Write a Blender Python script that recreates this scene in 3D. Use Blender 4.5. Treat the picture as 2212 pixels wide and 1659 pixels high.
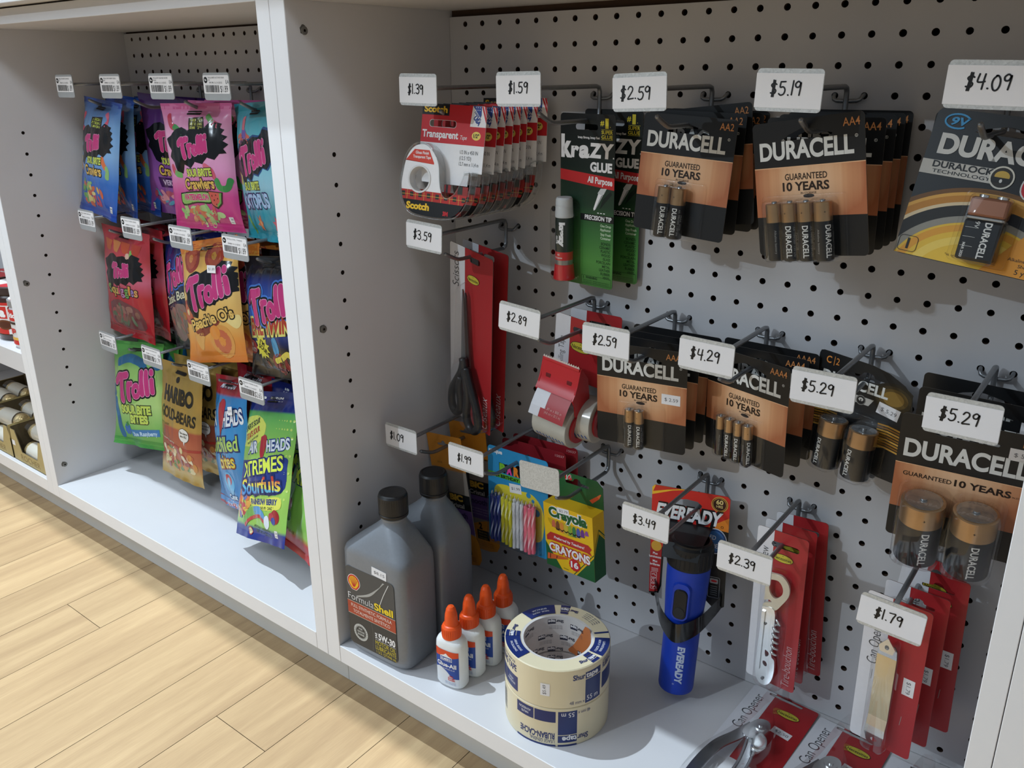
import bpy, bmesh, math, random
from math import sin, cos, pi, radians as rad
from mathutils import Vector, Matrix, noise
from mathutils.geometry import tessellate_polygon
random.seed(7)
for o in list(bpy.data.objects):
    bpy.data.objects.remove(o)
scn = bpy.context.scene
COL = scn.collection
ZO = 0.8365            # floor is z = 0; measured heights below are relative to the first peg hole
S = 0.0254

# ------------------------------------------------------------------ camera
def cam_rot(a, b, g):
    return Matrix.Rotation(a, 3, 'Z') @ Matrix.Rotation(b, 3, 'X') @ Matrix.Rotation(g, 3, 'Y')
_R = cam_rot(0.660458932, -0.329167108, 0.0103678091)
cd = bpy.data.cameras.new('camera')
cam = bpy.data.objects.new('camera', cd)
COL.objects.link(cam)
right, fwd, up = _R.col[0], _R.col[1], _R.col[2]
cam.matrix_world = Matrix(((right[0], up[0], -fwd[0], 0.683710877), (right[1], up[1], -fwd[1], -0.812941284),
                           (right[2], up[2], -fwd[2], -0.0786492834 + ZO), (0, 0, 0, 1)))
cd.sensor_width = 36
cd.lens = 1828.99613 / 2212 * 36
cd.shift_x = 17.0725733 / 2212
cd.shift_y = -49.0762050 / 2212
cd.clip_start = 0.02
scn.camera = cam

# ------------------------------------------------------------------ light
scn.view_settings.view_transform = 'Standard'
scn.view_settings.look = 'None'
scn.view_settings.gamma = 1.0
scn.view_settings.exposure = 0.0
wd = bpy.data.worlds.new('world')
scn.world = wd
wd.use_nodes = True
wd.node_tree.nodes['Background'].inputs[0].default_value = (0.74, 0.87, 1.0, 1)
wd.node_tree.nodes['Background'].inputs[1].default_value = 0.31

def spot(name, loc, target, power, color, angle, radius, blend=0.4):
    l = bpy.data.lights.new(name, 'SPOT')
    l.energy = power; l.color = color; l.spot_size = rad(angle); l.spot_blend = blend; l.shadow_soft_size = radius
    o = bpy.data.objects.new(name, l); COL.objects.link(o)
    o.location = loc
    o.rotation_euler = (Vector(target) - Vector(loc)).to_track_quat('-Z', 'Y').to_euler()
    return o
def area(name, loc, target, power, color, sx, sy):
    l = bpy.data.lights.new(name, 'AREA')
    l.energy = power; l.color = color; l.shape = 'RECTANGLE'; l.size = sx; l.size_y = sy
    o = bpy.data.objects.new(name, l); COL.objects.link(o)
    o.location = loc
    o.rotation_euler = (Vector(target) - Vector(loc)).to_track_quat('-Z', 'Y').to_euler()
    return o
COOL = (0.74, 0.88, 1.0)
WARM = (0.90, 0.95, 1.0)
# ceiling spots of the shop: a far one aimed at the wall unit, one over the sweets, a row above the counter
spot('ceiling_spot_far', (-1.45, -4.05, ZO + 1.75), (0.0, 0, ZO - 0.45), 195, COOL, 25, 0.022, 1.0)
spot('ceiling_spot_sweets', (-0.81, -0.53, ZO + 1.48), (-0.2, -0.25, ZO - 0.75), 190, COOL, 100, 0.012)
for i, x in enumerate((-1.6, -0.6, 0.4, 1.4)):
    spot('ceiling_spot_counter', (x, -0.288, ZO + 1.75), (x, -0.6, 0), 66, WARM, 110, 0.02)
area('added_fill_area', (-1.6, -2.4, ZO + 1.9), (0.0, -0.2, 0.3), 44, (0.78, 0.89, 1.0), 2.2, 1.6)  # added fill from the left front, not a known fixture of the shop
spot('added_fill_spot', (1.15, -1.75, ZO + 1.65), (-0.78, -0.08, ZO - 0.42), 110, (0.82, 0.91, 1.0), 27, 0.22, 0.9)  # added fill that brightens the left bay's side wall, no known lamp

# ------------------------------------------------------------------ materials
def lin(h):
    if isinstance(h, str):
        h = h.lstrip('#')
        c = [int(h[i:i + 2], 16) / 255 for i in (0, 2, 4)]
    else:
        c = h
    return tuple(x / 12.92 if x <= 0.04045 else ((x + 0.055) / 1.055) ** 2.4 for x in c) + (1,)
MATS = {}
def base_mat(name):
    m = bpy.data.materials.new(name); m.use_nodes = True
    nt = m.node_tree
    return m, nt, nt.nodes['Principled BSDF']
def mat(name, hexc, rough=0.5, metal=0.0, spec=0.5, var=0.03, scale=60, bump=0.0, coat=0.0):
    """plain surface with a faint procedural mottle"""
    if name in MATS: return MATS[name]
    m, nt, p = base_mat(name)
    c = lin(hexc)
    n = nt.nodes.new('ShaderNodeTexNoise'); n.inputs['Scale'].default_value = scale; n.inputs['Detail'].default_value = 3
    tc = nt.nodes.new('ShaderNodeTexCoord'); nt.links.new(tc.outputs['Object'], n.inputs['Vector'])
    r = nt.nodes.new('ShaderNodeValToRGB')
    r.color_ramp.elements[0].position = 0.3; r.color_ramp.elements[1].position = 0.7
    r.color_ramp.elements[0].color = tuple(max(0, x * (1 - var)) for x in c[:3]) + (1,)
    r.color_ramp.elements[1].color = tuple(min(1, x * (1 + var)) for x in c[:3]) + (1,)
    nt.links.new(n.outputs['Fac'], r.inputs[0]); nt.links.new(r.outputs[0], p.inputs['Base Color'])
    p.inputs['Roughness'].default_value = rough; p.inputs['Metallic'].default_value = metal
    p.inputs['Specular IOR Level'].default_value = spec
    p.inputs['Coat Weight'].default_value = coat
    if bump:
        b = nt.nodes.new('ShaderNodeBump'); b.inputs['Strength'].default_value = bump; b.inputs['Distance'].default_value = 0.001
        nt.links.new(n.outputs['Fac'], b.inputs['Height']); nt.links.new(b.outputs[0], p.inputs['Normal'])
    MATS[name] = m
    return m
def ink(hexc, rough=0.45, spec=0.4):
    return mat('ink_%s_%d' % (hexc.lstrip('#'), int(rough * 100)), hexc, rough, 0, spec, 0.015, 200)
def mute(hexc, k=0.84, g=0.93):
    c = [int(hexc.lstrip('#')[i:i + 2], 16) for i in (0, 2, 4)]
    l = 0.3 * c[0] + 0.59 * c[1] + 0.11 * c[2]
    return '#%02x%02x%02x' % tuple(int(max(0, min(255, (l + (x - l) * k) * g))) for x in c)
def film(hexc):
    hexc = mute(hexc)
    return mat('film_' + hexc.lstrip('#'), hexc, 0.18, 0, 0.5, 0.02, 90)
def clear(name, tint=(1, 1, 1), gloss=0.12, rough=0.06, haze=0.0):
    if name in MATS: return MATS[name]
    m, nt, p = base_mat(name)
    nt.nodes.remove(p)
    out = nt.nodes['Material Output']
    t = nt.nodes.new('ShaderNodeBsdfTransparent'); t.inputs[0].default_value = tint + (1,)
    g = nt.nodes.new('ShaderNodeBsdfGlossy'); g.inputs['Roughness'].default_value = rough
    lw = nt.nodes.new('ShaderNodeLayerWeight'); lw.inputs[0].default_value = 0.35
    ma = nt.nodes.new('ShaderNodeMath'); ma.operation = 'MULTIPLY_ADD'; ma.inputs[1].default_value = 0.65; ma.inputs[2].default_value = gloss * 0.35
    nt.links.new(lw.outputs['Facing'], ma.inputs[0])
    mx = nt.nodes.new('ShaderNodeMixShader')
    pw = nt.nodes.new('ShaderNodeMath'); pw.operation = 'POWER'; pw.inputs[1].default_value = 1.6
    nt.links.new(ma.outputs[0], pw.inputs[0])
    nt.links.new(pw.outputs[0], mx.inputs[0]); nt.links.new(t.outputs[0], mx.inputs[1]); nt.links.new(g.outputs[0], mx.inputs[2])
    last = mx
    if haze:
        d = nt.nodes.new('ShaderNodeBsdfDiffuse'); d.inputs[0].default_value = (0.8, 0.8, 0.8, 1)
        m2 = nt.nodes.new('ShaderNodeMixShader'); m2.inputs[0].default_value = haze
        nt.links.new(mx.outputs[0], m2.inputs[1]); nt.links.new(d.outputs[0], m2.inputs[2]); last = m2
    nt.links.new(last.outputs[0], out.inputs[0])
    MATS[name] = m
    return m

WHITE = mat('white_laminate', '#d0cecf', 0.42, 0, 0.4, 0.012, 14)
EDGE = mat('white_edge_band', '#e6e5e6', 0.40, 0, 0.4, 0.012, 20)
PEG = mat('white_pegboard', '#c0bfc1', 0.5, 0, 0.35, 0.02, 10)
GREYKICK = mat('grey_kick_laminate', '#c9c8c4', 0.5, 0, 0.35, 0.02, 20)
DARK = mat('dark_void', '#17110d', 0.9, 0, 0.1)
BROWN = mat('raw_hardboard', '#4a3a30', 0.85, 0, 0.1)
WIRE = mat('zinc_wire', '#8a8c8f', 0.36, 0.75, 0.5, 0.06, 300)
CHROME = mat('polished_steel', '#d6d8d9', 0.2, 0.9, 0.5, 0.03, 80)
BRASSY = mat('plated_steel', '#d2c19c', 0.28, 0.85, 0.5, 0.04, 60)
PAPER = mat('white_paper', '#e9e7e8', 0.75, 0, 0.2, 0.01, 40)
INKK = ink('#141416')
CARDK = mat('black_card', '#131416', 0.4, 0, 0.4, 0.05, 60)
CLEAR = clear('clear_blister')
CLEARH = clear('clear_hard_plastic', (0.97, 0.98, 0.98), 0.3, 0.05, 0.03)

def galvanised():
    m, nt, p = base_mat('galvanised_plate')
    tc = nt.nodes.new('ShaderNodeTexCoord')
    v = nt.nodes.new('ShaderNodeTexVoronoi'); v.inputs['Scale'].default_value = 800
    nt.links.new(tc.outputs['Object'], v.inputs['Vector'])
    r = nt.nodes.new('ShaderNodeValToRGB')
    r.color_ramp.elements[0].color = lin('#b4b6b5'); r.color_ramp.elements[1].color = lin('#d2d4d3')
    nt.links.new(v.outputs['Color'], r.inputs[0]); nt.links.new(r.outputs[0], p.inputs['Base Color'])
    p.inputs['Metallic'].default_value = 0.35; p.inputs['Roughness'].default_value = 0.5
    MATS['galvanised_plate'] = m
    return m
GALV = galvanised()
LABELGREY = mat('grey_painted_plate', '#a3a6a8', 0.5, 0.1, 0.4)

def copper_print():
    """printed copper band: a lighter centre and faint vertical streaks belong to the print"""
    m, nt, p = base_mat('copper_print')
    tc = nt.nodes.new('ShaderNodeTexCoord')
    sx = nt.nodes.new('ShaderNodeSeparateXYZ'); nt.links.new(tc.outputs['Object'], sx.inputs[0])
    def math_(op, a, b=None, c=None):
        n = nt.nodes.new('ShaderNodeMath'); n.operation = op
        for i, x in enumerate((a, b, c)):
            if x is None: continue
            if isinstance(x, (int, float)): n.inputs[i].default_value = x
            else: nt.links.new(x, n.inputs[i])
        return n.outputs[0]
    X = math_('MULTIPLY', sx.outputs[0], 1 / 0.050)
    Z = math_('MULTIPLY', math_('ADD', sx.outputs[2], 0.036), 1 / 0.040)
    r2 = math_('ADD', math_('MULTIPLY', X, X), math_('MULTIPLY', Z, Z))
    st = nt.nodes.new('ShaderNodeTexNoise'); st.noise_dimensions = '1D'; st.inputs['Scale'].default_value = 9; st.inputs['Detail'].default_value = 2
    nt.links.new(math_('MULTIPLY', sx.outputs[0], 14), st.inputs['W'])
    f = math_('ADD', r2, math_('MULTIPLY', math_('SUBTRACT', st.outputs['Fac'], 0.5), 0.5))
    r = nt.nodes.new('ShaderNodeValToRGB')
    r.color_ramp.elements[0].position = 0.0; r.color_ramp.elements[0].color = lin('#e2b78f')
    r.color_ramp.elements[1].position = 1.0; r.color_ramp.elements[1].color = lin('#a8633f')
    e = r.color_ramp.elements.new(0.45); e.color = lin('#cc9368')
    nt.links.new(f, r.inputs[0]); nt.links.new(r.outputs[0], p.inputs['Base Color'])
    p.inputs['Roughness'].default_value = 0.4
    return m
COPPER = copper_print()
BATCOP = mat('battery_copper', '#b08f6a', 0.28, 0.8, 0.5, 0.05, 100)
BATBLK = mat('battery_black', '#1d1e20', 0.28, 0.1, 0.5, 0.04, 100)
BATEND = mat('battery_end', '#a9aaab', 0.25, 0.9, 0.5)

# ------------------------------------------------------------------ objects
def link(o, parent=None):
    COL.objects.link(o)
    if parent: o.parent = parent
    return o
def tag(o, label, cat, group=None, kind=None):
    o['label'] = label; o['category'] = cat
    if group: o['group'] = group
    if kind: o['kind'] = kind
    return o
def thing(name, loc, label, cat, group=None, rot=(0, 0, 0)):
    o = bpy.data.objects.new(name, None); link(o)
    o.empty_display_size = 0.02
    o.location = (loc[0], loc[1], loc[2] + ZO)
    # yaw about z, tilt about x, roll about y, in degrees
    o.rotation_mode = 'QUATERNION'
    o.rotation_quaternion = (Matrix.Rotation(rad(rot[0]), 3, 'Z') @ Matrix.Rotation(rad(rot[1]), 3, 'X') @ Matrix.Rotation(rad(rot[2]), 3, 'Y')).to_quaternion()
    return tag(o, label, cat, group)
def dup(root, loc, rot, label, group=None, drop=()):
    r = root.copy(); COL.objects.link(r)
    r.location = (loc[0], loc[1], loc[2] + ZO)
    r.rotation_quaternion = (Matrix.Rotation(rad(rot[0]), 3, 'Z') @ Matrix.Rotation(rad(rot[1]), 3, 'X') @ Matrix.Rotation(rad(rot[2]), 3, 'Y')).to_quaternion()
    r['label'] = label
    if group: r['group'] = group
    for ch in list(root.children):
        if ch.name.split('.')[0] in drop: continue
        c = ch.copy(); COL.objects.link(c); c.parent = r
        for g in list(ch.children):
            d = g.copy(); COL.objects.link(d); d.parent = c
    return r

class MB:
    """collects polygons with a material each and links them as one mesh"""
    def __init__(s):
        s.v = []; s.f = []; s.mi = []; s.sm = []; s.mats = []
    def slot(s, m):
        if m not in s.mats: s.mats.append(m)
        return s.mats.index(m)
    def add(s, verts, faces, m, smooth=False, M=None):
        b = len(s.v); k = s.slot(m)
        if M is not None: verts = [M @ Vector(v) for v in verts]
        s.v += [tuple(v) for v in verts]
        for f in faces:
            s.f.append(tuple(b + i for i in f)); s.mi.append(k); s.sm.append(smooth)
    def build(s, name, parent=None, loc=None):
        me = bpy.data.meshes.new(name)
        me.from_pydata(s.v, [], s.f)
        for m in s.mats: me.materials.append(m)
        me.polygons.foreach_set('material_index', s.mi)
        me.polygons.foreach_set('use_smooth', s.sm)
        me.update()
        o = bpy.data.objects.new(name, me); link(o, parent)
        if loc: o.location = loc
        return o
    # --- solids (metres)
    def box(s, a, b, m, M=None):
        x0, y0, z0 = a; x1, y1, z1 = b
        v = [(x0, y0, z0), (x1, y0, z0), (x1, y1, z0), (x0, y1, z0), (x0, y0, z1), (x1, y0, z1), (x1, y1, z1), (x0, y1, z1)]
        s.add(v, [(0, 3, 2, 1), (4, 5, 6, 7), (0, 1, 5, 4), (1, 2, 6, 5), (2, 3, 7, 6), (3, 0, 4, 7)], m, False, M)
    def bbox(s, a, b, m, r=0.0012, M=None, seg=2):
        """box with bevelled edges"""
        bm = bmesh.new()
        bmesh.ops.create_cube(bm, size=1)
        c = [(a[i] + b[i]) / 2 for i in range(3)]; d = [b[i] - a[i] for i in range(3)]
        for v in bm.verts: v.co = Vector([c[i] + v.co[i] * d[i] for i in range(3)])
        bmesh.ops.bevel(bm, geom=bm.edges[:], offset=r, segments=seg, affect='EDGES', profile=0.5)
        bm.verts.index_update()
        s.add([v.co.copy() for v in bm.verts], [tuple(v.index for v in f.verts) for f in bm.faces], m, False, M)
        bm.free()
    def lathe(s, prof, m, n=24, M=None, smooth=True, sx=1, sy=1, a0=0.0, a1=2 * pi):
        """profile [(r,z)] turned about z; m may be one material or one per segment"""
        full = abs(a1 - a0 - 2 * pi) < 1e-6
        k = n if full else n + 1
        v = []
        for r, z in prof:
            for i in range(k):
                a = a0 + (a1 - a0) * i / n
                v.append((r * cos(a) * sx, r * sin(a) * sy, z))
        for j in range(len(prof) - 1):
            fs = []
            for i in range(n):
                i2 = (i + 1) % k
                fs.append((j * k + i, j * k + i2, (j + 1) * k + i2, (j + 1) * k + i))
            mm = m[j] if isinstance(m, (list, tuple)) else m
            vv = v[j * k:(j + 2) * k]
            s.add(vv, [tuple(q - j * k for q in f) for f in fs], mm, smooth, M)
    def tube(s, pts, r, m, n=8, M=None, caps=True, closed=False):
        pts = [Vector(p) for p in pts]
        N = len(pts); v = []; up = None
        for i, p in enumerate(pts):
            if closed: t = pts[(i + 1) % N] - pts[i - 1]
            else: t = pts[min(i + 1, N - 1)] - pts[max(i - 1, 0)]
            t.normalize()
            if up is None:
                up = Vector((0, 0, 1)) if abs(t.z) < 0.9 else Vector((1, 0, 0))
            a = up - t * up.dot(t); a.normalize(); b = t.cross(a); up = a
            rr = r[i] if isinstance(r, (list, tuple)) else r
            for k in range(n):
                w = 2 * pi * k / n
                v.append(p + a * cos(w) * rr + b * sin(w) * rr)
        f = []
        for i in range(N if closed else N - 1):
            j = (i + 1) % N
            for k in range(n):
                f.append((i * n + k, i * n + (k + 1) % n, j * n + (k + 1) % n, j * n + k))
        if caps and not closed:
            f.append(tuple(range(n - 1, -1, -1))); f.append(tuple((N - 1) * n + k for k in range(n)))
        s.add(v, f, m, True, M)
    def prism(s, polys, y0, y1, m, mside=None, M=None):
        """2-D outlines (mm, u/v) with holes extruded along y (metres)"""
        for outer, holes in polys:
            V, T = tess(outer, holes)
            fr = [(x / 1000, y0, z / 1000) for x, z in V]; bk = [(x / 1000, y1, z / 1000) for x, z in V]
            s.add(fr, [orient(t, V, True) for t in T], m, False, M)
            s.add(bk, [orient(t, V, False) for t in T], mside or m, False, M)
            for ring in [outer] + holes:
                n = len(ring)
                vv = [(x / 1000, y0, z / 1000) for x, z in ring] + [(x / 1000, y1, z / 1000) for x, z in ring]
                s.add(vv, [(i, (i + 1) % n, n + (i + 1) % n, n + i) for i in range(n)], mside or m, False, M)
    # --- printed shapes: 2-D triangles laid on a surface by mp(u, v, height)
    def dec(s, tris2d, mp, m, L=1, step=None, lay=0.00010):
        V, T = tris2d
        if step: V, T = subdivide(V, T, step)
        s.add([mp(u, v, L * lay) for u, v in V], T, m, bool(step))

def orient(t, V, front):
    a, b, c = (V[i] for i in t)
    ccw = (b[0] - a[0]) * (c[1] - a[1]) - (b[1] - a[1]) * (c[0] - a[0]) > 0
    return tuple(t) if ccw == front else tuple(reversed(t))
def tess(outer, holes=()):
    rings = [[Vector((x, y, 0)) for x, y in outer]] + [[Vector((x, y, 0)) for x, y in h] for h in holes]
    T = tessellate_polygon(rings)
    V = [tuple(p) for r in [outer] + list(holes) for p in r]
    return V, [tuple(t) for t in T]
def shape(outer, *holes):
    V, T = tess(outer, holes)
    return V, [orient(t, V, True) for t in T]
def merge(*sh):
    V = []; T = []
    for v, t in sh:
        b = len(V); V += v; T += [tuple(i + b for i in q) for q in t]
    return V, T
def clipline(poly, ax, c, keep_less):
    out = []
    n = len(poly)
    for i in range(n):
        p, q = poly[i], poly[(i + 1) % n]
        dp, dq = p[ax] - c, q[ax] - c
        if not keep_less: dp, dq = -dp, -dq
        if dp <= 0: out.append(p)
        if (dp < 0 < dq) or (dq < 0 < dp):
            t = dp / (dp - dq)
            out.append((p[0] + (q[0] - p[0]) * t, p[1] + (q[1] - p[1]) * t))
    return out
def subdivide(V, T, step):
    nv = []; nt = []; idx = {}
    def vid(p):
        k = (round(p[0], 3), round(p[1], 3))
        if k not in idx: idx[k] = len(nv); nv.append(p)
        return idx[k]
    sx, sy = step if isinstance(step, (tuple, list)) else (step, step)
    for t in T:
        polys = [[V[i] for i in t]]
        for ax, st in ((0, sx), (1, sy)):
            if not st: continue
            res = []
            for P in polys:
                lo = min(p[ax] for p in P); hi = max(p[ax] for p in P)
                k = math.floor(lo / st) + 1
                cur = P
                while k * st < hi - 1e-6 and len(cur) >= 3:
                    a = clipline(cur, ax, k * st, True)
                    if len(a) >= 3: res.append(a)
                    cur = clipline(cur, ax, k * st, False)
                    k += 1
                if len(cur) >= 3: res.append(cur)
            polys = res
        for P in polys:
            ids = []
            for p in P:
                i = vid(p)
                if i not in ids: ids.append(i)
            if len(ids) >= 3: nt.append(tuple(ids))
    return nv, nt
def clip_rect(sh, x0, y0, x1, y1):
    V, T = sh; nv = []; nt = []
    for t in T:
        P = [V[i] for i in t]
        for ax, c, less in ((0, x0, False), (0, x1, True), (1, y0, False), (1, y1, True)):
            if len(P) >= 3: P = clipline(P, ax, c, less)
        if len(P) >= 3:
            b = len(nv); nv += P; nt.append(tuple(range(b, b + len(P))))
    return nv, nt
def rect(x0, y0, x1, y1): return [(x0, y0), (x1, y0), (x1, y1), (x0, y1)]
def rrect(x0, y0, x1, y1, r, n=5):
    p = []
    for cx, cy, a in ((x1 - r, y0 + r, -90), (x1 - r, y1 - r, 0), (x0 + r, y1 - r, 90), (x0 + r, y0 + r, 180)):
        for i in range(n + 1):
            w = rad(a + 90 * i / n); p.append((cx + r * cos(w), cy + r * sin(w)))
    return p
def ell(cx, cy, rx, ry=None, n=28, rot=0, a0=0, a1=360):
    ry = rx if ry is None else ry; p = []
    full = abs(a1 - a0) >= 360
    for i in range(n if full else n + 1):
        w = rad(a0 + (a1 - a0) * i / n)
        x, y = rx * cos(w), ry * sin(w); c, s_ = cos(rad(rot)), sin(rad(rot))
        p.append((cx + x * c - y * s_, cy + x * s_ + y * c))
    return p
def ring(cx, cy, r0, r1, n=32):
    return shape(ell(cx, cy, r1, n=n), ell(cx, cy, r0, n=n))
def star(cx, cy, r0, r1, n, rot=0, sx=1, sy=1, jit=0):
    p = []
    for i in range(2 * n):
        w = rad(rot) + pi * i / n; r = r1 if i % 2 == 0 else r0
        r *= 1 + jit * (random.random() - 0.5)
        p.append((cx + r * cos(w) * sx, cy + r * sin(w) * sy))
    return p
def bez(pts, n=12):
    """smooth curve through points (Catmull-Rom)"""
    out = []
    P = [pts[0]] + list(pts) + [pts[-1]]
    for i in range(1, len(P) - 2):
        p0, p1, p2, p3 = P[i - 1], P[i], P[i + 1], P[i + 2]
        for k in range(n):
            t = k / n
            out.append(tuple(0.5 * (2 * p1[j] + (p2[j] - p0[j]) * t + (2 * p0[j] - 5 * p1[j] + 4 * p2[j] - p3[j]) * t * t + (3 * p1[j] - p0[j] - 3 * p2[j] + p3[j]) * t ** 3) for j in range(len(p1))))
    out.append(tuple(pts[-1]))
    return out
def stroke(pts, w, n=8):
    """a line of even width with round ends"""
    L = []; R = []
    N = len(pts)
    for i in range(N):
        a = pts[max(0, i - 1)]; b = pts[min(N - 1, i + 1)]
        dx, dy = b[0] - a[0], b[1] - a[1]; d = math.hypot(dx, dy) or 1
        ww = (w[i] if isinstance(w, (list, tuple)) else w) / 2
        nx, ny = -dy / d * ww, dx / d * ww
        L.append((pts[i][0] + nx, pts[i][1] + ny)); R.append((pts[i][0] - nx, pts[i][1] - ny))
    V = L + R
    T = [(i + N, i + 1 + N, i + 1, i) for i in range(N - 1)]
    res = (V, T)
    w0 = (w[0] if isinstance(w, (list, tuple)) else w) / 2; w1 = (w[-1] if isinstance(w, (list, tuple)) else w) / 2
    def cap(c, q, r):
        a = math.degrees(math.atan2(c[1] - q[1], c[0] - q[0]))
        return ([(c[0] + r * cos(rad(a - 90 + 180 * i / n)), c[1] + r * sin(rad(a - 90 + 180 * i / n))) for i in range(n + 1)], [tuple(range(n + 1))])
    return merge(res, cap(pts[0], pts[1], w0), cap(pts[-1], pts[-2], w1))
_txt = {}
def glyphs(body, bold=0.0, res=3):
    # coarser curves would show on the large words
    k = (body, bold, res)
    if k in _txt: return _txt[k]
    cu = bpy.data.curves.new('lettering', 'FONT'); cu.body = body; cu.resolution_u = res; cu.offset = bold
    ob = bpy.data.objects.new('lettering', cu)
    me = ob.to_mesh()
    V = [(v.co.x, v.co.y) for v in me.vertices]; T = [tuple(p.vertices) for p in me.polygons]
    ob.to_mesh_clear(); bpy.data.objects.remove(ob); bpy.data.curves.remove(cu)
    _txt[k] = (V, T)
    return V, T
CAPH = max(v[1] for v in glyphs('H')[0])
def text(body, u, v, h, w=None, al='c', bold=0.0, rot=0, sh=0.0, sx=0.85, res=3, arc=None, grow=0.0):
    """lettering as triangles: cap height h mm, fitted to width w when given"""
    if h > 7: res = max(res, 6)
    V, T = glyphs(body, bold + grow, res)
    V0 = glyphs(body, bold, res)[0] if grow else V
    if not V: return [], []
    x0 = min(p[0] for p in V0); x1 = max(p[0] for p in V0)
    k = h / CAPH
    kx = (w / (x1 - x0)) if w else k * sx
    W = (x1 - x0) * kx
    off = {'c': -W / 2, 'l': 0, 'r': -W}[al]
    P = []
    c, s_ = cos(rad(rot)), sin(rad(rot))
    for x, y in V:
        X = (x - x0) * kx + off; Y = y * k
        X += sh * Y
        if arc:
            a = X / arc; X, Y = (arc + Y) * sin(a), (arc + Y) * cos(a) - arc
        P.append((u + X * c - Y * s_, v + X * s_ + Y * c))
    return P, [orient(t, P, True) if len(t) == 3 else t for t in T]

# --- pen strokes for the hand written prices (unit height 1)
PEN = {
 '0': (.62, [[(.30, .98), (.10, .75), (.05, .4), (.18, .05), (.38, .03), (.52, .3), (.52, .7), (.38, .95), (.25, .97)]]),
 '1': (.22, [[(.12, 1.0), (.10, .5), (.08, 0)]]),
 '2': (.60, [[(.06, .78), (.2, .98), (.42, .95), (.48, .72), (.3, .4), (.05, .04), (.3, .05), (.56, .08)]]),
 '3': (.58, [[(.06, .9), (.3, 1.0), (.48, .85), (.4, .62), (.2, .54), (.44, .45), (.5, .2), (.3, .0), (.05, .1)]]),
 '4': (.62, [[(.12, .98), (.06, .5), (.3, .45), (.52, .5)], [(.48, .98), (.44, .5), (.42, 0)]]),
 '5': (.60, [[(.52, .98), (.16, .96)], [(.16, .96), (.12, .58), (.36, .6), (.5, .4), (.42, .1), (.2, .0), (.04, .1)]]),
 '7': (.56, [[(.04, .92), (.3, .95), (.52, .96), (.36, .5), (.24, 0)]]),
 '8': (.56, [[(.44, .85), (.26, .98), (.1, .8), (.26, .55), (.44, .3), (.3, .02), (.1, .2), (.22, .48), (.44, .8)]]),
 '9': (.56, [[(.46, .85), (.28, .98), (.08, .8), (.14, .58), (.36, .6), (.48, .9), (.46, .5), (.40, 0)]]),
 '.': (.26, [[(.10, .06), (.13, .05)]]),
 '$': (.62, [[(.5, .78), (.3, .88), (.1, .72), (.26, .52), (.46, .34), (.34, .12), (.06, .16)], [(.26, 1.08), (.22, .5), (.16, -.1)], [(.38, 1.06), (.34, .5), (.28, -.1)]]),
}
def penned(s, u, v, h, pen=1.0, seed=0):
    rnd = random.Random(seed)
    x = 0; parts = []
    for ch in s:
        adv, lines = PEN[ch]
        dy = rnd.uniform(-.05, .05); sl = rnd.uniform(-.03, .06)
        for ln in lines:
            pts = [((x + p[0] + sl * p[1]) * h, (p[1] + dy) * h) for p in ln]
            parts.append(stroke(bez(pts, 5), pen))
        x += adv + 0.04
    W = x * h
    return [([(a + u - W / 2, b + v) for a, b in V], T) for V, T in parts]

def flat(y):
    return lambda u, v, h: (u / 1000, y - h, v / 1000)
def P(x, y, z): return (x, y, z + ZO)

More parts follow.
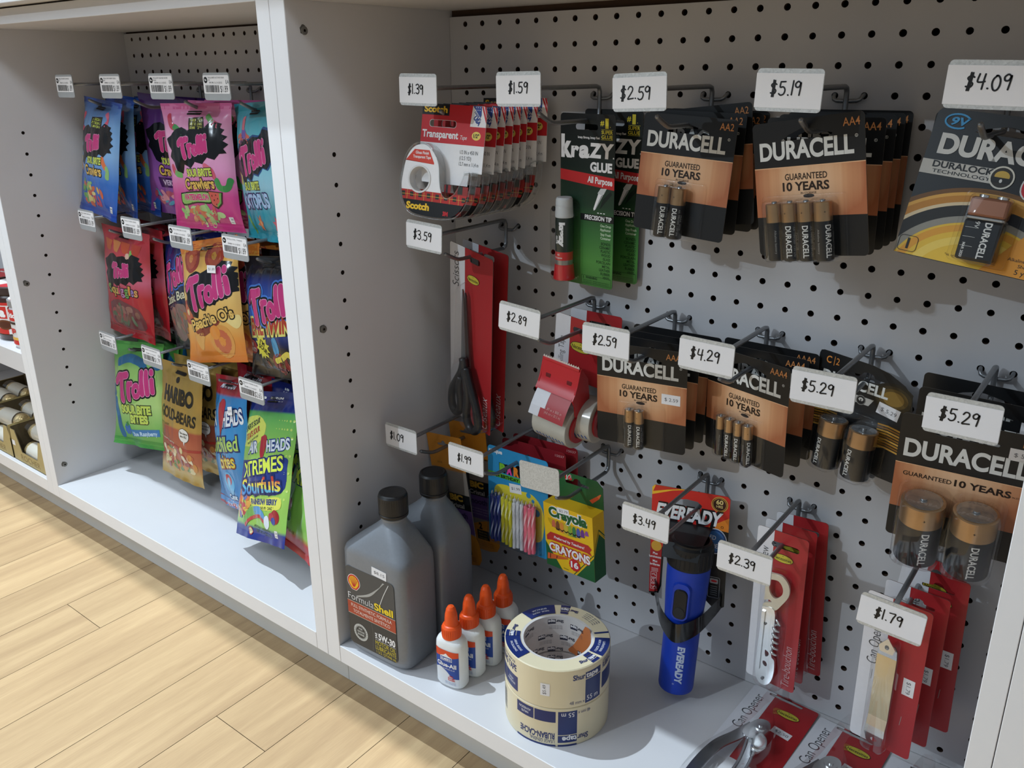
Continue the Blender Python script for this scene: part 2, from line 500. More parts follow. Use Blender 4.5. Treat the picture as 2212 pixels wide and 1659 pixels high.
# ================================================================== the setting
def floor_material():
    m, nt, p = base_mat('beech_laminate')
    at = nt.nodes.new('ShaderNodeAttribute'); at.attribute_name = 'plank'
    tc = nt.nodes.new('ShaderNodeTexCoord')
    mp = nt.nodes.new('ShaderNodeMapping'); mp.inputs['Scale'].default_value = (26, 1.6, 1)
    ad = nt.nodes.new('ShaderNodeVectorMath'); ad.operation = 'ADD'
    sc = nt.nodes.new('ShaderNodeVectorMath'); sc.operation = 'SCALE'; sc.inputs['Scale'].default_value = 9.0
    nt.links.new(at.outputs['Color'], sc.inputs[0])
    nt.links.new(tc.outputs['Object'], ad.inputs[0]); nt.links.new(sc.outputs[0], ad.inputs[1])
    nt.links.new(ad.outputs[0], mp.inputs[0])
    n1 = nt.nodes.new('ShaderNodeTexNoise'); n1.inputs['Scale'].default_value = 1.5; n1.inputs['Detail'].default_value = 5; n1.inputs['Distortion'].default_value = 0.6
    nt.links.new(mp.outputs[0], n1.inputs['Vector'])
    mp2 = nt.nodes.new('ShaderNodeMapping'); mp2.inputs['Scale'].default_value = (900, 40, 1)
    nt.links.new(ad.outputs[0], mp2.inputs[0])
    n2 = nt.nodes.new('ShaderNodeTexNoise'); n2.inputs['Scale'].default_value = 1.0; n2.inputs['Detail'].default_value = 2
    nt.links.new(mp2.outputs[0], n2.inputs['Vector'])
    r = nt.nodes.new('ShaderNodeValToRGB')
    cr = r.color_ramp
    cr.elements[0].position = 0.28; cr.elements[0].color = lin('#a58a68')
    cr.elements[1].position = 0.72; cr.elements[1].color = lin('#c0a57e')
    e = cr.elements.new(0.5); e.color = lin('#b39873')
    nt.links.new(n1.outputs['Fac'], r.inputs[0])
    hs = nt.nodes.new('ShaderNodeHueSaturation')
    mr = nt.nodes.new('ShaderNodeMapRange'); mr.inputs['To Min'].default_value = 0.87; mr.inputs['To Max'].default_value = 1.09
    nt.links.new(at.outputs['Fac'], mr.inputs[0]); nt.links.new(mr.outputs[0], hs.inputs['Value'])
    nt.links.new(r.outputs[0], hs.inputs['Color'])
    mx = nt.nodes.new('ShaderNodeMix'); mx.data_type = 'RGBA'; mx.blend_type = 'MULTIPLY'
    mr2 = nt.nodes.new('ShaderNodeMapRange'); mr2.inputs['From Min'].default_value = 0.35; mr2.inputs['From Max'].default_value = 0.65
    mr2.inputs['To Min'].default_value = 0.0; mr2.inputs['To Max'].default_value = 0.10
    nt.links.new(n2.outputs['Fac'], mr2.inputs[0]); nt.links.new(mr2.outputs[0], mx.inputs['Factor'])
    nt.links.new(hs.outputs[0], mx.inputs['A']); mx.inputs['B'].default_value = lin('#8a6238')
    nt.links.new(mx.outputs['Result'], p.inputs['Base Color'])
    p.inputs['Roughness'].default_value = 0.38; p.inputs['Specular IOR Level'].default_value = 0.35
    b = nt.nodes.new('ShaderNodeBump'); b.inputs['Strength'].default_value = 0.05; b.inputs['Distance'].default_value = 0.001
    nt.links.new(n2.outputs['Fac'], b.inputs['Height']); nt.links.new(b.outputs[0], p.inputs['Normal'])
    return m
def build_floor():
    PW = 0.0966; X0 = -0.8068
    rnd = random.Random(3)
    known = {3: [-0.354], 7: [-0.358]}
    v = []; f = []; col = []; mi = []
    g = 0.0004
    for k in range(-24, 34):
        x0 = X0 + k * PW; x1 = x0 + PW
        js = list(known.get(k, [])) or [rnd.choice((-1.1, -0.75, -1.35, 0.02))]
        ys = sorted(set([-4.2] + [j + 1.2 * q for j in js for q in range(-5, 6) if -4.1 < j + 1.2 * q < 0.15] + [0.16]))
        for a, b in zip(ys, ys[1:]):
            n = len(v)
            v += [(x0 + g, a + g, 0), (x1 - g, a + g, 0), (x1 - g, b - g, 0), (x0 + g, b - g, 0)]
            f.append((n, n + 1, n + 2, n + 3)); mi.append(0)
            c = rnd.random(), rnd.random(), rnd.random()
            col += [c] * 4
    n = len(v)
    v += [(-4, -4.2, -0.0012), (3.5, -4.2, -0.0012), (3.5, 0.2, -0.0012), (-4, 0.2, -0.0012)]
    f.append((n, n + 1, n + 2, n + 3)); mi.append(1); col += [(0, 0, 0)] * 4
    me = bpy.data.meshes.new('floor'); me.from_pydata(v, [], f)
    me.materials.append(floor_material()); me.materials.append(mat('plank_joint', '#553f28', 0.8))
    me.polygons.foreach_set('material_index', mi)
    ca = me.color_attributes.new('plank', 'FLOAT_COLOR', 'POINT')
    ca.data.foreach_set('color', [x for c in col for x in (c[0], c[1], c[2], 1.0)])
    o = bpy.data.objects.new('floor', me); link(o)
    tag(o, 'pale beech plank floor running under the white shelving', 'floor', kind='structure')
build_floor()

def pegboard(x0, x1, ztop, zbot, cx, cz, parent):
    """perforated board: every hole is cut, the dark board behind shows through"""
    mb = MB(); y = 0.0; R = 0.0031; K = 12
    dirs = [(cos(2 * pi * (i + .5) / K), sin(2 * pi * (i + .5) / K)) for i in range(K)]
    xs = [cx + S * i for i in range(-60, 60) if x0 + R < cx + S * i < x1 - R]
    zs = [cz - S * i for i in range(-5, 60) if zbot + R < cz - S * i < ztop - R]
    X0, X1 = max(x0, xs[0] - S / 2), min(x1, xs[-1] + S / 2)
    Z1, Z0 = min(ztop, zs[0] + S / 2), max(zbot, zs[-1] - S / 2)
    def quad(a, b, c, d):
        if c - a > 1e-5 and d - b > 1e-5: mb.add([(a, y, b), (c, y, b), (c, y, d), (a, y, d)], [(0, 1, 2, 3)], PEG)
    quad(x0, zbot, X0, ztop); quad(X1, zbot, x1, ztop); quad(X0, Z1, X1, ztop); quad(X0, zbot, X1, Z0)
    for z in zs:
        a1, a0 = min(Z1, z + S / 2), max(Z0, z - S / 2)
        for x in xs:
            b0, b1 = max(X0, x - S / 2), min(X1, x + S / 2)
            r = R * (1.25 if (round((x - xs[0]) / S), round((zs[0] - z) / S)) == (1, 1) else 1) * random.uniform(.96, 1.05)
            V = []
            for dx, dz in dirs:
                k = min(((b1 - x) if dx > 0 else (x - b0)) / max(1e-9, abs(dx)), ((a1 - z) if dz > 0 else (z - a0)) / max(1e-9, abs(dz)))
                V.append((x + dx * k, y, z + dz * k))
            for dx, dz in dirs: V.append((x + dx * r, y, z + dz * r))
            mb.add(V, [(i, (i + 1) % K, K + (i + 1) % K, K + i) for i in range(K)], PEG)
            # the four corners left over
            cs = [(b1, a1), (b0, a1), (b0, a0), (b1, a0)]
            idx = {0: (1, 2)}
            for q, (ccx, ccz) in enumerate(cs):
                i = int(round((q * 90 + 45) / (360 / K) - .5))
                i0 = (q * 3 + 1) % K; 
                A = V[(q * 3 + 1) % K]; B = V[(q * 3 + 0) % K]; C = V[(q * 3 + 2) % K]
                mb.add([B, A, C, (ccx, y, ccz)], [(0, 3, 1), (1, 3, 2)], PEG)
            T = [(x + dx * r, y, z + dz * r) for dx, dz in dirs] + [(x + dx * r, y + 0.005, z + dz * r) for dx, dz in dirs]
            mb.add(T, [(i, (i + 1) % K, K + (i + 1) % K, K + i) for i in range(K)], BROWN)
    # edge of the board
    mb.add([(x0, 0, ztop), (x1, 0, ztop), (x1, .005, ztop), (x0, .005, ztop)], [(0, 1, 2, 3)], BROWN)
    return mb.build('pegboard', parent)

def panel(name, parent, x0, x1, y0, y1, z0, z1, holes=(), screws=(), face=None):
    """laminated board with a banded front edge; shelf-pin holes as painted dark discs, and screw heads on one face"""
    mb = MB()
    mb.bbox((x0, y0 + 0.0006, z0), (x1, y1, z1), WHITE, 0.0004, seg=1)
    mb.bbox((x0 + .0001, y0, z0 + .0001), (x1 - .0001, y0 + 0.0010, z1 - .0001), EDGE, 0.0004, seg=1)
    if face is not None:
        sg = 1 if face == x1 else -1
        for (y, z) in holes:
            n = 14; r = 0.0026
            ring_ = [(face + sg * 0.00015, y + r * cos(2 * pi * i / n), z + r * sin(2 * pi * i / n)) for i in range(n)]
            mb.add(ring_, [tuple(range(n))], DARK)  # flat disc, the shade inside the hole is put in as dark colour
    o = mb.build(name, parent)
    if face is not None:
        for (y, z) in screws:
            sb = MB()
            M = Matrix.Translation((face, y, z)) @ Matrix.Rotation(pi / 2 * sg, 4, 'Y')
            sb.lathe([(0.0042, 0), (0.0042, 0.0006), (0.0034, 0.0010), (0.0014, 0.0010), (0.0012, 0.0003), (0, 0.0003)],
                     [mat('screw_grey', '#77756f', 0.5, .4)] * 3 + [DARK] * 2, 18, M)
            V = [(0.0002, (0.0058 + random.uniform(-.0012, .0014)) * cos(a), (0.0058 + random.uniform(-.0012, .0014)) * sin(a)) for a in [2 * pi * i / 13 for i in range(13)]]
            sb.add([(face + sg * v[0], y - 0.0015 + v[1] * .75, z + 0.0012 + v[2] * .8) for v in V], [tuple(range(13))], mat('chipped_board', '#5d5a55', 0.9))
            sb.build('screw', o)
    return o

YF, YB = -0.242, 0.026
ZT, ZB = 0.0100, -0.8365
ZS = -0.7535
def unit(label, x0, xi0, xi1, x1, peg, group, lholes=(), lscrews=(), rpanel=True, lpanel=True, zs_extra=()):
    t = thing('shelving_unit', ((x0 + x1) / 2, 0, -ZO), label, 'shelving', group)
    ox = (x0 + x1) / 2
    e = bpy.data.objects
    def loc(o): o.location = (-ox, 0, ZO); return o
    if lpanel: loc(panel('side_panel', t, x0, xi0, YF, YB, -0.7775, ZT, lholes, lscrews, xi0))
    if rpanel: loc(panel('side_panel', t, xi1, x1, YF, YB, -0.7775, ZT))
    g = 0.0003
    loc(panel('bottom_shelf', t, xi0 + g, xi1 - g, YF, YB, -0.7775, ZS))
    mb = MB()
    mb.bbox((xi0 + g, YF, -0.0097), (xi1 - g, YB, ZT), WHITE, 0.0004, seg=1)
    loc(mb.build('top_panel', t))
    mb = MB(); mb.box((xi0, 0.020, ZS), (xi1, 0.024, -0.0097), DARK)
    mb.box((xi0, 0.005, -0.0170), (xi1, 0.020, -0.0097), BROWN)
    loc(mb.build('back_board', t))
    mb = MB(); mb.bbox((x0, -0.212, ZB + .0002), (x1, -0.196, -0.7776), GREYKICK, 0.0004, seg=1)
    loc(mb.build('toe_kick', t))
    if peg: loc(pegboard(xi0 + .0004 if not peg[4] else peg[4], xi1 - .0004, peg[0], ZS + 0.0006, peg[2], peg[3], t))
    return t, loc
hr = [(-0.1925 - 0.00004 * i, -0.1600 - 0.0320 * i) for i in range(18)] + [(-0.0045, -0.2240), (-0.0045, -0.2560)]
hl = [(-0.1900, -0.1612 - 0.0323 * i) for i in range(15)]
unit('white shelving unit with handwritten price tags, batteries and tape', -0.0476, -0.0245, 0.6480, 0.6638, (-0.0170, 0, 0.0, -S, 0), 'white shelving units',
     hr, [(-0.2196, -0.0377), (-0.226, -0.3457)])
unit('white shelving unit holding hanging bags of sweets', -0.7680, -0.7475, -0.0685, -0.0480, (-0.0125, 0, 0.5 * S, -0.85 * S, 0), 'white shelving units',
     hl, [(-0.2277, -0.3954), (-0.2237, -0.7192)])
t3, loc3 = unit('white shelving unit at the far left with chocolates and spread jars', -1.4900, -1.4700, -0.7868, -0.7684, None, 'white shelving units')
mb = MB(); mb.bbox((-1.4695, -0.240, -0.5565), (-0.7872, YB - .002, -0.5205), WHITE, 0.0005, seg=1)
loc3(mb.build('middle_shelf', t3))
mb = MB(); mb.box((-1.4695, 0.0, ZS), (-0.7872, 0.004, -0.0097), WHITE)
loc3(mb.build('back_panel', t3))
t4 = thing('shelving_unit', (0.95, 0, -ZO), 'white shelving unit cut off at the right edge, past the batteries', 'shelving', 'white shelving units')
o = panel('side_panel', t4, 0.6642, 0.6850, YF, YB, -0.7775, ZT); o.location = (-0.95, 0, ZO)
mb = MB(); mb.bbox((0.6853, YF, -0.7775), (1.25, YB, ZS), WHITE, 0.0004, seg=1); o = mb.build('bottom_shelf', t4); o.location = (-0.95, 0, ZO)
mb = MB(); mb.bbox((0.6853, YF, -0.0097), (1.25, YB, ZT), WHITE, 0.0004, seg=1); o = mb.build('top_panel', t4); o.location = (-0.95, 0, ZO)
mb = MB(); mb.box((0.6853, 0.0, ZS), (1.25, 0.004, -0.0097), WHITE); o = mb.build('back_board', t4); o.location = (-0.95, 0, ZO)
mb = MB(); mb.bbox((0.6640, -0.212, ZB + .0002), (1.25, -0.196, -0.7776), GREYKICK, 0.0004, seg=1); o = mb.build('toe_kick', t4); o.location = (-0.95, 0, ZO)

ct = thing('countertop', (-0.1, 0, -ZO), 'white countertop overhanging the shelving units', 'countertop')
mb = MB(); mb.bbox((-1.49, -0.268, 0.0122), (1.25, 0.03, 0.047), WHITE, 0.001)
o = mb.build('worktop', ct); o.location = (0.1, 0, ZO)
mb = MB(); mb.box((-1.48, -0.236, 0.0101), (1.24, 0.02, 0.0122), BROWN)  # dark strip added to stand for the shaded gap under the worktop
o = mb.build('gap_shade_strip', ct); o.location = (0.1, 0, ZO)

# ================================================================== peg hooks with price plates
def hook_wires(t, arm_l=0.152):
    mb = MB()
    zu = 0.0080
    # one bent rod: price arm, down, product arm with a raised tip
    pts = [(0, -arm_l + .001, zu), (0, -0.10, zu), (0, -0.016, zu), (0, -0.0105, zu - .0012), (0, -0.0085, zu - .005),
           (0, -0.0085, -0.006), (0, -0.0085, -0.0195), (0, -0.0100, -0.0240), (0, -0.0145, -0.0260)]
    mb.tube(pts, 0.0023, WIRE, 10)
    o1 = mb.build('price_arm', t)
    mb = MB()
    pts = [(0, -0.0145, -0.0260), (0, -0.05, -0.0258), (0, -0.090, -0.0256), (0, -0.0965, -0.0250), (0, -0.1015, -0.0235), (0, -0.110, -0.0198), (0, -0.1190, -0.0155), (0, -0.1205, -0.0148)]
    mb.tube(pts, [.0023] * 7 + [.0015], WIRE, 10)
    mb.build('product_arm', t)
    mb = MB()
    pts = [(-.0127, .012, .0008), (-.0127, -.0008, .0008), (-.0124, -.0040, -.0004), (-.0112, -.0062, -.0030), (-.0088, -.0066, -.0042), (0, -.0066, -.0046), (.0088, -.0066, -.0042),
           (.0112, -.0062, -.0030), (.0124, -.0040, -.0004), (.0127, -.0008, .0008), (.0127, .012, .0008)]
    mb.tube(pts, 0.0018, WIRE, 8)
    mb.build('wall_clip', t)

def price_hook(col, row, price, label, roll=0.0, pitch=0.0, dz=0.0, seed=0, pu=-1.5, pv=-3.5, ph=9.5, shift=0.0, yaw=0.0, paper_drop=0.0, paper_roll=0.0):
    x, z = col * S, -row * S
    t = thing('peg_hook', (x, 0, z), label, 'hook', 'price hooks on the right pegboard', (yaw, 0, 0))
    hook_wires(t)
    mb = MB()
    mb.prism([(rrect(-25.5, -15.6, 25.5, 15.6, 3.2), [])], -0.0004, 0.0004, GALV)
    # the plate's fold that grips the arm
    mb.box((-0.0255 + .004, 0.0004, -0.0010), (0.0255 - .004, 0.0016, 0.0010), GALV)
    pl = mb.build('price_plate', t)
    pl.location = (shift, -0.152, 0.0088 + dz)
    pl.rotation_euler = (rad(pitch), rad(roll), 0)
    if price:
        mb = MB()
        mb.prism([(rect(-25.9, -13.0, 25.2, 12.2), [])], -0.00062, -0.00045, PAPER)
        for q, st in enumerate(penned(price, pu, pv, ph, 1.15, seed)): mb.dec(st, flat(-0.00062), INKK, 1 + .3 * q)
        pp = mb.build('price_paper', pl)
        pp.location = (0, 0, paper_drop); pp.rotation_euler = (0, rad(paper_roll), 0)
    return t
price_hook(2.5, 4, '$1.39', 'steel peg hook whose plate reads $1.39, left end of the top row', 1.0, 0, -.002, 1, -3, -4, 9.2)
price_hook(7.5, 4, '$1.59', 'steel peg hook whose plate reads $1.59, above the glue card', -0.5, 0, -.001, 2, 0, -3.5, 9.6)
price_hook(12.5, 4, '$2.59', 'steel peg hook whose plate reads $2.59, in the top row', -2.0, 0, -.003, 3, -3.5, -5.5, 10.5)
price_hook(17.5, 4, '$5.19', 'steel peg hook whose plate reads $5.19, second plate from the top right', 1.2, 0, -.001, 4, -2, -3.5, 10.0)
price_hook(22.5, 4, '$4.09', 'steel peg hook whose plate reads $4.09, in the top right corner', 1.5, 0, .003, 5, 0, -3, 9.6, shift=.006)
price_hook(2.5, 10, '$3.59', 'steel peg hook whose plate reads $3.59, holding the scissors', 3.0, 0, .0005, 6, -2, -4, 9.6)
price_hook(7.5, 13, '$2.89', 'steel peg hook whose plate reads $2.89, holding the mailing tape', 4.0, 0, .005, 7, -3, -3.5, 9.2)
price_hook(11.5, 13, '$2.59', 'steel peg hook whose plate reads $2.59, in the middle row', 0.0, 0, .001, 8, -1, -4, 9.6)
price_hook(15.5, 13, '$4.29', 'steel peg hook whose plate reads $4.29', 1.0, 0, .006, 9, -1, -3.5, 9.8)
price_hook(19.5, 13, '$5.29', 'steel peg hook whose plate reads $5.29, left of the two with that price', 0.0, 0, -.002, 10, -4, -3.5, 9.4)
price_hook(23.5, 13, '$5.29', 'steel peg hook whose plate reads $5.29, right of the two with that price', 0.0, 0, -.002, 11, -2, -3.5, 9.6)
price_hook(0.5, 20, '$1.09', 'steel peg hook whose plate reads $1.09, above the motor oil', 0, 0, .005, 12, -7, -4, 9.4)
price_hook(4.5, 20, '$1.99', 'steel peg hook whose plate reads $1.99, holding the birthday candles', 0, 0, .006, 13, -2, -4, 8.8)
price_hook(8.5, 20, None, 'steel peg hook with a bare galvanised plate, holding the crayons', -3.0, 0, .013, 14)
price_hook(13.5, 20, '$3.49', 'steel peg hook whose plate reads $3.49, holding the flashlight', 0.5, 0, .003, 15, -1, -4, 8.8)
price_hook(17.5, 20, '$2.39', 'steel peg hook whose plate reads $2.39, holding the corkscrews', 0, 0, -.004, 16, -2, -4, 9.2)
price_hook(22.5, 20, '$1.79', 'steel peg hook whose plate reads $1.79, at the lower right', 3.0, 0, -.009, 17, -2, -3.5, 9.4)

def shelf_label(t, line1, line2, price, seed):
    """barcode label in the plate of a sweets hook"""
    rnd = random.Random(seed)
    mb = MB()
    mb.prism([(rrect(-27.5, -16.5, 27.5, 16.5, 4.0), [])], -0.0005, 0.0005, LABELGREY)
    mb.box((-0.022, 0.0005, -0.001), (0.022, 0.0017, 0.001), LABELGREY)
    pl = mb.build('price_plate', t)
    pl.location = (0, -0.152, 0.0055)
    mb = MB()
    mb.prism([(rrect(-27.0, -8.5, 26.5, 13.5, 2.0), [])], -0.00075, -0.00055, PAPER)
    f = flat(-0.00075)
    mb.dec(shape(ell(-21.5, 7.8, 3.8)), f, INKK, 1)
    mb.dec(shape(bez([(-23.5, 8.2), (-22.2, 9.4), (-21, 8.2), (-19.8, 6.6), (-19.4, 8.2), (-21, 7.2), (-22.5, 6.4)], 4)), f, PAPER, 2)
    g = ink('#5c5d60')
    mb.dec(text(line1, -16.5, 9.6, 1.9, 34, 'l'), f, g, 1)
    mb.dec(text(line2, -16.5, 6.9, 1.7, None, 'l'), f, g, 1)
    mb.dec(text('09%d0 12-12 4.25OZ' % rnd.randint(100, 999), -14, 3.6, 2.0, 27, 'l'), f, INKK, 1)
    mb.dec(text('EA', 23.3, 3.4, 4.2, 6.2, 'c'), f, INKK, 1)
    u = -23.0
    while u < 6:
        w = rnd.choice((.35, .35, .7, 1.05)); mb.dec(shape(rect(u, -7.0, u + w, 1.6)), f, INKK, 1); u += w + rnd.choice((.35, .35, .7))
    mb.dec(text(price, 8.0, -6.6, 7.6, 15.5, 'l'), f, INKK, 1)
    mb.build('price_label', pl)
SW = [(-26, 3.85, 'TROLLI SOUR BRITE CRAWLER', '5OZ', '$1.89', 'over the blue bags, top row'), (-21, 3.85, 'TROLLI VERY BERRY SOUR', 'BRITE', '$1.89', 'between the blue and pink bags, top row'),
      (-16, 3.85, 'TROLLI BITE CRAWLER WATER', 'MELON', '$1.89', 'over the pink bag, top row'), (-11, 3.85, 'TROLLI BRITE OCTOPUS SOUR', '5OZ', '$1.89', 'over the teal bag, top row'),
      (-26, 11.85, 'TROLLI GUMMY SQUIGGLES', '5OZ', '$1.89', 'over the red bag, middle row'), (-21, 11.85, 'TROLLI CLASSIC BEARS', '', '$1.89', 'right of the red bag, middle row'),
      (-16, 11.85, 'TROLLI PEACHIE O S 5OZ', '', '$1.89', 'over the orange bag, middle row'), (-11, 11.85, 'TROLLI EVIL TWINS', '', '$1.89', 'over the dark blue bag, middle row'),
      (-26, 19.85, 'TROLLI SOUR BITE BLUE RA', 'SPBERRY', '$1.85', 'over the green bag, bottom row'), (-21, 19.85, 'HARIBO GOLD BEARS 5OZ', '', '$1.79', 'over the gold bag, bottom row'),
      (-16, 19.85, 'AIRHEADS SOFT FILLED BITE', '6OZ', '$2.65', 'over the blue taffy bag, bottom row'), (-11, 19.85, 'AIRHEADS XTREMES SOURFU', '6OZ', '$2.65', 'over the lime bag with navy ends, bottom row')]
for i, (c, r, a, b, pr, wh) in enumerate(SW):
    dy = (-0.004, -.002, -.002, .002, .004, -.002, 0, -.004, .002, .001, .002, 0)[i]
    t = thing('peg_hook', (c * S, 0, -r * S), 'steel peg hook with barcode price label %s' % wh, 'hook', 'price hooks among the sweets', ((-2, 0, 1, 0, -3, -1, 0, 0, -2, 0, 0, 0)[i], 0, 0))
    hook_wires(t)
    shelf_label(t, a, b, pr, 40 + i)

# ================================================================== battery cards
GOLDTXT = ink('#c9854d')
PALE = ink('#d6d6d2')
SEAM = mat('card_edge', '#5b564f', 0.7)
def hang_slot(w=46, h=8.5, v=0, u=0, kind='slant'):
    if kind == 'slant':
        return [(u - w / 2, v - h * .42), (u - w / 2 + 3, v - h * .5), (u + w / 2 - 2, v - h * .5), (u + w / 2, v - h * .2), (u + w * .22, v + h * .22), (u, v + h * .5), (u - w * .1, v + h * .5), (u - w * .35, v + h * .05)][::1]
    if kind == 'euro':
        return [(u - w / 2, v - h * .35), (u - w / 2 + 1, v - h * .5), (u + w / 2 - 1, v - h * .5), (u + w / 2, v - h * .35), (u + w / 2, v - h * .1), (u + w * .17, v), (u + w * .12, v + h * .35), (u, v + h * .5), (u - w * .12, v + h * .35), (u - w * .17, v), (u - w / 2, v - h * .1)]
    return rrect(u - w / 2, v - h / 2, u + w / 2, v + h / 2, h / 2.01)
def ccw(p):
    a = sum(p[i][0] * p[(i + 1) % len(p)][1] - p[(i + 1) % len(p)][0] * p[i][1] for i in range(len(p)))
    return p if a > 0 else p[::-1]
def battery(parent, d, L, u, vtop, y, spin, name_sz=None, lines=True, nub=0.30):
    """cell standing upright: copper shoulder, black body with the name running down, steel ends"""
    mb = MB()
    r = d / 2000; l = L / 1000; nb = 0.0016
    prof = [(0, 0), (r * .72, 0), (r * .9, .0004), (r * .985, .0012), (r, .0022), (r, l * .655), (r, l * .985 - nb), (r * .93, l - nb - .0002), (r * .86, l - nb), (r * nub + .0012, l - nb), (r * nub, l - nb + .0003), (r * nub, l - .0003), (r * nub - .0004, l), (0, l)]
    ms = [BATEND, BATEND, BATBLK, BATBLK, BATBLK, BATCOP, BATCOP, BATCOP, BATEND, BATEND, BATEND, BATEND, BATEND]
    mb.lathe(prof, ms, 28)
    R = d / 2
    def mp(uu, vv, h):
        a = -pi / 2 + uu / R + rad(spin)
        q = r + h
        return (q * cos(a), q * sin(a), vv / 1000)
    h = name_sz or d * .30
    mb.dec(text('DURACELL', 0, L * .33, h, L * .53, 'c', .02, -90), mp, PALE, 2, 1.0)
    mb.dec(text('+', 0, L * .78, h * .55), mp, INKK, 2, 1.0)
    if lines:
        for k, a in enumerate((R * .85, R * 1.15, -R * .9)):
            mb.dec(text(('AAA  ALKALINE  1.5V' if d < 12 else 'AA  MN1500  1.5V LR6', 'MAR 2028', 'Alkaline battery')[k], a, L * .33, h * .38, L * (.5, .28, .4)[k], 'c', 0, -90), mp, mat('ink_faint', '#8d8d8b', .5), 2, 1.0)
    o = mb.build('battery', parent)
    o.location = (u / 1000, y, (vtop - L) / 1000)
    return o
def blister(parent, u0, v0, u1, v1, d, cells, r=3.5):
    """clear tray: raised lobes over the cells on a shallower pad"""
    mb = MB()
    def dome(a0, b0, a1, b1, dep, y0, rr):
        N = 5
        base = rrect(a0, b0, a1, b1, rr); n = len(base)
        V = []
        cx, cy = (a0 + a1) / 2, (b0 + b1) / 2
        for k, (sc, dd) in enumerate(((0, 0), (.35, .75), (1.1, .95), (2.2, 1.0))):
            for x, z in rrect(a0 + sc, b0 + sc, a1 - sc, b1 - sc, max(.5, rr - sc * .3)):
                V.append((x / 1000, y0 - dep * dd / 1000, z / 1000))
        F = [(k * n + i, k * n + (i + 1) % n, (k + 1) * n + (i + 1) % n, (k + 1) * n + i) for k in range(3) for i in range(n)]
        F.append(tuple(3 * n + i for i in range(n)))
        mb.add(V, F, CLEAR, True)
    dome(u0, v0, u1, v1, 2.2, -0.0006, r)
    for (a, b, c, e) in cells: dome(a, b, c, e, d, -0.0007, r)
    return mb.build('blister', parent)
def sticker(parent, s, u, v, w=20, h=11, y=-0.0004, rot=0, th=3.6, loc=None):
    mb = MB()
    mb.prism([(rect(-w / 2, -h / 2, w / 2, h / 2), [])], -0.00012, 0.0, PAPER)
    mb.dec(text(s, .5, -th / 2, th, w * .72), flat(-0.00012), mat('ink_faded', '#6d6a6e', .6), 1)
    o = mb.build('price_sticker', parent); o.location = (u / 1000, y, v / 1000); o.rotation_euler = (0, rad(-rot), 0)
    return o

W_, TOP, BOT = 49.5, 12.0, -99.5
def copper_card(parent, size, two_line=True, w=W_, top=TOP, bot=BOT, band=(-25.5, -66.5), word=(-18.6, 13.6, 84, -1.5)):
    mb = MB()
    mb.prism([(rrect(-w, bot, w, top, 4), [ccw(hang_slot())])], -0.00025, 0.00025, CARDK, SEAM)
    f = flat(-0.00025)
    mb.dec(shape(rect(-w, band[1], w, band[0])), f, COPPER, 1)
    mb.dec(shape(rect(-w, band[0] - .35, w, band[0] + .35)), f, ink('#e2b48a'), 2)
    mb.dec(text('DURACELL', word[3], word[0], word[1], word[2], 'c', .035), f, PALE, 3)
    mb.dec(ring(word[3] + word[2] / 2 + 2.2, word[0] + word[1] - .8, 1.0, 1.3, 14), f, PALE, 3)
    mb.dec(text('R', word[3] + word[2] / 2 + 2.2, word[0] + word[1] - 1.5, 1.4), f, PALE, 3)
    k = ink('#2a1a10')
    if two_line:
        mb.dec(text('GUARANTEED', -2.0, -36.2, 5.0, 38, 'c', .012), f, k, 3)
        mb.dec(text('10 YEARS', -2.5, -45.0, 6.6, 42, 'c', .03), f, k, 3)
        mb.dec(text('IN STORAGE', 0, -48.2, 1.7, 14), f, k, 3)
    mb.dec(text(size, w - 3.5, TOP - 10.0, 6.2, None, 'r', .005), f, GOLDTXT, 3)
    return mb.build('backing_card', parent)
GB = 'copper and black battery cards'
def aa_pack(loc, rot, label, n, d, L, us, size, slot_top=-51.0, price=None):
    t = thing('battery_pack', loc, label, 'batteries', GB, rot)
    c = copper_card(t, size)
    mb = MB(); mb.prism([(ell(0, -49.8, 5, 1.6), [])], -0.00042, -0.0004, mat('card_slot', '#2c2119', .8)); mb.build('tab_slot', t)
    yb = -(d / 2000 + 0.0014)
    for i, u in enumerate(us):
        battery(t, d, L, u, slot_top - 1.2, yb, (8, -6, 10, 60)[i % 4] if n == 2 else (75, -5, 0, 40)[i])
    cells = [(us[0] - d / 2 - 1.5, slot_top - L - 2.5, us[-1] + d / 2 + 1.5, slot_top + .5, d + 2.0)] if False else None
    blister(t, min(us[0] - d / 2 - 9, -26), slot_top - L - 3.2, max(us[-1] + d / 2 + 9, 27), slot_top + 3.0, d + 2.0,
            [(us[i] - d / 2 - 1.2, slot_top - L - 2.4, us[i] + d / 2 + 1.2, slot_top + .6) for i in range(len(us))])
    if price: sticker(t, *price)
    return t
AAU = (-12.0, 3.0)
p = aa_pack((0.3192, -0.0581, -0.1309), (-4.1, -2.5, 3.0), 'black and copper card of two AA batteries, front of the second hook row top', 2, 14.5, 50, AAU, 'AA2')
p['label'] = 'black and copper card of two AA batteries, front one, under $2.59 top row'
rest = (('second', (0.3190, -0.0430, -0.1275), (1, -1, 1.5)), ('third', (0.3215, -0.0325, -0.1235), (-3, 0, -6)), ('fourth', (0.3255, -0.0225, -0.1275), (6, 0, 2.0)), ('rearmost', (0.3275, -0.0130, -0.1270), (6, 0, 1)))
for nm, l, r in rest:
    dup(p, (l[0], l[1], l[2]), r, 'black and copper AA battery card, %s under $2.59 in the top row' % nm, drop=('battery', 'blister') if nm in ('third', 'fourth', 'rearmost') else ())
p = aa_pack((0.4449, -0.1050, -0.1278), (-12.0, 1.8, -8.6), 'black and copper card of four AA batteries, front one on the $5.19 hook', 4, 14.5, 50, (-27, -12.5, 2.2, 17), 'AA4')
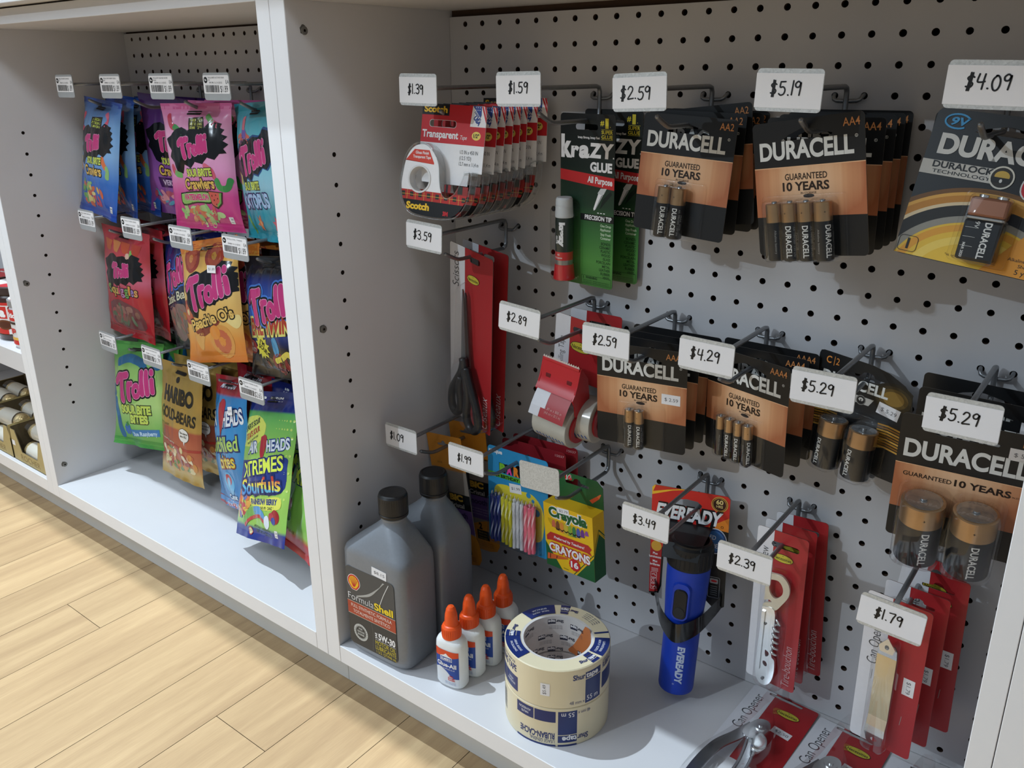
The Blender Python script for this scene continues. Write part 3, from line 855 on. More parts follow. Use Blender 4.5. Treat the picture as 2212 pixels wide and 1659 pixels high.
for nm, l, r in (('second', (0.4475, -0.0690, -0.1290), (-2, 1, -1.5)), ('third', (0.4500, -0.0480, -0.1275), (-1, 0, -1)), ('fourth', (0.4520, -0.0310, -0.1265), (0, 0, -.5)), ('rearmost', (0.4535, -0.0140, -0.1250), (1, 0, 0))):
    dup(p, l, r, 'black and copper AA battery card, %s on the $5.19 hook' % nm, drop=('battery', 'blister') if nm != 'second' else ())
p = aa_pack((0.2909, -0.0784, -0.3572), (6.5, 1.0, -1.4), 'black and copper card of two AAA batteries, front one under the middle row $2.59', 2, 10.5, 44.5, (-9.5, 1.3), 'AAA2', -52.5, ('$ 2.59', 33, -40.5, 20, 11))
for nm, l, r in (('second', (0.2945, -0.0570, -0.3555), (3, 0, 0)), ('third', (0.2965, -0.0380, -0.3545), (4, 0, 0.5)), ('rearmost', (0.2990, -0.0170, -0.3535), (5, 0, 1.0))):
    dup(p, l, r, 'black and copper AAA battery card, %s under the middle row $2.59' % nm, drop=('battery', 'blister', 'price_sticker'))
p = aa_pack((0.3948, -0.0551, -0.3533), (-17.7, 1.3, -0.8), 'black and copper card of four AAA batteries, front one on the $4.29 hook', 4, 10.5, 44.5, (-24, -12.8, -1.4, 10.0), 'AAA4', -52.5)
for nm, l, r in (('second', (0.3985, -0.0350, -0.3520), (-5, 0, -1.0)), ('rearmost', (0.4015, -0.0160, -0.3510), (-3, 0, -.6))):
    dup(p, l, r, 'black and copper AAA battery card, %s on the $4.29 hook' % nm, drop=('battery', 'blister'))

# D cells
def d_pack():
    t = thing('battery_pack', (0.5960, -0.0967, -0.3586), 'card of two big D batteries, front one at the right panel', 'batteries', GB, (5.2, 9.4, 0.8))
    mb = MB(); w = 49.4; bot = -111.9
    mb.prism([(rrect(-w, bot, w, TOP, 4), [ccw(hang_slot(48, 7))])], -0.00025, 0.00025, CARDK, SEAM)
    f = flat(-0.00025)
    mb.dec(shape(rect(-w, -81, w, -36)), f, COPPER, 1)
    mb.dec(shape(rect(-w, -36.3, w, -35.6)), f, ink('#e2b48a'), 2)
    mb.dec(text('DURACELL', 1, -28, 16, 91, 'c', .035), f, PALE, 3)
    mb.dec(text('R', w - 3, -16, 1.6), f, PALE, 3); mb.dec(ring(w - 3, -15.2, 1.1, 1.4, 14), f, PALE, 3)
    k = ink('#2a1a10')
    mb.dec(text('GUARANTEED', -24, -47.5, 4.0, 37, 'c', .012), f, k, 3)
    mb.dec(text('10 YEARS', 17, -48.0, 6.0, 41, 'c', .03), f, k, 3)
    mb.dec(text('IN STORAGE', 44, -47.5, 1.5, 11), f, k, 3)
    mb.dec(text('D2', 47, 0.5, 6.2, None, 'r', .005), f, GOLDTXT, 3)
    mb.build('backing_card', t)
    for u, sp in ((-22.3, 14), (16.5, 6)):
        battery(t, 34, 61, u, -54, -0.0190, sp, 5.6, False, .16)
    blister(t, -44, -118, 38, -51, 36, [(-41.3, -117, -3.3, -52), (-2.5, -117, 35.5, -52)], 9)
    sticker(t, '$ 5.29', 40, -7, 20, 11, rot=0)
    return t
p = d_pack()
for nm, l, r in (('second', (0.5965, -0.0500, -0.3520), (-1, 2, 0.5)), ('rearmost', (0.5940, -0.0260, -0.3470), (-2, 1, 1))):
    dup(p, l, r, 'black card of big D batteries, %s at the right panel' % nm, drop=('battery', 'blister') )

# C cells
def c_pack():
    t = thing('battery_pack', (0.4966, -0.0250, -0.3488), 'black card of two C batteries with a rounded top, below the left $5.29 plate', 'batteries', None, (-12.5, -3.0, 3.0))
    mb = MB(); w = 49
    out = bez([(-w, -91), (w, -91)], 1)[:2] + [(w, -60), (w - 1, -20), (w - 4, -6), (w - 12, 2), (w - 28, 9), (w - 45, 12), (-w + 4, 13), (-w + 1, 12), (-w, 9)]
    mb.prism([(ccw(out), [ccw(hang_slot(40, 8, 0, 2, 'euro'))])], -0.00025, 0.00025, CARDK, SEAM)
    f = flat(-0.00025)
    gl = bpy.data.materials.get('gold_glow') 
    for k, (r, c) in enumerate(((17, '#1d1708'), (14, '#33280e'), (11, '#574316'), (8, '#86682a'))):
        mb.dec(clip_rect(shape(ell(w - 20, -13, r * 1.25, r * .85)), -w, -91, w - 3.5, 4), f, ink(c), 1 + k * .5)
    for k in range(9):
        a = -48 - k * 2.6
        for sx in (-1, 1):
            mb.dec(shape(stroke_poly([(sx * w, a + 6), (sx * 30, a + 8.5), (sx * 20, a + 8)], 1.6)), f, ink(('#b9842a', '#8e5f1a', '#d8a548')[k % 3]), 1 + .1 * k)
    mb.dec(text('C', -41, 2.0, 6.5, None, 'l', .02), f, ink('#d8893c'), 4)
    mb.dec(shape(rect(-33, 0.5, -32.4, 9.5)), f, ink('#d8893c'), 4)
    mb.dec(text('2', -31, 2.0, 6.5, None, 'l', 0), f, ink('#d8893c'), 4)
    mb.dec(text('DURACELL', -9, -15, 9.5, 66, 'c', .035), f, PALE, 4)
    mb.dec(shape([(-44, -27), (8, -27), (12, -20), (-42, -20)]), f, ink('#b9b5ae'), 4)
    mb.dec(text('DURALOCK', -26, -24.5, 3.2, 26, 'c', .02), f, INKK, 5)
    mb.dec(shape(ell(0, -23.5, 4.8)), f, ink('#77746e'), 5); mb.dec(shape(ell(0, -23.5, 3.9)), f, INKK, 6)
    mb.dec(shape(ell(0, -22.7, 2.4, 1.8)), f, ink('#b9b5ae'), 7); mb.dec(shape(rect(-.5, -26, .5, -22.5)), f, INKK, 8)
    mb.build('backing_card', t)
    for u, sp in ((-14.5, -28), (15.5, -24)):
        battery(t, 26, 50, u, -43, -0.0150, sp, 4.2, False, .17)
    blister(t, -33, -97, 34, -36, 28, [(-29.5, -96, -.5, -40), (.5, -96, 30.5, -40)], 8)
    sticker(t, '$ 5.29', 27, -26, 21, 11, rot=-8)
def stroke_poly(pts, w):
    V, T = stroke(pts, w)
    n = len(pts)
    return V[:n] + V[n:2 * n][::-1]
c_pack()

# 9V
def arcband(r0, r1, cx, cy, a0, a1, n=40):
    return shape([(cx + r1 * cos(rad(a0 + (a1 - a0) * i / n)), cy + r1 * sin(rad(a0 + (a1 - a0) * i / n)) * .82) for i in range(n + 1)] +
                 [(cx + r0 * cos(rad(a0 + (a1 - a0) * i / n)), cy + r0 * sin(rad(a0 + (a1 - a0) * i / n)) * .82) for i in range(n, -1, -1)])
def nine_pack():
    t = thing('battery_pack', (0.5834, -0.0661, -0.1251), 'black and gold card with one 9V battery under the $4.09 plate, front one', 'batteries', 'square battery cards', (-1.6, -12.6, 6.5))
    mb = MB(); w = 53.2; bot = -102.8
    out = rrect(-w, bot, w, TOP, 5)
    mb.prism([(out, [ccw(hang_slot(50, 7, 0, 2))])], -0.00025, 0.00025, CARDK, SEAM)
    f = flat(-0.00025)
    cl = lambda s: clip_rect(s, -w, bot + .5, w, TOP)
    cx, cy = 4, -118
    bands = [(0, 66, '#e0b83a'), (52, 58, '#d99a2e'), (40, 47, '#e8c95c'), (60, 66, '#8d8a80'), (66, 76, '#17130e'), (76, 79, '#d9c5a0'), (79, 85, '#b97d27'), (85, 88, '#d8a348'), (88, 92, '#6e4817')]
    for k, (r0, r1, c) in enumerate(bands):
        mb.dec(cl(arcband(max(r0, .1), r1, cx, cy, 0, 180, 48)), f, ink(c), 1 + .3 * k)
    mb.dec(cl(shape([(10, bot), (w, bot), (w, -60), (34, -70)])), f, ink('#d8922f'), 4)
    mb.dec(cl(arcband(66, 76, cx, cy, 0, 90, 30)), f, CARDK, 5)
    mb.dec(cl(arcband(76, 85, cx, cy, 0, 90, 30)), f, ink('#c08a35'), 5)
    lb = ink('#3f9bd6')
    mb.dec(shape(stroke_poly([(-37 + 9 * cos(rad(a)), 3 + 5.4 * sin(rad(a))) for a in range(25, 320, 15)], 1.3)), f, lb, 6)
    mb.dec(text('9V', -36, .2, 5.6, 13, 'c', .03, 0, .25), f, lb, 6)
    mb.dec(text('DURACELL', 4, -21.5, 14, 98, 'c', .045), f, PALE, 6)
    mb.dec(shape([(-w, -38.5), (3, -38.5), (3, -27.5), (-w, -27.5)]), f, ink('#c4c1ba'), 6)
    mb.dec(text('DURALOCK', -23, -32.6, 4.6, 44, 'c', .03), f, INKK, 7)
    mb.dec(text('TECHNOLOGY', -23, -36.9, 2.6, 42, 'c', .01), f, INKK, 7)
    mb.dec(shape(ell(5, -33, 8.6)), f, ink('#d8d4c6'), 8); mb.dec(shape(ell(5, -33, 7.4)), f, ink('#2a2520'), 9)
    mb.dec(shape(ell(5, -32, 5.2, 4.0)), f, ink('#c9a648'), 10); mb.dec(shape(rect(-1.5, -37, 11.5, -33)), f, INKK, 11); mb.dec(shape(ell(5, -35.5, 1.0, 1.4)), f, PALE, 12)
    mb.dec(shape(rrect(19, -47, w - 1, -27, 9)), f, PALE, 6); mb.dec(shape(rrect(20, -46, w - 1.5, -28, 8.2)), f, ink('#c01f2c'), 7)
    mb.dec(text('LASTS', 37, -37, 5.6, 26, 'c', .03), f, PALE, 8)
    mb.dec(text('MUCH LONGER', 37, -43.5, 3.2, 26, 'c', .01), f, PALE, 8)
    mb.dec(ring_rr(-w + 1.5, bot + 2.5, -w + 16, bot + 15), f, INKK, 6); mb.dec(text('1', -w + 8.8, bot + 5.2, 7.2, 1.8, 'c', .06), f, INKK, 6)
    mb.dec(text('*vs. ordinary zinc carbon batteries', 2, bot + 6, 2.0, 36), f, ink('#5a4010'), 6)
    mb.dec(text('Alkaline Batteries', 40, bot + 12, 2.4, 26), f, INKK, 6); mb.dec(text('Shelf Life', 42, bot + 8, 2.4, 14), f, INKK, 6); mb.dec(text('5 years', 42, bot + 2.8, 3.6, 16), f, INKK, 6)
    mb.build('backing_card', t)
    # the square cell
    mb = MB()
    D = [(-0.0132, -0.0185), (0.0132, -0.0015)]
    mb.bbox((-.0132, -.0185, -.047), (.0132, -.0015, -.0165), BATBLK, .002)
    mb.bbox((-.0133, -.0186, -.0170), (.0133, -.0014, -.0140), mat('battery_band', '#9b9a97', .3, .6), .002)
    mb.bbox((-.0132, -.0185, -.0145), (.0132, -.0015, 0), mat('battery_copper_dull', '#8d5f49', .35, .5), .002)
    for sx, n in ((-.0063, 14), (.0063, 6)):
        mb.lathe([(.0036 if n == 14 else .0042, 0), (.0036 if n == 14 else .0042, .0022), (.0022, .0022), (.0022, .0008), (0, .0008)], CHROME, n, Matrix.Translation((sx, -.010, 0)))
    fb = flat(-0.0187)
    mb.dec(text('DURACELL', 1.5, -31.5, 4.6, 27, 'c', .03, -90), fb, PALE, 1)
    mb.dec(text('9V', -5.5, -20.5, 3.2, 5, 'c', 0, -90), fb, PALE, 1)
    for q in (-23, -30, -37): mb.dec(shape(rect(-11.5, q, -3, q + .2)), fb, PALE, 1)
    mb.dec(text('MAR 2020', -10, -40, 1.8, 11, 'c', .02, -90), fb, PALE, 1)
    b = mb.build('battery', t); b.location = (.006, -0.0004, -0.050); b.rotation_euler = (0, rad(-2), 0)
    blister(t, -15, -99.5, 27, -44, 21, [(-9, -98.8, 21, -47.5)], 4)
    sticker(t, '$4.09', 49, -50, 12, 14)
    return t
def ring_rr(x0, y0, x1, y1, w=.4, r=3):
    return shape(rrect(x0, y0, x1, y1, r), rrect(x0 + w, y0 + w, x1 - w, y1 - w, r - w))
p = nine_pack()
dup(p, (0.5765, -0.0330, -0.1270), (-1, -4, 4.5), 'black and gold square battery card under the $4.09 plate, rear one', drop=('battery', 'blister', 'price_sticker'))

# ================================================================== carded goods
RED = ink('#c4232a'); DKRED = ink('#a01f24'); YEL = ink('#f2c230'); WHT = ink('#eceaea'); BLU = ink('#1d3f94')
def grad(name, axis, a, b, stops, rough=0.4):
    """print whose colour runs from one end of the card to the other"""
    m, nt, p = base_mat(name)
    tc = nt.nodes.new('ShaderNodeTexCoord'); sp = nt.nodes.new('ShaderNodeSeparateXYZ'); nt.links.new(tc.outputs['Object'], sp.inputs[0])
    mr = nt.nodes.new('ShaderNodeMapRange'); mr.inputs['From Min'].default_value = a; mr.inputs['From Max'].default_value = b
    nt.links.new(sp.outputs[axis], mr.inputs[0])
    r = nt.nodes.new('ShaderNodeValToRGB')
    while len(r.color_ramp.elements) < len(stops): r.color_ramp.elements.new(0.5)
    for e, (q, c) in zip(r.color_ramp.elements, stops): e.position = q; e.color = lin(mute(c) if rough == .24 else c)
    nt.links.new(mr.outputs[0], r.inputs[0]); nt.links.new(r.outputs[0], p.inputs['Base Color'])
    p.inputs['Roughness'].default_value = rough
    return m
def shell(mb, outline, y0, y1, m, both=True, inner=None):
    """thin walled clear body: outline in mm extruded along y"""
    mb.prism([(ccw(outline), [])], y1, y0, m)

# ---- transparent tape on a red card
def tape_card():
    t = thing('tape_pack', (0.0775, -0.1140, -0.1224), 'clear tape dispenser on a red and white card, front one on the $1.39 hook', 'tape', 'carded tape dispensers', (4.4, -8.4, 2.1))
    mb = MB(); w = 42
    out = [(-w, -27), (-w, 10), (-w + 2, 12), (w - 4, 12), (w, 8), (w, -56), (w - 16, -56), (w - 17, -70), (-w + 6, -70)]
    mb.prism([(ccw(out), [rrect(-31, -11.5, 4, -4.5, 3)])], -0.00025, 0.00025, WHT)
    f = flat(-0.00025)
    mb.dec(shape([(-w, -28), (w, -28), (w, 8), (w - 4, 12), (-w, 12)], rrect(-31.3, -11.8, 4.3, -4.2, 3)), f, RED, 1)
    mb.dec(shape(rect(-w, .5, -6, 12)), f, CARDK, 2); mb.dec(text('Scotch', -24, 3.4, 6.2, 31, 'c', .04), f, YEL, 3)
    mb.dec(text('Transparent', -40, -22.5, 7.2, 48, 'l', .03), f, WHT, 2); mb.dec(text('Tape', 10, -22.6, 4.2, 9, 'l', 0, 0, .2), f, WHT, 2)
    mb.dec(shape(ell(31, -18, 5.6, 4.4)), f, ink('#e9cf62'), 2); mb.dec(text('1/2"', 31, -19.8, 3.6, 7, 'c', .03), f, INKK, 3)
    # flag corner
    tri = [(24, 12), (w - 4, 12), (w, 8), (w, -9), (22, -9)]
    mb.dec(shape([(22, -9), (w, -9), (24, 12)]), f, WHT, 2)
    mb.dec(shape([(24, 12), (w - 4, 12), (w, 8), (w, -9)]), f, WHT, 3)
    for k in range(5):
        q = k / 5.0; q2 = q + .1
        a = lambda s: (24 + (w - 24) * s, 12 - 21 * s)
        mb.dec(clip_rect(shape([(31 + k * 3.2 + 4, 12), (33 + k * 3.2 + 4, 12), (46 + k * 2, -9), (43.6 + k * 2, -9)]), 22, -8.5, w, 11.8), f, RED, 4)
    mb.dec(shape([(24.3, 11.8), (35, 11.8), (35.5, 3), (34.5, .4)]), f, ink('#27438f'), 5)
    for k in range(7): mb.dec(shape(star(28 + (k % 3) * 2.6, 10.5 - (k // 3) * 2.6, .3, .8, 5)), f, WHT, 6)
    mb.dec(text('MADE IN', 30.2, 1.4, 2.0, 11, 'c', .03, -46), f, ink('#27438f'), 5); mb.dec(text('USA', 29.2, -4.2, 4.2, 10.5, 'c', .05, -46), f, ink('#27438f'), 5)
    g = ink('#55565a')
    for k, s_ in enumerate(('1/2 IN x 450 IN', '(12.5 YD)', '12.7 mm x 11,4 m')): mb.dec(text(s_, 12, -37.2 - 6.0 * k, 3.8, (23, 15, 25)[k], 'l'), f, g, 2)
    mb.build('backing_card', t)
    # dispenser body
    out = bez([(-48, -62), (-49, -76), (-45, -92), (-34, -103), (-18, -106), (8, -106), (26, -101), (37, -86), (40, -68), (40.5, -57)], 6) + \
          [(38, -55), (33, -57), (31.5, -59)] + bez([(31.5, -59), (29, -66), (22, -78), (13, -84), (6, -80), (2, -68), (-1, -50), (-8, -38), (-20, -30), (-34, -32), (-44, -44), (-48, -62)], 6)[1:-1]
    mb = MB()
    o = ccw(out); n = len(o)
    V = [(x / 1000, -0.0205, z / 1000) for x, z in o] + [(x / 1000, -0.0030, z / 1000) for x, z in o]
    mb.add(V, [(i, (i + 1) % n, n + (i + 1) % n, n + i) for i in range(n)], CLEARH, True)
    k = [(x * .97, -70 + (z + 70) * .97) for x, z in o]
    V = [(x / 1000, -0.0203, z / 1000) for x, z in o] + [(x / 1000, -0.0185, z / 1000) for x, z in k]
    mb.add(V, [(i, (i + 1) % n, n + (i + 1) % n, n + i) for i in range(n)], CLEARH, True)
    mb.tube([(x / 1000, -0.0204, z / 1000) for x, z in o], 0.0007, CLEARH, 5, closed=True)
    mb.tube([(x / 1000, -0.0032, z / 1000) for x, z in o], 0.0006, CLEARH, 5, closed=True)
    mb.bbox((.031, -.021, -.0585), (.0415, -.0025, -.0545), CLEARH, .0008)
    ds = mb.build('dispenser', t); ds.scale = (1.05, .64, 1.02); ds.location = (-.0042, 0, .001)
    # printed face of the dispenser
    mb = MB(); fb = flat(-0.0192)
    face = [(x * .955 - 0.3, -70 + (z + 70) * .95) for x, z in out]
    hole = ell(-24, -67, 14.6, n=30)
    fs = shape(ccw(face), hole)
    mb.dec(clip_rect(fs, -60, -79, 5, -28), fb, WHT, 1)
    pl = clip_rect(fs, -60, -89, 60, -79); mb.dec(pl, fb, ink('#b22a26'), 1)
    for q in range(-46, 44, 11):
        mb.dec(clip_rect(fs, q, -86, q + 4.4, -81), fb, ink('#2c2b22'), 2)
        mb.dec(clip_rect(fs, q + 7, -89, q + 7.4, -79), fb, ink('#d7b14c'), 2)
    mb.dec(clip_rect(fs, -60, -84, 60, -83.6), fb, ink('#d7b14c'), 3)
    mb.dec(clip_rect(fs, 22, -79, 40, -70), fb, ink('#8d2a26'), 1)
    mb.dec(clip_rect(fs, 25, -78, 31, -70), fb, ink('#2c2b22'), 2)
    mb.dec(clip_rect(fs, -60, -120, 60, -89), fb, CARDK, 1)
    mb.dec(text('Scotch', -24, -98.5, 6.6, 30, 'c', .05), fb, YEL, 2); mb.dec(text('3M', 12, -101.5, 4.0, 6.5, 'c', .06), fb, RED, 2)
    mb.dec(clip_rect(shape([(-44, -49), (-33, -37), (-14, -37), (-7, -49.5), (-7, -51), (-44, -48.2)], ), -60, -51, 20, -30), fb, ink('#d0402f'), 2)
    mb.dec(text('Gloss Finish', -23, -41.5, 2.8, 17, 'c', .02), fb, WHT, 3); mb.dec(text('Transparent Tape', -23, -45.8, 2.8, 23, 'c', .02), fb, WHT, 3)
    mb.build('face_label', ds)
    mb = MB()
    M = Matrix.Translation((-.024, -.0185, -.067)) @ Matrix.Rotation(-pi / 2, 4, 'X')
    mb.lathe([(.0128, -.002), (.0146, -.002), (.0146, .014), (.0128, .014), (.0128, -.002)], mat('milky_core', '#dcdad8', .3), 30, M)
    mb.lathe([(.0147, .0015), (.026, .0015), (.026, .0135), (.0147, .0135)], clear('tape_roll_clear', (.9, .88, .84), .2, .2, .25), 36, M)
    mb.build('tape_roll', ds)
    mb = MB(); mb.dec(shape(rect(5, -78, 13, -70)), flat(-.012), ink('#8d1f1f'), 1); mb.dec(shape(rect(7, -78, 9.5, -70)), flat(-.012), INKK, 2)
    mb.build('tape_end', ds)
    return t
p = tape_card()
ys = [(-0.0965, .0785), (-0.0835, .0790), (-0.0705, .0797), (-0.0585, .0802), (-0.0465, .0805), (-0.0340, .0835), (-0.0215, .0880)]
for i, (y, x) in enumerate(ys):
    dup(p, (x, y, -0.1240 + .0003 * i + (.004 if i == 6 else 0)), (3.5 - .3 * i + (4 if i >= 5 else 0), -6.5 + .5 * i, 2.0 - .4 * i), 'clear tape dispenser on a red card, %s from the front on the $1.39 hook' % ('second third fourth fifth sixth seventh eighth'.split()[i]))

# ---- small glue tube on a black and green card
def glue_card():
    t = thing('glue_pack', (0.1918, -0.0332, -0.1324), 'black and green card with a small glue tube, front one on the $1.59 hook', 'glue', 'carded glue tubes', (-6.3, 1.5, 0.5))
    mb = MB(); w = 36.6; b = -172
    G = grad('green_fade', 2, 0.012, -0.172, [(0, '#121415'), (.30, '#10201a'), (.52, '#1a3824'), (.68, '#356c35'), (.85, '#4c8a3c'), (1, '#3a7030')])
    mb.prism([(rrect(-w, b, w, 12, 4), [rrect(-16, -4.5, 14, 1.5, 2.8)])], -0.00025, 0.00025, G, CARDK)
    f = flat(-0.00025)
    y_ = ink('#d8c93c')
    mb.dec(text('#', 19.5, .8, 5, 5, 'c', .02), f, y_, 1); mb.dec(text('1', 25.6, -1.5, 8.6, 4.2, 'c', .06), f, y_, 1); mb.dec(text('.', 30, -1, 5), f, y_, 1)
    mb.dec(shape(rect(18.5, -3.6, 33.5, -3.3)), f, y_, 1); mb.dec(shape(rect(18.5, -13.6, 33.5, -13.3)), f, y_, 1)
    mb.dec(text('SUPER', 26, -7.8, 3.4, 14.5, 'c', .02), f, y_, 1); mb.dec(text('GLUE', 26, -12.4, 3.4, 14.5, 'c', .02), f, y_, 1)
    mb.dec(text('krazy Strong, krazy Fast', 2, -13.2, 2.2, 29, 'c', .03), f, WHT, 1)
    mb.dec(text('k', -28, -32.5, 21, 15, 'c', .06), f, WHT, 2)
    for ch, u, ww, hh in (('r', -16.5, 11, 15), ('a', -4, 14, 16.5), ('Z', 11, 17, 13.5), ('Y', 26, 17, 13.5)):
        mb.dec(text(ch, u, -32.5 if ch in 'ra' else -31.8, hh, ww, 'c', .05, 0, .06), f, WHT, 2 + .2 * (u > 0))
    mb.dec(text('GLUE', 19, -46.4, 8.8, 29, 'c', .05), f, WHT, 2); mb.dec(shape(ell(35, -31.6, .8)), f, WHT, 2)
    mb.dec(shape([(-w, -46.5), (w, -52), (w, -64.5), (-w, -58)]), f, ink('#c02a2c'), 1)
    mb.dec(text('All Purpose', 34, -60.0, 6.4, 33, 'r', .03, -3), f, WHT, 2)
    # drawing of the applicator tip
    mb.dec(shape([(27, -63.4), (19, -63.8), (15, -69), (18, -71.5), (23, -70)]), f, ink('#c9cbc9'), 2)
    mb.dec(shape([(16, -69.5), (22.4, -71), (13, -86), (10.2, -88), (9.6, -86)]), f, WHT, 2.5); mb.dec(shape([(20, -71), (22.4, -71), (13, -86), (12, -86)]), f, ink('#9a9d9b'), 3)
    mb.dec(shape([(22, -75), (32, -66), (34, -69), (18, -86)]), f, ink('#0e1f17'), 1.5)
    for q in range(3): mb.dec(shape(ell(16 + q * 4, -90, 1.3, .5)), f, WHT, 2)
    mb.dec(shape(rect(-8, -99.5, w, -92.3)), f, CARDK, 1); mb.dec(text('PRECISION TIP', 34, -98.0, 4.6, 36, 'r', .03), f, WHT, 2)
    for k, s_ in enumerate(('One Drop', 'Applicator', 'Stay Fresh', 'Container')): mb.dec(text(s_, 33.5, -104.5 - 4.1 * k - (1 if k > 1 else 0), 2.7, None, 'r', .01), f, ink('#cfe0c4'), 1)
    dg = ink('#0d3314')
    for k, s_ in enumerate(('BONDS:', 'CERAMIC', 'PLASTIC', 'WOOD', 'GLASS', 'PORCELAIN', 'METAL', 'LEATHER', 'RUBBER', 'VINYL')): mb.dec(text(s_, 33.5, -124 - 4.15 * k, 2.9, None, 'r', .02), f, dg, 1)
    mb.dec(ring_rr(-6, -170, 35, -160.5, .35, .8), f, dg, 1); mb.dec(text('WARNING', 8, -164, 2.6, 16, 'c', .04), f, dg, 1)
    for k in range(2): mb.dec(text('EYE IRRITANT. BONDS SKIN INSTANTLY', 15, -166.8 - 2 * k, 1.2, 36), f, dg, 1)
    mb.dec(text('!', -3, -164.6, 3, None, 'c', .05), f, dg, 1)
    mb.build('backing_card', t)
    mb = MB(); T = mat('glue_tube_green', '#1d2b25', .35)
    rd = mat('glue_tube_red', '#c8272b', .35); wc = mat('glue_cap_white', '#c9cbcb', .4)
    mb.lathe([(0, 0), (.0118, 0), (.0122, .001), (.0105, .0165), (.0098, .017)], rd, 24)
    mb.lathe([(.0098, .017), (.0100, .0205), (.0100, .0222)], mat('battery_band', '#9b9a97', .3, .6), 24)
    mb.lathe([(.0100, .0222), (.0100, .0315)], rd, 24)
    mb.lathe([(.0100, .0315), (.0098, .069)], T, 24)
    mb.lathe([(.0098, .069), (.0101, .070), (.0092, .0885), (.0080, .0905), (0, .0908)], wc, 24)
    def mp(uu, vv, h):
        a = -pi / 2 + uu / 10; return ((.0099 + h) * cos(a), (.0099 + h) * sin(a), vv / 1000)
    mb.dec(text('krazy', 1.5, 51, 5.6, 27, 'c', .08, -90), mp, WHT, 2, 1)
    mb.dec(text('GLUE', -3.6, 45, 2.4, 9, 'c', .03, -90), mp, WHT, 2, 1)
    mb.dec(text('All', 0, 27.6, 2.2), mp, WHT, 2, 1); mb.dec(text('Purpose', 0, 24.2, 2.2, 9.5), mp, WHT, 2, 1)
    b_ = mb.build('glue_tube', t); b_.location = (-.0215, -.0118, -.1655)
    blister(t, -36, -169, -8, -80, 24, [(-33, -168, -10, -82)], 8)
    return t
p = glue_card()
dup(p, (0.2080, -0.0080, -0.1290), (-3, 1, 0.5), 'black and green card with a small glue tube, rear one on the $1.59 hook', drop=('glue_tube', 'blister'))

def badge(mb, f, u, v, k=1.0, L=3, rot=0):
    """yellow oval house badge"""
    W, H = 13 * k, 5.6 * k
    o = bez([(-W, 0), (-W * .72, H * .72), (0, H), (W * .72, H * .72), (W, 0), (W * .72, -H * .72), (0, -H), (-W * .72, -H * .72), (-W, 0)], 4)[:-1]
    R = lambda p: (u + p[0] * cos(rad(rot)) - p[1] * sin(rad(rot)), v + p[0] * sin(rad(rot)) + p[1] * cos(rad(rot)))
    mb.dec(shape([R(p) for p in o]), f, ink('#2a2a22'), L)
    mb.dec(shape([R((p[0] * .95, p[1] * .90)) for p in o]), f, ink('#c9b93f'), L + 1)
    a = R((0, -2.2 * k)); mb.dec(text('Necessities', a[0], a[1], 4.0 * k, 21 * k, 'c', .01, rot), f, ink('#25261f'), L + 2)
    a = R((0, 2.6 * k)); mb.dec(text('of', a[0], a[1], 1.6 * k, None, 'c', 0, rot), f, ink('#25261f'), L + 2)
def red_card(t, w, top, bot, split, en, fr, en_at, fr_at, tsz=7, badge_at=None, slot=None, step_=None, whitefill=None, name='backing_card'):
    mb = MB()
    mb.prism([(rrect(-w, bot, w, top, 3.5), [ccw(slot)] if slot else [])], -0.00025, 0.00025, ink('#a8282c', .35), SEAM)
    f = flat(-0.00025)
    mb.dec(clip_rect(shape(rrect(-w, bot, w, top, 3.5), *([ccw(slot)] if slot else [])), -w, bot, split, top), f, ink('#d9d8dc', .35), 1)
    mb.dec(text(en, en_at[0], en_at[1], tsz, None, 'l', -.01, 90, 0, .72), f, mat('ink_soft_black', '#3a3a3e', .5), 3)
    mb.dec(text(fr, fr_at[0], fr_at[1], tsz, None, 'l', -.012, 90, .12, .72), f, ink('#dcc9c9'), 3)
    if badge_at: badge(mb, f, *badge_at)
    return mb, f

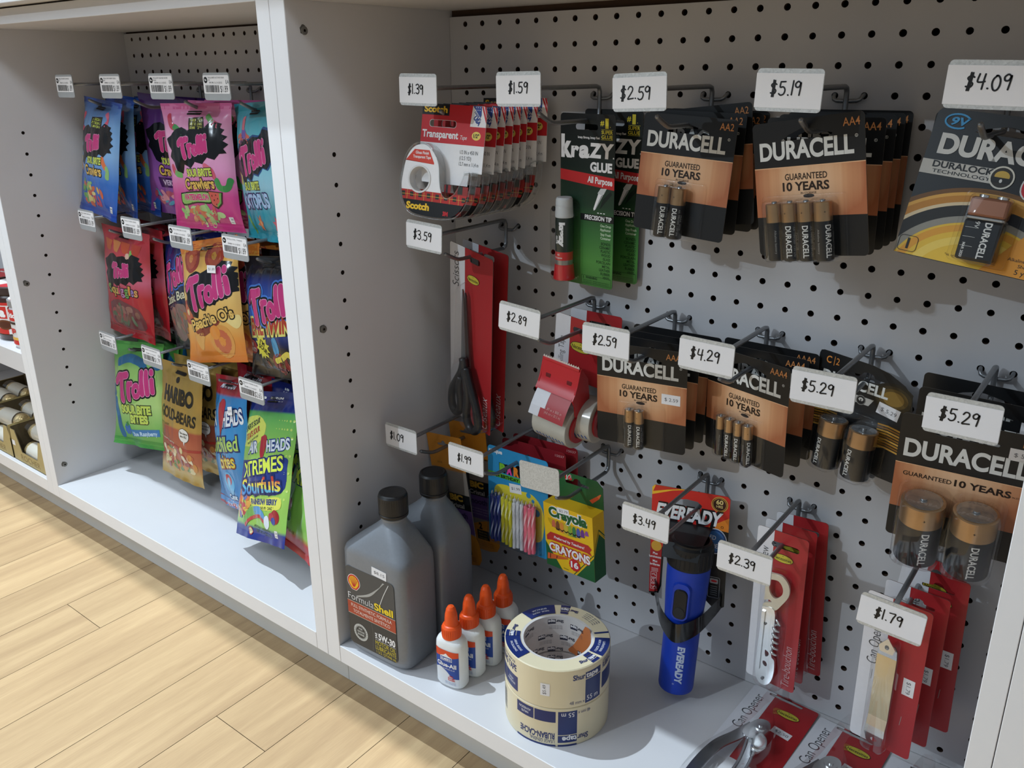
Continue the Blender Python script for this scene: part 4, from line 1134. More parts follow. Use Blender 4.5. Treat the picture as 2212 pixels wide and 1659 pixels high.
# ---- scissors
def scissors_pack():
    t = thing('scissors_pack', (0.0645, -0.0760, -0.2835), 'black handled scissors on a white and red card, front one', 'scissors', 'carded scissors', (-15.5, 2.7, 6.6))
    mb, f = red_card(t, 43, 12, -215, -12, 'Scissors', 'Ciseaux', (-24.5, -40), (36, -210), 13, (5, -23, .95), rrect(-2, -3, 18, 4, 3))
    mb.build('backing_card', t)
    st = mat('scissor_blade', '#8d9094', .3, .85)
    hb = mat('scissor_handle', '#16171a', .32, 0, .5)
    mb = MB()
    mb.prism([(ccw([(-6, -36), (-4, -38), (1.5, -122), (2, -136), (-8, -136), (-7.5, -100)]), [])], -.0085, -.0065, st)
    mb.prism([(ccw([(-3.5, -40), (-1, -44), (6, -120), (8, -136), (0, -136), (-1.5, -118)]), [])], -.0065, -.0045, mat('scissor_blade_dark', '#5d5f63', .3, .85))
    mb.lathe([(0, -.0100), (.003, -.0100), (.0034, -.0090), (.0034, -.0040)], CHROME, 16, Matrix.Translation((.0005, 0, -.128)) @ Matrix.Rotation(-pi / 2, 4, 'X') @ Matrix.Scale(-1, 4, (0, 0, 1)))
    mb.build('blades', t)
    def loop(pts, r, dep):
        mb = MB()
        C = bez(pts, 5)
        mb.tube([(x / 1000, dep, z / 1000) for x, z in C], [r * (1.0 + .0 * i) for i in range(len(C))], hb, 10)
        return mb
    # left handle: broad shank running into a finger loop
    a = loop([(0, -124), (-5, -142), (-15, -158), (-24, -172), (-27, -188), (-24, -200), (-15, -204), (-8, -196), (-7, -182), (-10, -166), (-6, -150)], .0050, -.010)
    a.build('handle', t)
    a = loop([(0, -122), (6, -142), (10, -158), (10, -178), (8, -196), (14, -210), (26, -212), (33, -202), (31, -186), (24, -168), (15, -150), (7, -132)], .0052, -.0115)
    a.build('handle', t)
    mb = MB()
    o = ccw(bez([(-7, -34), (-10, -90), (-12, -130), (-30, -165), (-33, -192), (-24, -208), (-6, -206), (6, -213), (26, -214), (38, -204), (36, -180), (14, -140), (9, -110), (2, -34), (-7, -34)], 4)[:-1]); n = len(o)
    cx, cz = 0, -150
    V = []
    for k, (s_, d) in enumerate(((1.08, 0), (1.04, .010), (.98, .0165))):
        V += [((cx + (x - cx) * s_) / 1000, -.0005 - d, (cz + (z - cz) * (1 + (s_ - 1) * .4)) / 1000) for x, z in o]
    mb.add(V, [(k * n + i, k * n + (i + 1) % n, (k + 1) * n + (i + 1) % n, (k + 1) * n + i) for k in range(2) for i in range(n)], CLEAR, True)
    VV, TT = tess([(x * .98, cz + (z - cz) * .99) for x, z in o])
    mb.add([(x / 1000, -.017, z / 1000) for x, z in VV], [orient(q, VV, True) for q in TT], CLEAR)
    mb.build('blister', t)
    return t
p = scissors_pack()
dup(p, (0.0690, -0.0560, -0.2825), (-13, 1.5, 5.0), 'black handled scissors on a white and red card, rear one')

# ---- mailing tape on a red dispenser
def mailing_tape():
    t = thing('mailing_tape', (0.1905, -0.0400, -0.3550), 'clear mailing tape on a red dispenser, front one below the $2.89 plate', 'tape', 'mailing tapes', (-4, 4, 6))
    mb, f = red_card(t, 33, 14, -62, -12, 'Mailing Tape', '', (-19.5, -52), (0, 0), 7.5, (4, -20, 1.15), rrect(-8, -3, 20, 3, 2.5))
    o = mb.build('backing_card', t)
    pr = mat('red_dispenser', '#c2232b', .32, 0, .5)
    mb = MB()
    w = 25
    # face plate with the cutter, tilted out towards the viewer
    prof = [(-.029, -.030), (-.0325, -.046), (-.0335, -.052), (-.0365, -.059), (-.0405, -.0635), (-.0415, -.0645)]
    V = []
    for (y, z) in prof: V += [(-w / 1000, y, z), (w / 1000, y, z)]
    for (y, z) in prof: V += [(-w / 1000, y + .0022, z - .0006), (w / 1000, y + .0022, z - .0006)]
    n = len(prof)
    F = [(2 * i, 2 * i + 2, 2 * i + 3, 2 * i + 1) for i in range(n - 1)] + [(2 * n + 2 * i, 2 * n + 2 * i + 1, 2 * n + 2 * i + 3, 2 * n + 2 * i + 2) for i in range(n - 1)]
    mb.add(V, F, pr, True)
    mb.bbox((-.0258, -.0310, -.0330), (.0258, -.0275, -.0295), pr, .0008)
    for sx in (-1, 1):     # side cheeks with the hub
        x0, x1 = (sx * .0250, sx * .0268) if sx > 0 else (-.0268, -.0250)
        out = ccw([(-29, -30), (-27, -30), (-14, -46), (-9, -70), (-8, -92), (-14, -97), (-24, -97), (-33, -88), (-36, -74), (-41, -65), (-37, -59), (-33.5, -50)])
        VV, TT = tess(out)
        for xx, fl in ((x0, True), (x1, False)):
            mb.add([(xx, y / 1000, z / 1000) for y, z in VV], [orient(q, VV, fl) for q in TT], pr)
        m_ = len(out)
        mb.add([(x0, y / 1000, z / 1000) for y, z in out] + [(x1, y / 1000, z / 1000) for y, z in out], [(i, (i + 1) % m_, m_ + (i + 1) % m_, m_ + i) for i in range(m_)], pr)
    for u in (-15, 15): mb.bbox(((u - 3.5) / 1000, -.0335, -.052), ((u + 3.5) / 1000, -.0312, -.047), mat('slot_dark_red', '#6d1015', .6), .0006)
    mb.build('dispenser', t)
    mb = MB()
    V = []; 
    for i in range(33):
        u = -25.5 + 51 * i / 32
        V += [(u / 1000, -.0300, -.0300), (u / 1000, -.0302, -.0262 if i % 2 else -.0282)]
    mb.add(V, [(2 * i, 2 * i + 2, 2 * i + 3, 2 * i + 1) for i in range(32)], mat('cutter_pale', '#d9d3d2', .3, .4))
    mb.build('cutter', t)
    # the roll and its core; axis along x
    Mx = Matrix.Translation((0, -.0220, -.1060)) @ Matrix.Rotation(pi / 2, 4, 'Y')
    mb = MB()
    ty = mat('parcel_tape', '#c2bdb0', .16, .0, .6)
    mb.lathe([(.0170, -.0240), (.0262, -.0240), (.0265, -.0235), (.0265, .0235), (.0262, .0240), (.0170, .0240)], ty, 48, Mx)
    rl = mb.build('tape_roll', t)
    def mpx(uu, vv, h):
        a = pi + vv / 26.5
        q = .0265 + h
        return (uu / 1000, -.0220 + q * cos(a), -.1060 - q * sin(a) * -1)
    mb = MB()
    for k in range(9):
        u = -19 + k * 4.6
        mb.dec(shape([(u, 12), (u + 1.5, 12), (u + 3.0, 17), (u + 1.4, 17)]), mpx, ink('#234f9c'), 2, 2)
    mb.build('tape_marks', rl)
    mb = MB()
    mb.lathe([(.0128, -.0272), (.0190, -.0272), (.0190, -.0245), (.0176, -.0240), (.0176, .0240), (.0190, .0245), (.0190, .0272), (.0128, .0272), (.0128, -.0272)], mat('red_core', '#b01f27', .35), 40, Mx)
    mb.build('core', t)
    # paper flap lying over the roll
    mb = MB()
    pts = [(-.0350, -.0620), (-.0430, -.0720), (-.0490, -.0820), (-.0535, -.0920)]
    V = []
    for y, z in pts: V += [(-.0245, y - .0012, z), (.0245, y - .0012, z)]
    mb.add(V, [(2 * i, 2 * i + 2, 2 * i + 3, 2 * i + 1) for i in range(3)], ink('#a8282c', .35), True)
    V2 = []
    for y, z in pts: V2 += [(-.0245, y - .0015, z), (-.0045, y - .0015, z)]
    mb.add(V2[:6], [(2 * i, 2 * i + 2, 2 * i + 3, 2 * i + 1) for i in range(2)], ink('#d9d8dc', .35), True)
    V3 = []
    for y, z in pts: V3 += [(-.0245, y - .0015, z), (-.0105, y - .0015, z)]
    mb.add(V3[4:], [(0, 2, 3, 1)], ink('#d9d8dc', .35))
    def mpf(uu, vv, h):
        z = vv / 1000
        for (ya, za), (yb, zb) in zip(pts, pts[1:]):
            if zb <= z <= za: q = (z - za) / (zb - za); return (uu / 1000, ya + (yb - ya) * q - .0018 - h, z)
        return (uu / 1000, pts[-1][0] - .0018, z)
    for k, s_ in enumerate(('1.89 in x 800 in', '(4.8 cm x 20.3 m)')): mb.dec(text(s_, 8, -82 - 4.2 * k, 2.6, 23, 'c'), mpf, ink('#d69a95'), 1)
    mb.build('label_flap', t)
    return t
p = mailing_tape()
dup(p, (0.1990, -0.0065 - .012, -0.3510), (3, 0, 2), 'clear mailing tape on a red dispenser, rear one below the $2.89 plate', drop=('dispenser', 'cutter', 'label_flap'))

# ---- pens in clear bags with orange headers
def pens():
    t = thing('pen_pack', (0.0085, -0.0713, -0.5307), 'pens under an orange header card, front pack behind the motor oil', 'pens', 'pen packs', (-2.4, 2.6, -6.8))
    w = 31; og = ink('#d78c2b')
    mb = MB()
    mb.prism([(rrect(-w, -38, w, 11, 1), [ccw(hang_slot(22, 7, -.5, -2, 'euro'))])], -0.0003, 0.0003, og)
    mb.dec(text('30330', -14, -30, 2.5, 9), flat(-.0003), ink('#8d5a1a'), 1)
    mb.build('header_card', t)
    mb = MB()
    mb.prism([(rrect(-w, -170, w, -36, 1.5), [])], -0.0003, 0.0003, ink('#8f8378'))
    f = flat(-.0003)
    mb.dec(shape(rect(-w, -92, w, -70)), f, CARDK, 1); mb.dec(text('BIC', 6, -80, 8, 24, 'c', .06, 0, .1), f, ink('#d7a63c'), 2); mb.dec(text('Cristal', 6, -90, 6, 26, 'c', .02), f, ink('#b9b1a8'), 2)
    mb.dec(shape(rect(-w, -126, w, -92)), f, ink('#6a4d86'), 1); mb.dec(text('smooth', 4, -104, 7.5, 36, 'c', .03), f, ink('#31204a'), 2)
    for k in range(3): mb.dec(text('1.0 mm medium point', 4, -112 - 4 * k, 2.0, 36), f, ink('#b6a3c4'), 2)
    mb.dec(shape(bez([(-w, -150), (-8, -136), (w, -128), (w, -170), (-w, -170)], 4)), f, og, 1.5)
    mb.dec(text('2', 6, -141, 8.5, None, 'c', .05), f, INKK, 3)
    mb.dec(shape(rect(-1, -157, 20, -143)), f, ink('#26221c'), 2.5)
    for k in range(3): mb.dec(text(('Black Ink', 'Encre noire', 'Tinta negra')[k], 9, -147.5 - 4 * k, 2.2, 14), f, ink('#c29a4a'), 3.5)
    for k in range(3): mb.dec(text('Ball pens / Stylos a bille', 6, -161.5 - 2.6 * k, 1.5, 40), f, ink('#7c4a12'), 3)
    mb.build('insert_card', t)
    for u in (-14, -6):
        mb = MB()
        M = Matrix.Translation((u / 1000, -.0055, -.162))
        mb.lathe([(0, 0), (.0012, .004), (.0038, .020), (.0038, .085)], mat('pen_barrel', '#8a8f96', .2), 12, M)
        mb.lathe([(.0044, .080), (.0044, .118), (.0030, .121), (0, .121)], mat('pen_cap', '#1c1c20', .3), 12, M)
        mb.build('pen', t)
    mb = MB()
    V = []
    N = 8
    for j in range(13):
        z = -.036 - .136 * j / 12
        for i in range(N + 1):
            u = -w + 2 * w * i / N
            y = -.0012 - .011 * (sin(pi * i / N) ** .7) * (sin(pi * min(1, j / 11.5)) ** .5 if 0 < j < 12 else 0) + .0008 * noise.noise((u * .1, z * 60, 3))
            V.append((u / 1000, y, z))
    mb.add(V, [(j * (N + 1) + i, (j + 1) * (N + 1) + i, (j + 1) * (N + 1) + i + 1, j * (N + 1) + i + 1) for j in range(12) for i in range(N)], CLEAR, True)
    mb.build('clear_bag', t)
    return t
p = pens()
dup(p, (0.0185, -0.0370, -0.5230), (0, 1, -5), 'pens under an orange header card, rear pack near the corner')

# ---- birthday candles
def candles():
    t = thing('candle_pack', (0.1144, -0.0560, -0.5331), 'blue card of blue, yellow, white and pink birthday candles', 'candles', None, (-2.8, -2.3, -2.2))
    w = 48; sky = ink('#2f8fc4')
    mb = MB()
    mb.prism([(rrect(-w, -118, w, 12, 5), [ccw(hang_slot(30, 8, -9, 2, 'euro'))])], -0.00025, 0.00025, sky)
    f = flat(-.00025)
    mb.dec(text('unique', -46, 3.5, 5.0, 22, 'l', .04), f, WHT, 1)
    for k, (ch, c) in enumerate(zip('PARTY', ('#7cbf3a', '#e2479c', '#e8862a', '#7a4bb0', '#f2c230'))):
        u = -24 + k * 11.5
        mb.dec(shape([(u - 5, -21), (u + 5.5, -21 - 0), (u + 6, -8.5), (u - 5.5, -8)]), f, CARDK, 1 + .05 * k)
        mb.dec(text(ch, u, -19.6, 10, 9, 'c', .08), f, ink(c), 2.5)
    mb.dec(shape([(-w, -29), (w, -27), (w, -21), (-w, -23)]), f, ink('#5cb531'), 1)
    mb.dec(text('24 BIRTHDAY CANDLES', -2, -27.6, 4.2, 66, 'c', .04, 1), f, INKK, 2)
    yl = ink('#e4d33c')
    mb.dec(shape(bez([(-40, -66), (-36, -42), (-18, -36), (0, -38), (24, -38), (40, -54), (42, -80), (30, -100), (-30, -100), (-42, -86), (-40, -66)], 6)[:-1]), f, yl, 1)
    for u, v, r in ((-14, -33, 3.4), (18, -40, 3.6), (25, -46, 2.4), (31, -60, 4.8), (-8, -38, 2.4)): mb.dec(shape(ell(u, v, r)), f, sky, 2)
    mb.build('backing_card', t)
    sticker(t, '$1.99', -3, -37, 19, 12, y=-.0004, rot=6)
    cols = [('#22347f', '#aebbe0'), ('#d8d034', '#f3f0b0'), ('#d9d9dc', '#c3c3c8'), ('#ee6f86', '#f8c6cc')]
    k = 0
    for g in range(4):
        for q in range(6):
            u = -37.2 + g * 18.4 + q * 3.0; front = q % 2
            c, s_ = cols[g]
            mb = MB(); a = mat('candle_wax_%d' % g, c, .4, 0, .4); b = mat('candle_stripe_%d' % g, s_, .4)
            L = .061; r = .0026; N = 24
            V = []; K = 8
            for j in range(N + 1):
                for i in range(K):
                    w_ = 2 * pi * i / K + j * .26
                    V.append((r * cos(w_), r * sin(w_), L * j / N))
            fa = []; fb = []
            for j in range(N):
                for i in range(K):
                    (fb if i % 4 == 0 else fa).append((j * K + i, j * K + (i + 1) % K, (j + 1) * K + (i + 1) % K, (j + 1) * K + i))
            mb.add(V, fa, a, True); mb.add(V, fb, b, True)
            mb.lathe([(r, L), (r * .6, L + .0012), (0, L + .0014)], a, 8); mb.tube([(0, 0, L), (0, 0, L + .005)], .0005, mat('wick', '#d8d2c4', .9), 5)
            o = mb.build('candle', t); o.location = (u / 1000, -.0050 - .0046 * front, -.1125 + .0012 * ((q * 7 + g) % 3))
    blister(t, -43, -115.5, 43, -42, 13, [(-40.5, -114.8, 40.5, -48)], 7)
    return t
candles()
for nm, l, r in (('first', (0.1225, -0.0330, -0.5290), (1, 0, -1.5)), ('second', (0.1300, -0.0190, -0.5260), (2, 0, -1))):
    t = thing('candle_pack', l, 'dark red candle card %s behind the blue birthday candle card' % nm, 'candles', 'red candle cards', r)
    mb = MB(); mb.prism([(rrect(-48, -118, 48, 12, 5), [ccw(hang_slot(30, 8, -9, 2, 'euro'))])], -0.00025, 0.00025, ink('#8e1a24'))
    mb.dec(text('15037', 39, 5, 3.0, 13), flat(-.00025), ink('#d8a7a7'), 1)
    mb.dec(shape(rect(-44, -112, 44, -60)), flat(-.00025), ink('#5f1219'), 1)
    mb.build('backing_card', t)

# ---- crayon box
def crayons():
    t = thing('crayon_box', (0.2125, -0.0700, -0.5300), 'yellow and green box of sixteen crayons on a hang tab', 'crayons', None, (-4.5, 2.0, -3.2))
    w = 35.5; dg = ink('#1d5a30'); y_ = ink('#e8b91e')
    mb = MB()
    mb.prism([(ccw([(-w, -22), (w, -22), (w, 6), (w - 8, 13), (-w, 13)]), [ccw(hang_slot(34, 9, 4, -1, 'euro'))])], -.0006, .0002, dg)
    f = flat(-.0006)
    mb.dec(text('16', -13, 4.5, 6.0, 10, 'c', .09), f, WHT, 1); mb.dec(text('16', -13, 4.5, 6.0, 10, 'c', .03), f, RED, 2)
    # a crayon drawn on the tab
    mb.dec(shape([(16, -14), (27, -6), (30, -8.5), (20, -17)]), f, ink('#d6502a'), 1); mb.dec(shape([(27, -6), (30, -8.5), (33, -2.6), (32, -2)]), f, ink('#e8743c'), 1)
    mb.build('hang_tab', t)
    mb = MB()
    z0, z1 = -104, -21; y0, y1 = -.0222, -.0008
    # the box: yellow with green lower corners on the front and a green striped side
    V, T = tess(rect(-w, z0, w, z1)); 
    for (a, b, c_) in ((y0, y1, 0),):
        mb.add([(-w / 1000, y0, z0 / 1000), (w / 1000, y0, z0 / 1000), (w / 1000, y1, z0 / 1000), (-w / 1000, y1, z0 / 1000), (-w / 1000, y0, z1 / 1000), (w / 1000, y0, z1 / 1000), (w / 1000, y1, z1 / 1000), (-w / 1000, y1, z1 / 1000)],
               [(0, 1, 5, 4), (2, 3, 7, 6), (3, 0, 4, 7), (4, 5, 6, 7), (0, 3, 2, 1), (1, 2, 6, 5)], y_)
    f = flat(y0)
    mb.dec(shape([(w, z0), (w, -72), (8, z0)]), f, dg, 1); mb.dec(shape([(-w, z0), (-w, -72), (-12, z0)]), f, dg, 1)
    for q in (0, 3): mb.dec(shape([(w, -68 - q), (w, -69.4 - q), (6 + q, z0), (4.6 + q, z0)]), f, (y_ if q else dg), 2)
    mb.dec(text('Crayola', 0, -36, 11.5, 56, 'c', .12, 0), f, WHT, 2); mb.dec(text('Crayola', 0, -36, 11.5, 56, 'c', .05), f, dg, 3)
    win = [(x, -40 + y) for x, y in ell(0, 0, 30, 15, 20, 0, 180, 360)]
    mb.dec(shape(win), f, ink('#c9a21a'), 1)
    for k, c in enumerate(('#c86a4a', '#7a4a2a', '#d98a3a', '#c9b23a', '#8aa83a', '#3a7a4a', '#4a5aa8', '#6a3a8a', '#8a4a9a')):
        u = -24 + k * 6
        mb.dec(clip_rect(shape([(u, -58), (u + 5.4, -58), (u + 5.4, -44), (u + 3.8, -40.6), (u + 1.6, -40.6), (u, -44)]), -28, -40 - 15 * math.sqrt(max(0, 1 - (abs(u + 2.7) / 30) ** 2)) + .4, 30, -40), f, ink(c), 2)
        mb.dec(clip_rect(shape(bez([(u, -49), (u + 2.7, -51), (u + 5.4, -49), (u + 5.4, -50.6), (u + 2.7, -52.6), (u, -50.6)], 2)), -28, -40 - 15 * math.sqrt(max(0, 1 - (abs(u + 2.7) / 30) ** 2)) + .6, 30, -40), f, INKK, 3)
    mb.dec(shape([(-33, -64), (-27, -58), (28, -58), (33, -62), (30, -66), (33, -71), (26, -68.5), (-26, -68.5), (-33, -70)]), f, ink('#b8322c'), 3)
    mb.dec(text('Preferred by Teachers!', 0, -65, 3.3, 44, 'c', .02, 0, .15), f, WHT, 4)
    mb.dec(text('CRAYONS', 0, -82.5, 10, 60, 'c', .13, 0), f, ink('#b8322c'), 4); mb.dec(text('CRAYONS', 0, -82.5, 10, 60, 'c', .04), f, WHT, 5)
    mb.dec(shape(star(7, -91, 7.6, 8.4, 14)), f, RED, 6); mb.dec(text('16', 7, -94.6, 7.4, 11, 'c', .04), f, WHT, 7)
    mb.dec(shape([(-34, -96), (-16, -91), (-15, -86), (-33, -87.5)]), f, ink('#d0602f'), 4); mb.dec(shape([(-16, -91), (-15, -86), (-3, -85.2), (-3, -87)]), f, ink('#d0602f'), 4)
    for q in (-30, -20): mb.dec(shape([(q, -95 + (q + 34) * .28), (q + 1, -94.8 + (q + 34) * .28), (q + 1.6, -87.4), (q + .6, -87.4)]), f, INKK, 5)
    mb.dec(text('Nontoxic', -6, -101.5, 1.6), f, dg, 2)
    side = lambda u, v, h: (w / 1000 + h, u / 1000, v / 1000)
    mb.dec(shape([(-22.2, z0), (-.8, z0), (-.8, -55), (-11.5, -44), (-22.2, -70)]), side, dg, 1)
    for q in (0, 4): mb.dec(shape([(-22.2, -66 - q), (-11.5, -40 - q), (-.8, -52 - q), (-.8, -54 - q), (-11.5, -42 - q), (-22.2, -68 - q)]), side, y_ if q else dg, 2)
    mb.build('box', t)
    sticker(t, '$2.79', -6, -25.2, 17, 7.2, y=-.0224, rot=3, th=3)
crayons()

# ---- flashlight on its card
def flashlight():
    t = thing('flashlight_pack', (0.3350, -0.0330, -0.5270), 'blue flashlight with a black head on a red and black card', 'flashlight', None, (12, -2.0, -1.5))
    w = 43
    mb = MB()
    out = [(-w, -124), (-w, 10), (-w + 3, 13), (w - 3, 13), (w, 10), (w, -121), (34, -128), (14, -110), (12, -60), (-27, -60), (-29, -112), (-32, -122)]
    mb.prism([(ccw(out), [ccw([(-18, -4), (-14, 0), (-4, 2), (8, 1), (13, -3), (12, -7), (-16, -7)])])], -.0003, .0003, CARDK, SEAM)
    f = flat(-.0003)
    hole = ccw([(-18, -4), (-14, 0), (-4, 2), (8, 1), (13, -3), (12, -7), (-16, -7)])
    mb.dec(shape([(-w, -62), (-w, 10), (-w + 3, 13), (w - 3, 13), (w, 10), (w, -29), (20, -27), (-10, -26), (-24, -30), (-28, -62)], hole), f, ink('#cf2a22'), 1)
    mb.dec(shape([(-w, 10), (-w + 3, 13), (-4, 13), (-20, 9.5), (-w, 1)]), f, ink('#f2b92c'), 2); mb.dec(shape([(-w + 4, 13), (-10, 13), (-26, 9.5), (-w + 1, 5)]), f, ink('#c8301f'), 3)
    mb.dec(shape([(w, -29), (20, -27), (w, -12)]), f, ink('#e8862a'), 2)
    mb.dec(text('EVEREADY', -2, -23.5, 15, 72, 'c', .13, 0, .16), f, CARDK, 4); mb.dec(text('EVEREADY', -2, -23.5, 15, 72, 'c', .045, 0, .16), f, WHT, 5)
    mb.dec(ring(36, -24, 1.1, 1.5, 14), f, INKK, 5)
    for r, c, L in ((9, '#d9b24a', 4), (8.2, '#7c1a1c', 5), (7.4, '#d9b24a', 6), (6.9, '#3a1413', 7)): mb.dec(shape(ell(32, 2.5, r)), f, ink(c), L)
    mb.dec(text('60', 32, 2.8, 4.8, 7.6, 'c', .03), f, ink('#e6cf86'), 8); mb.dec(text('HRS', 32, -1.3, 2.8, 7.0, 'c', .02), f, ink('#e6cf86'), 8)
    for r, c, L in ((15.5, '#c9ccd2', 4), (14.4, '#23406f', 5), (12.5, '#3c6aa3', 6)): mb.dec(clip_rect(shape(ell(29, -42, r * .85, r)), -w, -80, w, -20), f, ink(c), L)
    mb.dec(text('LED', 25, -40, 5, 9.5, 'c', .01, -8), f, WHT, 7); mb.dec(text('DEL', 30, -50, 5, 9.5, 'c', .01, -8), f, WHT, 7)
    mb.dec(shape([(-w, -122), (-w, -62), (-29.5, -62), (-31, -112), (-33, -120)]), f, ink('#a81f24'), 2)
    mb.dec(shape(ell(-36, -62, 6, 6.5)), f, ink('#d7a13a'), 3)
    for k, s_ in enumerate(('Plus', 'lumineuse', 'Mas', 'brillante')): mb.dec(text(s_, -37, -73 - 4.2 * k - (1.4 if k > 1 else 0), 2.8, None, 'c', .02), f, WHT, 3)
    for k in range(3): mb.dec(shape(rect(-41, -91 - 1.6 * k, -33, -90.6 - 1.6 * k)), f, WHT, 3)
    for k in range(3):
        v = -99 - 7.6 * k
        mb.dec(ring_rr(-41.5, v - 3.6, -34.5, v + 3.4, .3, .4), f, WHT, 3)
    for a in range(0, 180, 30): mb.dec(shape(stroke_poly([(-38 + 1.2 * cos(rad(a)), -100 + 1.2 * sin(rad(a))), (-38 + 2.6 * cos(rad(a)), -100 + 2.6 * sin(rad(a)))], .4)), f, WHT, 3)
    mb.dec(ring(-38, -106.6, 2.2, 2.6, 18), f, WHT, 3); mb.dec(shape(stroke_poly([(-38, -105), (-38, -106.6), (-36.8, -107)], .35)), f, WHT, 3)
    mb.dec(shape(stroke_poly([(-40, -114), (-38.6, -116.4), (-35.6, -111.8)], .6)), f, WHT, 3)
    mb.dec(ring_rr(24, -112, 37, -86, .5, 2), f, ink('#b9bcc0'), 3); mb.dec(shape(rrect(26, -94, 35, -88, 1)), f, ink('#a7a9ac'), 4); mb.dec(shape(ell(30.5, -91, 3.4, 1.4)), f, RED, 5)
    for k in range(5): mb.dec(shape(rect(27, -98 - 2.6 * k, 34.5, -97.4 - 2.6 * k)), f, ink('#9a9da1'), 3)
    mb.build('backing_card', t)
    # glossy strap closing the card in front of the barrel
    mb = MB()
    gl = mat('gloss_black_card', '#0d0e10', .12, 0, .6)
    C = bez([(-37, 0, -112), (-31, -.010, -121), (-19, -.034, -130), (3, -.0585, -130), (24, -.047, -123), (36, -.016, -117), (40.5, 0, -114)], 6)
    V = []
    for x, y, z in C:
        k = 1 - abs((x - 1) / 40) ** 2 * .25
        V += [(x / 1000, y, (z + 11.5 * k) / 1000), (x / 1000, y, (z - 11.5 * k) / 1000)]
    n = len(C)
    mb.add(V, [(2 * i, 2 * i + 1, 2 * i + 3, 2 * i + 2) for i in range(n - 1)], gl, True)
    mb.add([(a, b + .0005, c) for a, b, c in V], [(2 * i, 2 * i + 2, 2 * i + 3, 2 * i + 1) for i in range(n - 1)], gl, True)
    mb.build('card_strap', t)
    # the fold of the card that comes down over the lens
    mb = MB()
    V = [(-.024, -.0006, -.0265), (.026, -.0006, -.0265), (.026, -.024, -.0262), (-.0215, -.024, -.0262), (.0250, -.0450, -.0290), (-.0170, -.0450, -.0290), (.0230, -.0560, -.0420), (-.0150, -.0560, -.0420)]
    mb.add(V, [(0, 3, 2, 1), (3, 5, 4, 2), (5, 7, 6, 4)], CARDK)
    mb.add([(a, b + .0005, c - .0004) for a, b, c in V], [(0, 1, 2, 3), (3, 2, 4, 5), (5, 4, 6, 7)], CARDK)
    mb.build('card_fold', t)
    # the light itself
    fl = bpy.data.objects.new('flashlight', None); link(fl, t); fl.location = (.0005, -.0330, -.2140); fl.rotation_euler = (rad(-1), rad(3), 0); fl.scale = (1, 1, 1.065); fl.empty_display_size = .01
    bl = mat('blue_rubber', '#1238a6', .42, 0, .4); bk = mat('black_rubber', '#101114', .45, 0, .4)
    mb = MB()
    mb.lathe([(0, 0), (.0165, 0), (.0192, .0015), (.0196, .004), (.0198, .070), (.0206, .085), (.0222, .110), (.0232, .135), (.0233, .147)], bl, 40)
    def mp(uu, vv, h):
        a = rad(-84) + uu / 19.8; return ((.0198 + h) * cos(a), (.0198 + h) * sin(a), vv / 1000)
    mb.dec(text('EVEREADY', 0, 38, 7.2, 44, 'c', .05, -90, .1), mp, ink('#b9c4d9'), 2, 2)
    mb.dec(ring(-1.5, 14.5, .6, .9, 12), mp, ink('#b9c4d9'), 2, 2)
    mb.build('body', fl)
    mb = MB()
    mb.lathe([(.0232, .147), (.0240, .1475), (.0244, .150), (.0244, .166), (.0240, .170), (.0215, .172), (.0215, .174), (.019, .175), (.012, .170), (0, .168)], bk, 44)
    for k in range(30):
        a = 2 * pi * k / 30
        mb.bbox((-.0006, .0240, .1500), (.0006, .0248, .1665), bk, .0003, Matrix.Rotation(a, 4, 'Z'), 1)
    mb.build('head', fl)
    mb = MB()
    M = Matrix.Translation((0, 0, 0))
    def sh(w_, z0, z1, y0, y1, m, r):
        o = rrect(-w_, z0, w_, z1, r, 6); k = [(x * .86, (z0 + z1) / 2 + (z - (z0 + z1) / 2) * .93) for x, z in o]; n = len(o)
        V = [(x / 1000, y0, z / 1000) for x, z in o] + [(x / 1000, y1, z / 1000) for x, z in k]
        mb.add(V, [(i, (i + 1) % n, n + (i + 1) % n, n + i) for i in range(n)] + [tuple(n + i for i in range(n))], m, False)
    sh(10.5, 92, 136, -.0195, -.0256, bl, 8); sh(7.6, 95, 129, -.0252, -.0272, bk, 6)
    mb.lathe([(.0062, 0), (.0058, .0008), (0, .0008)], mat('black_rubber_soft', '#17181b', .6), 24, Matrix.Translation((0, -.0270, .103)) @ Matrix.Rotation(pi / 2, 4, 'X'))
    mb.build('switch', fl)
flashlight()

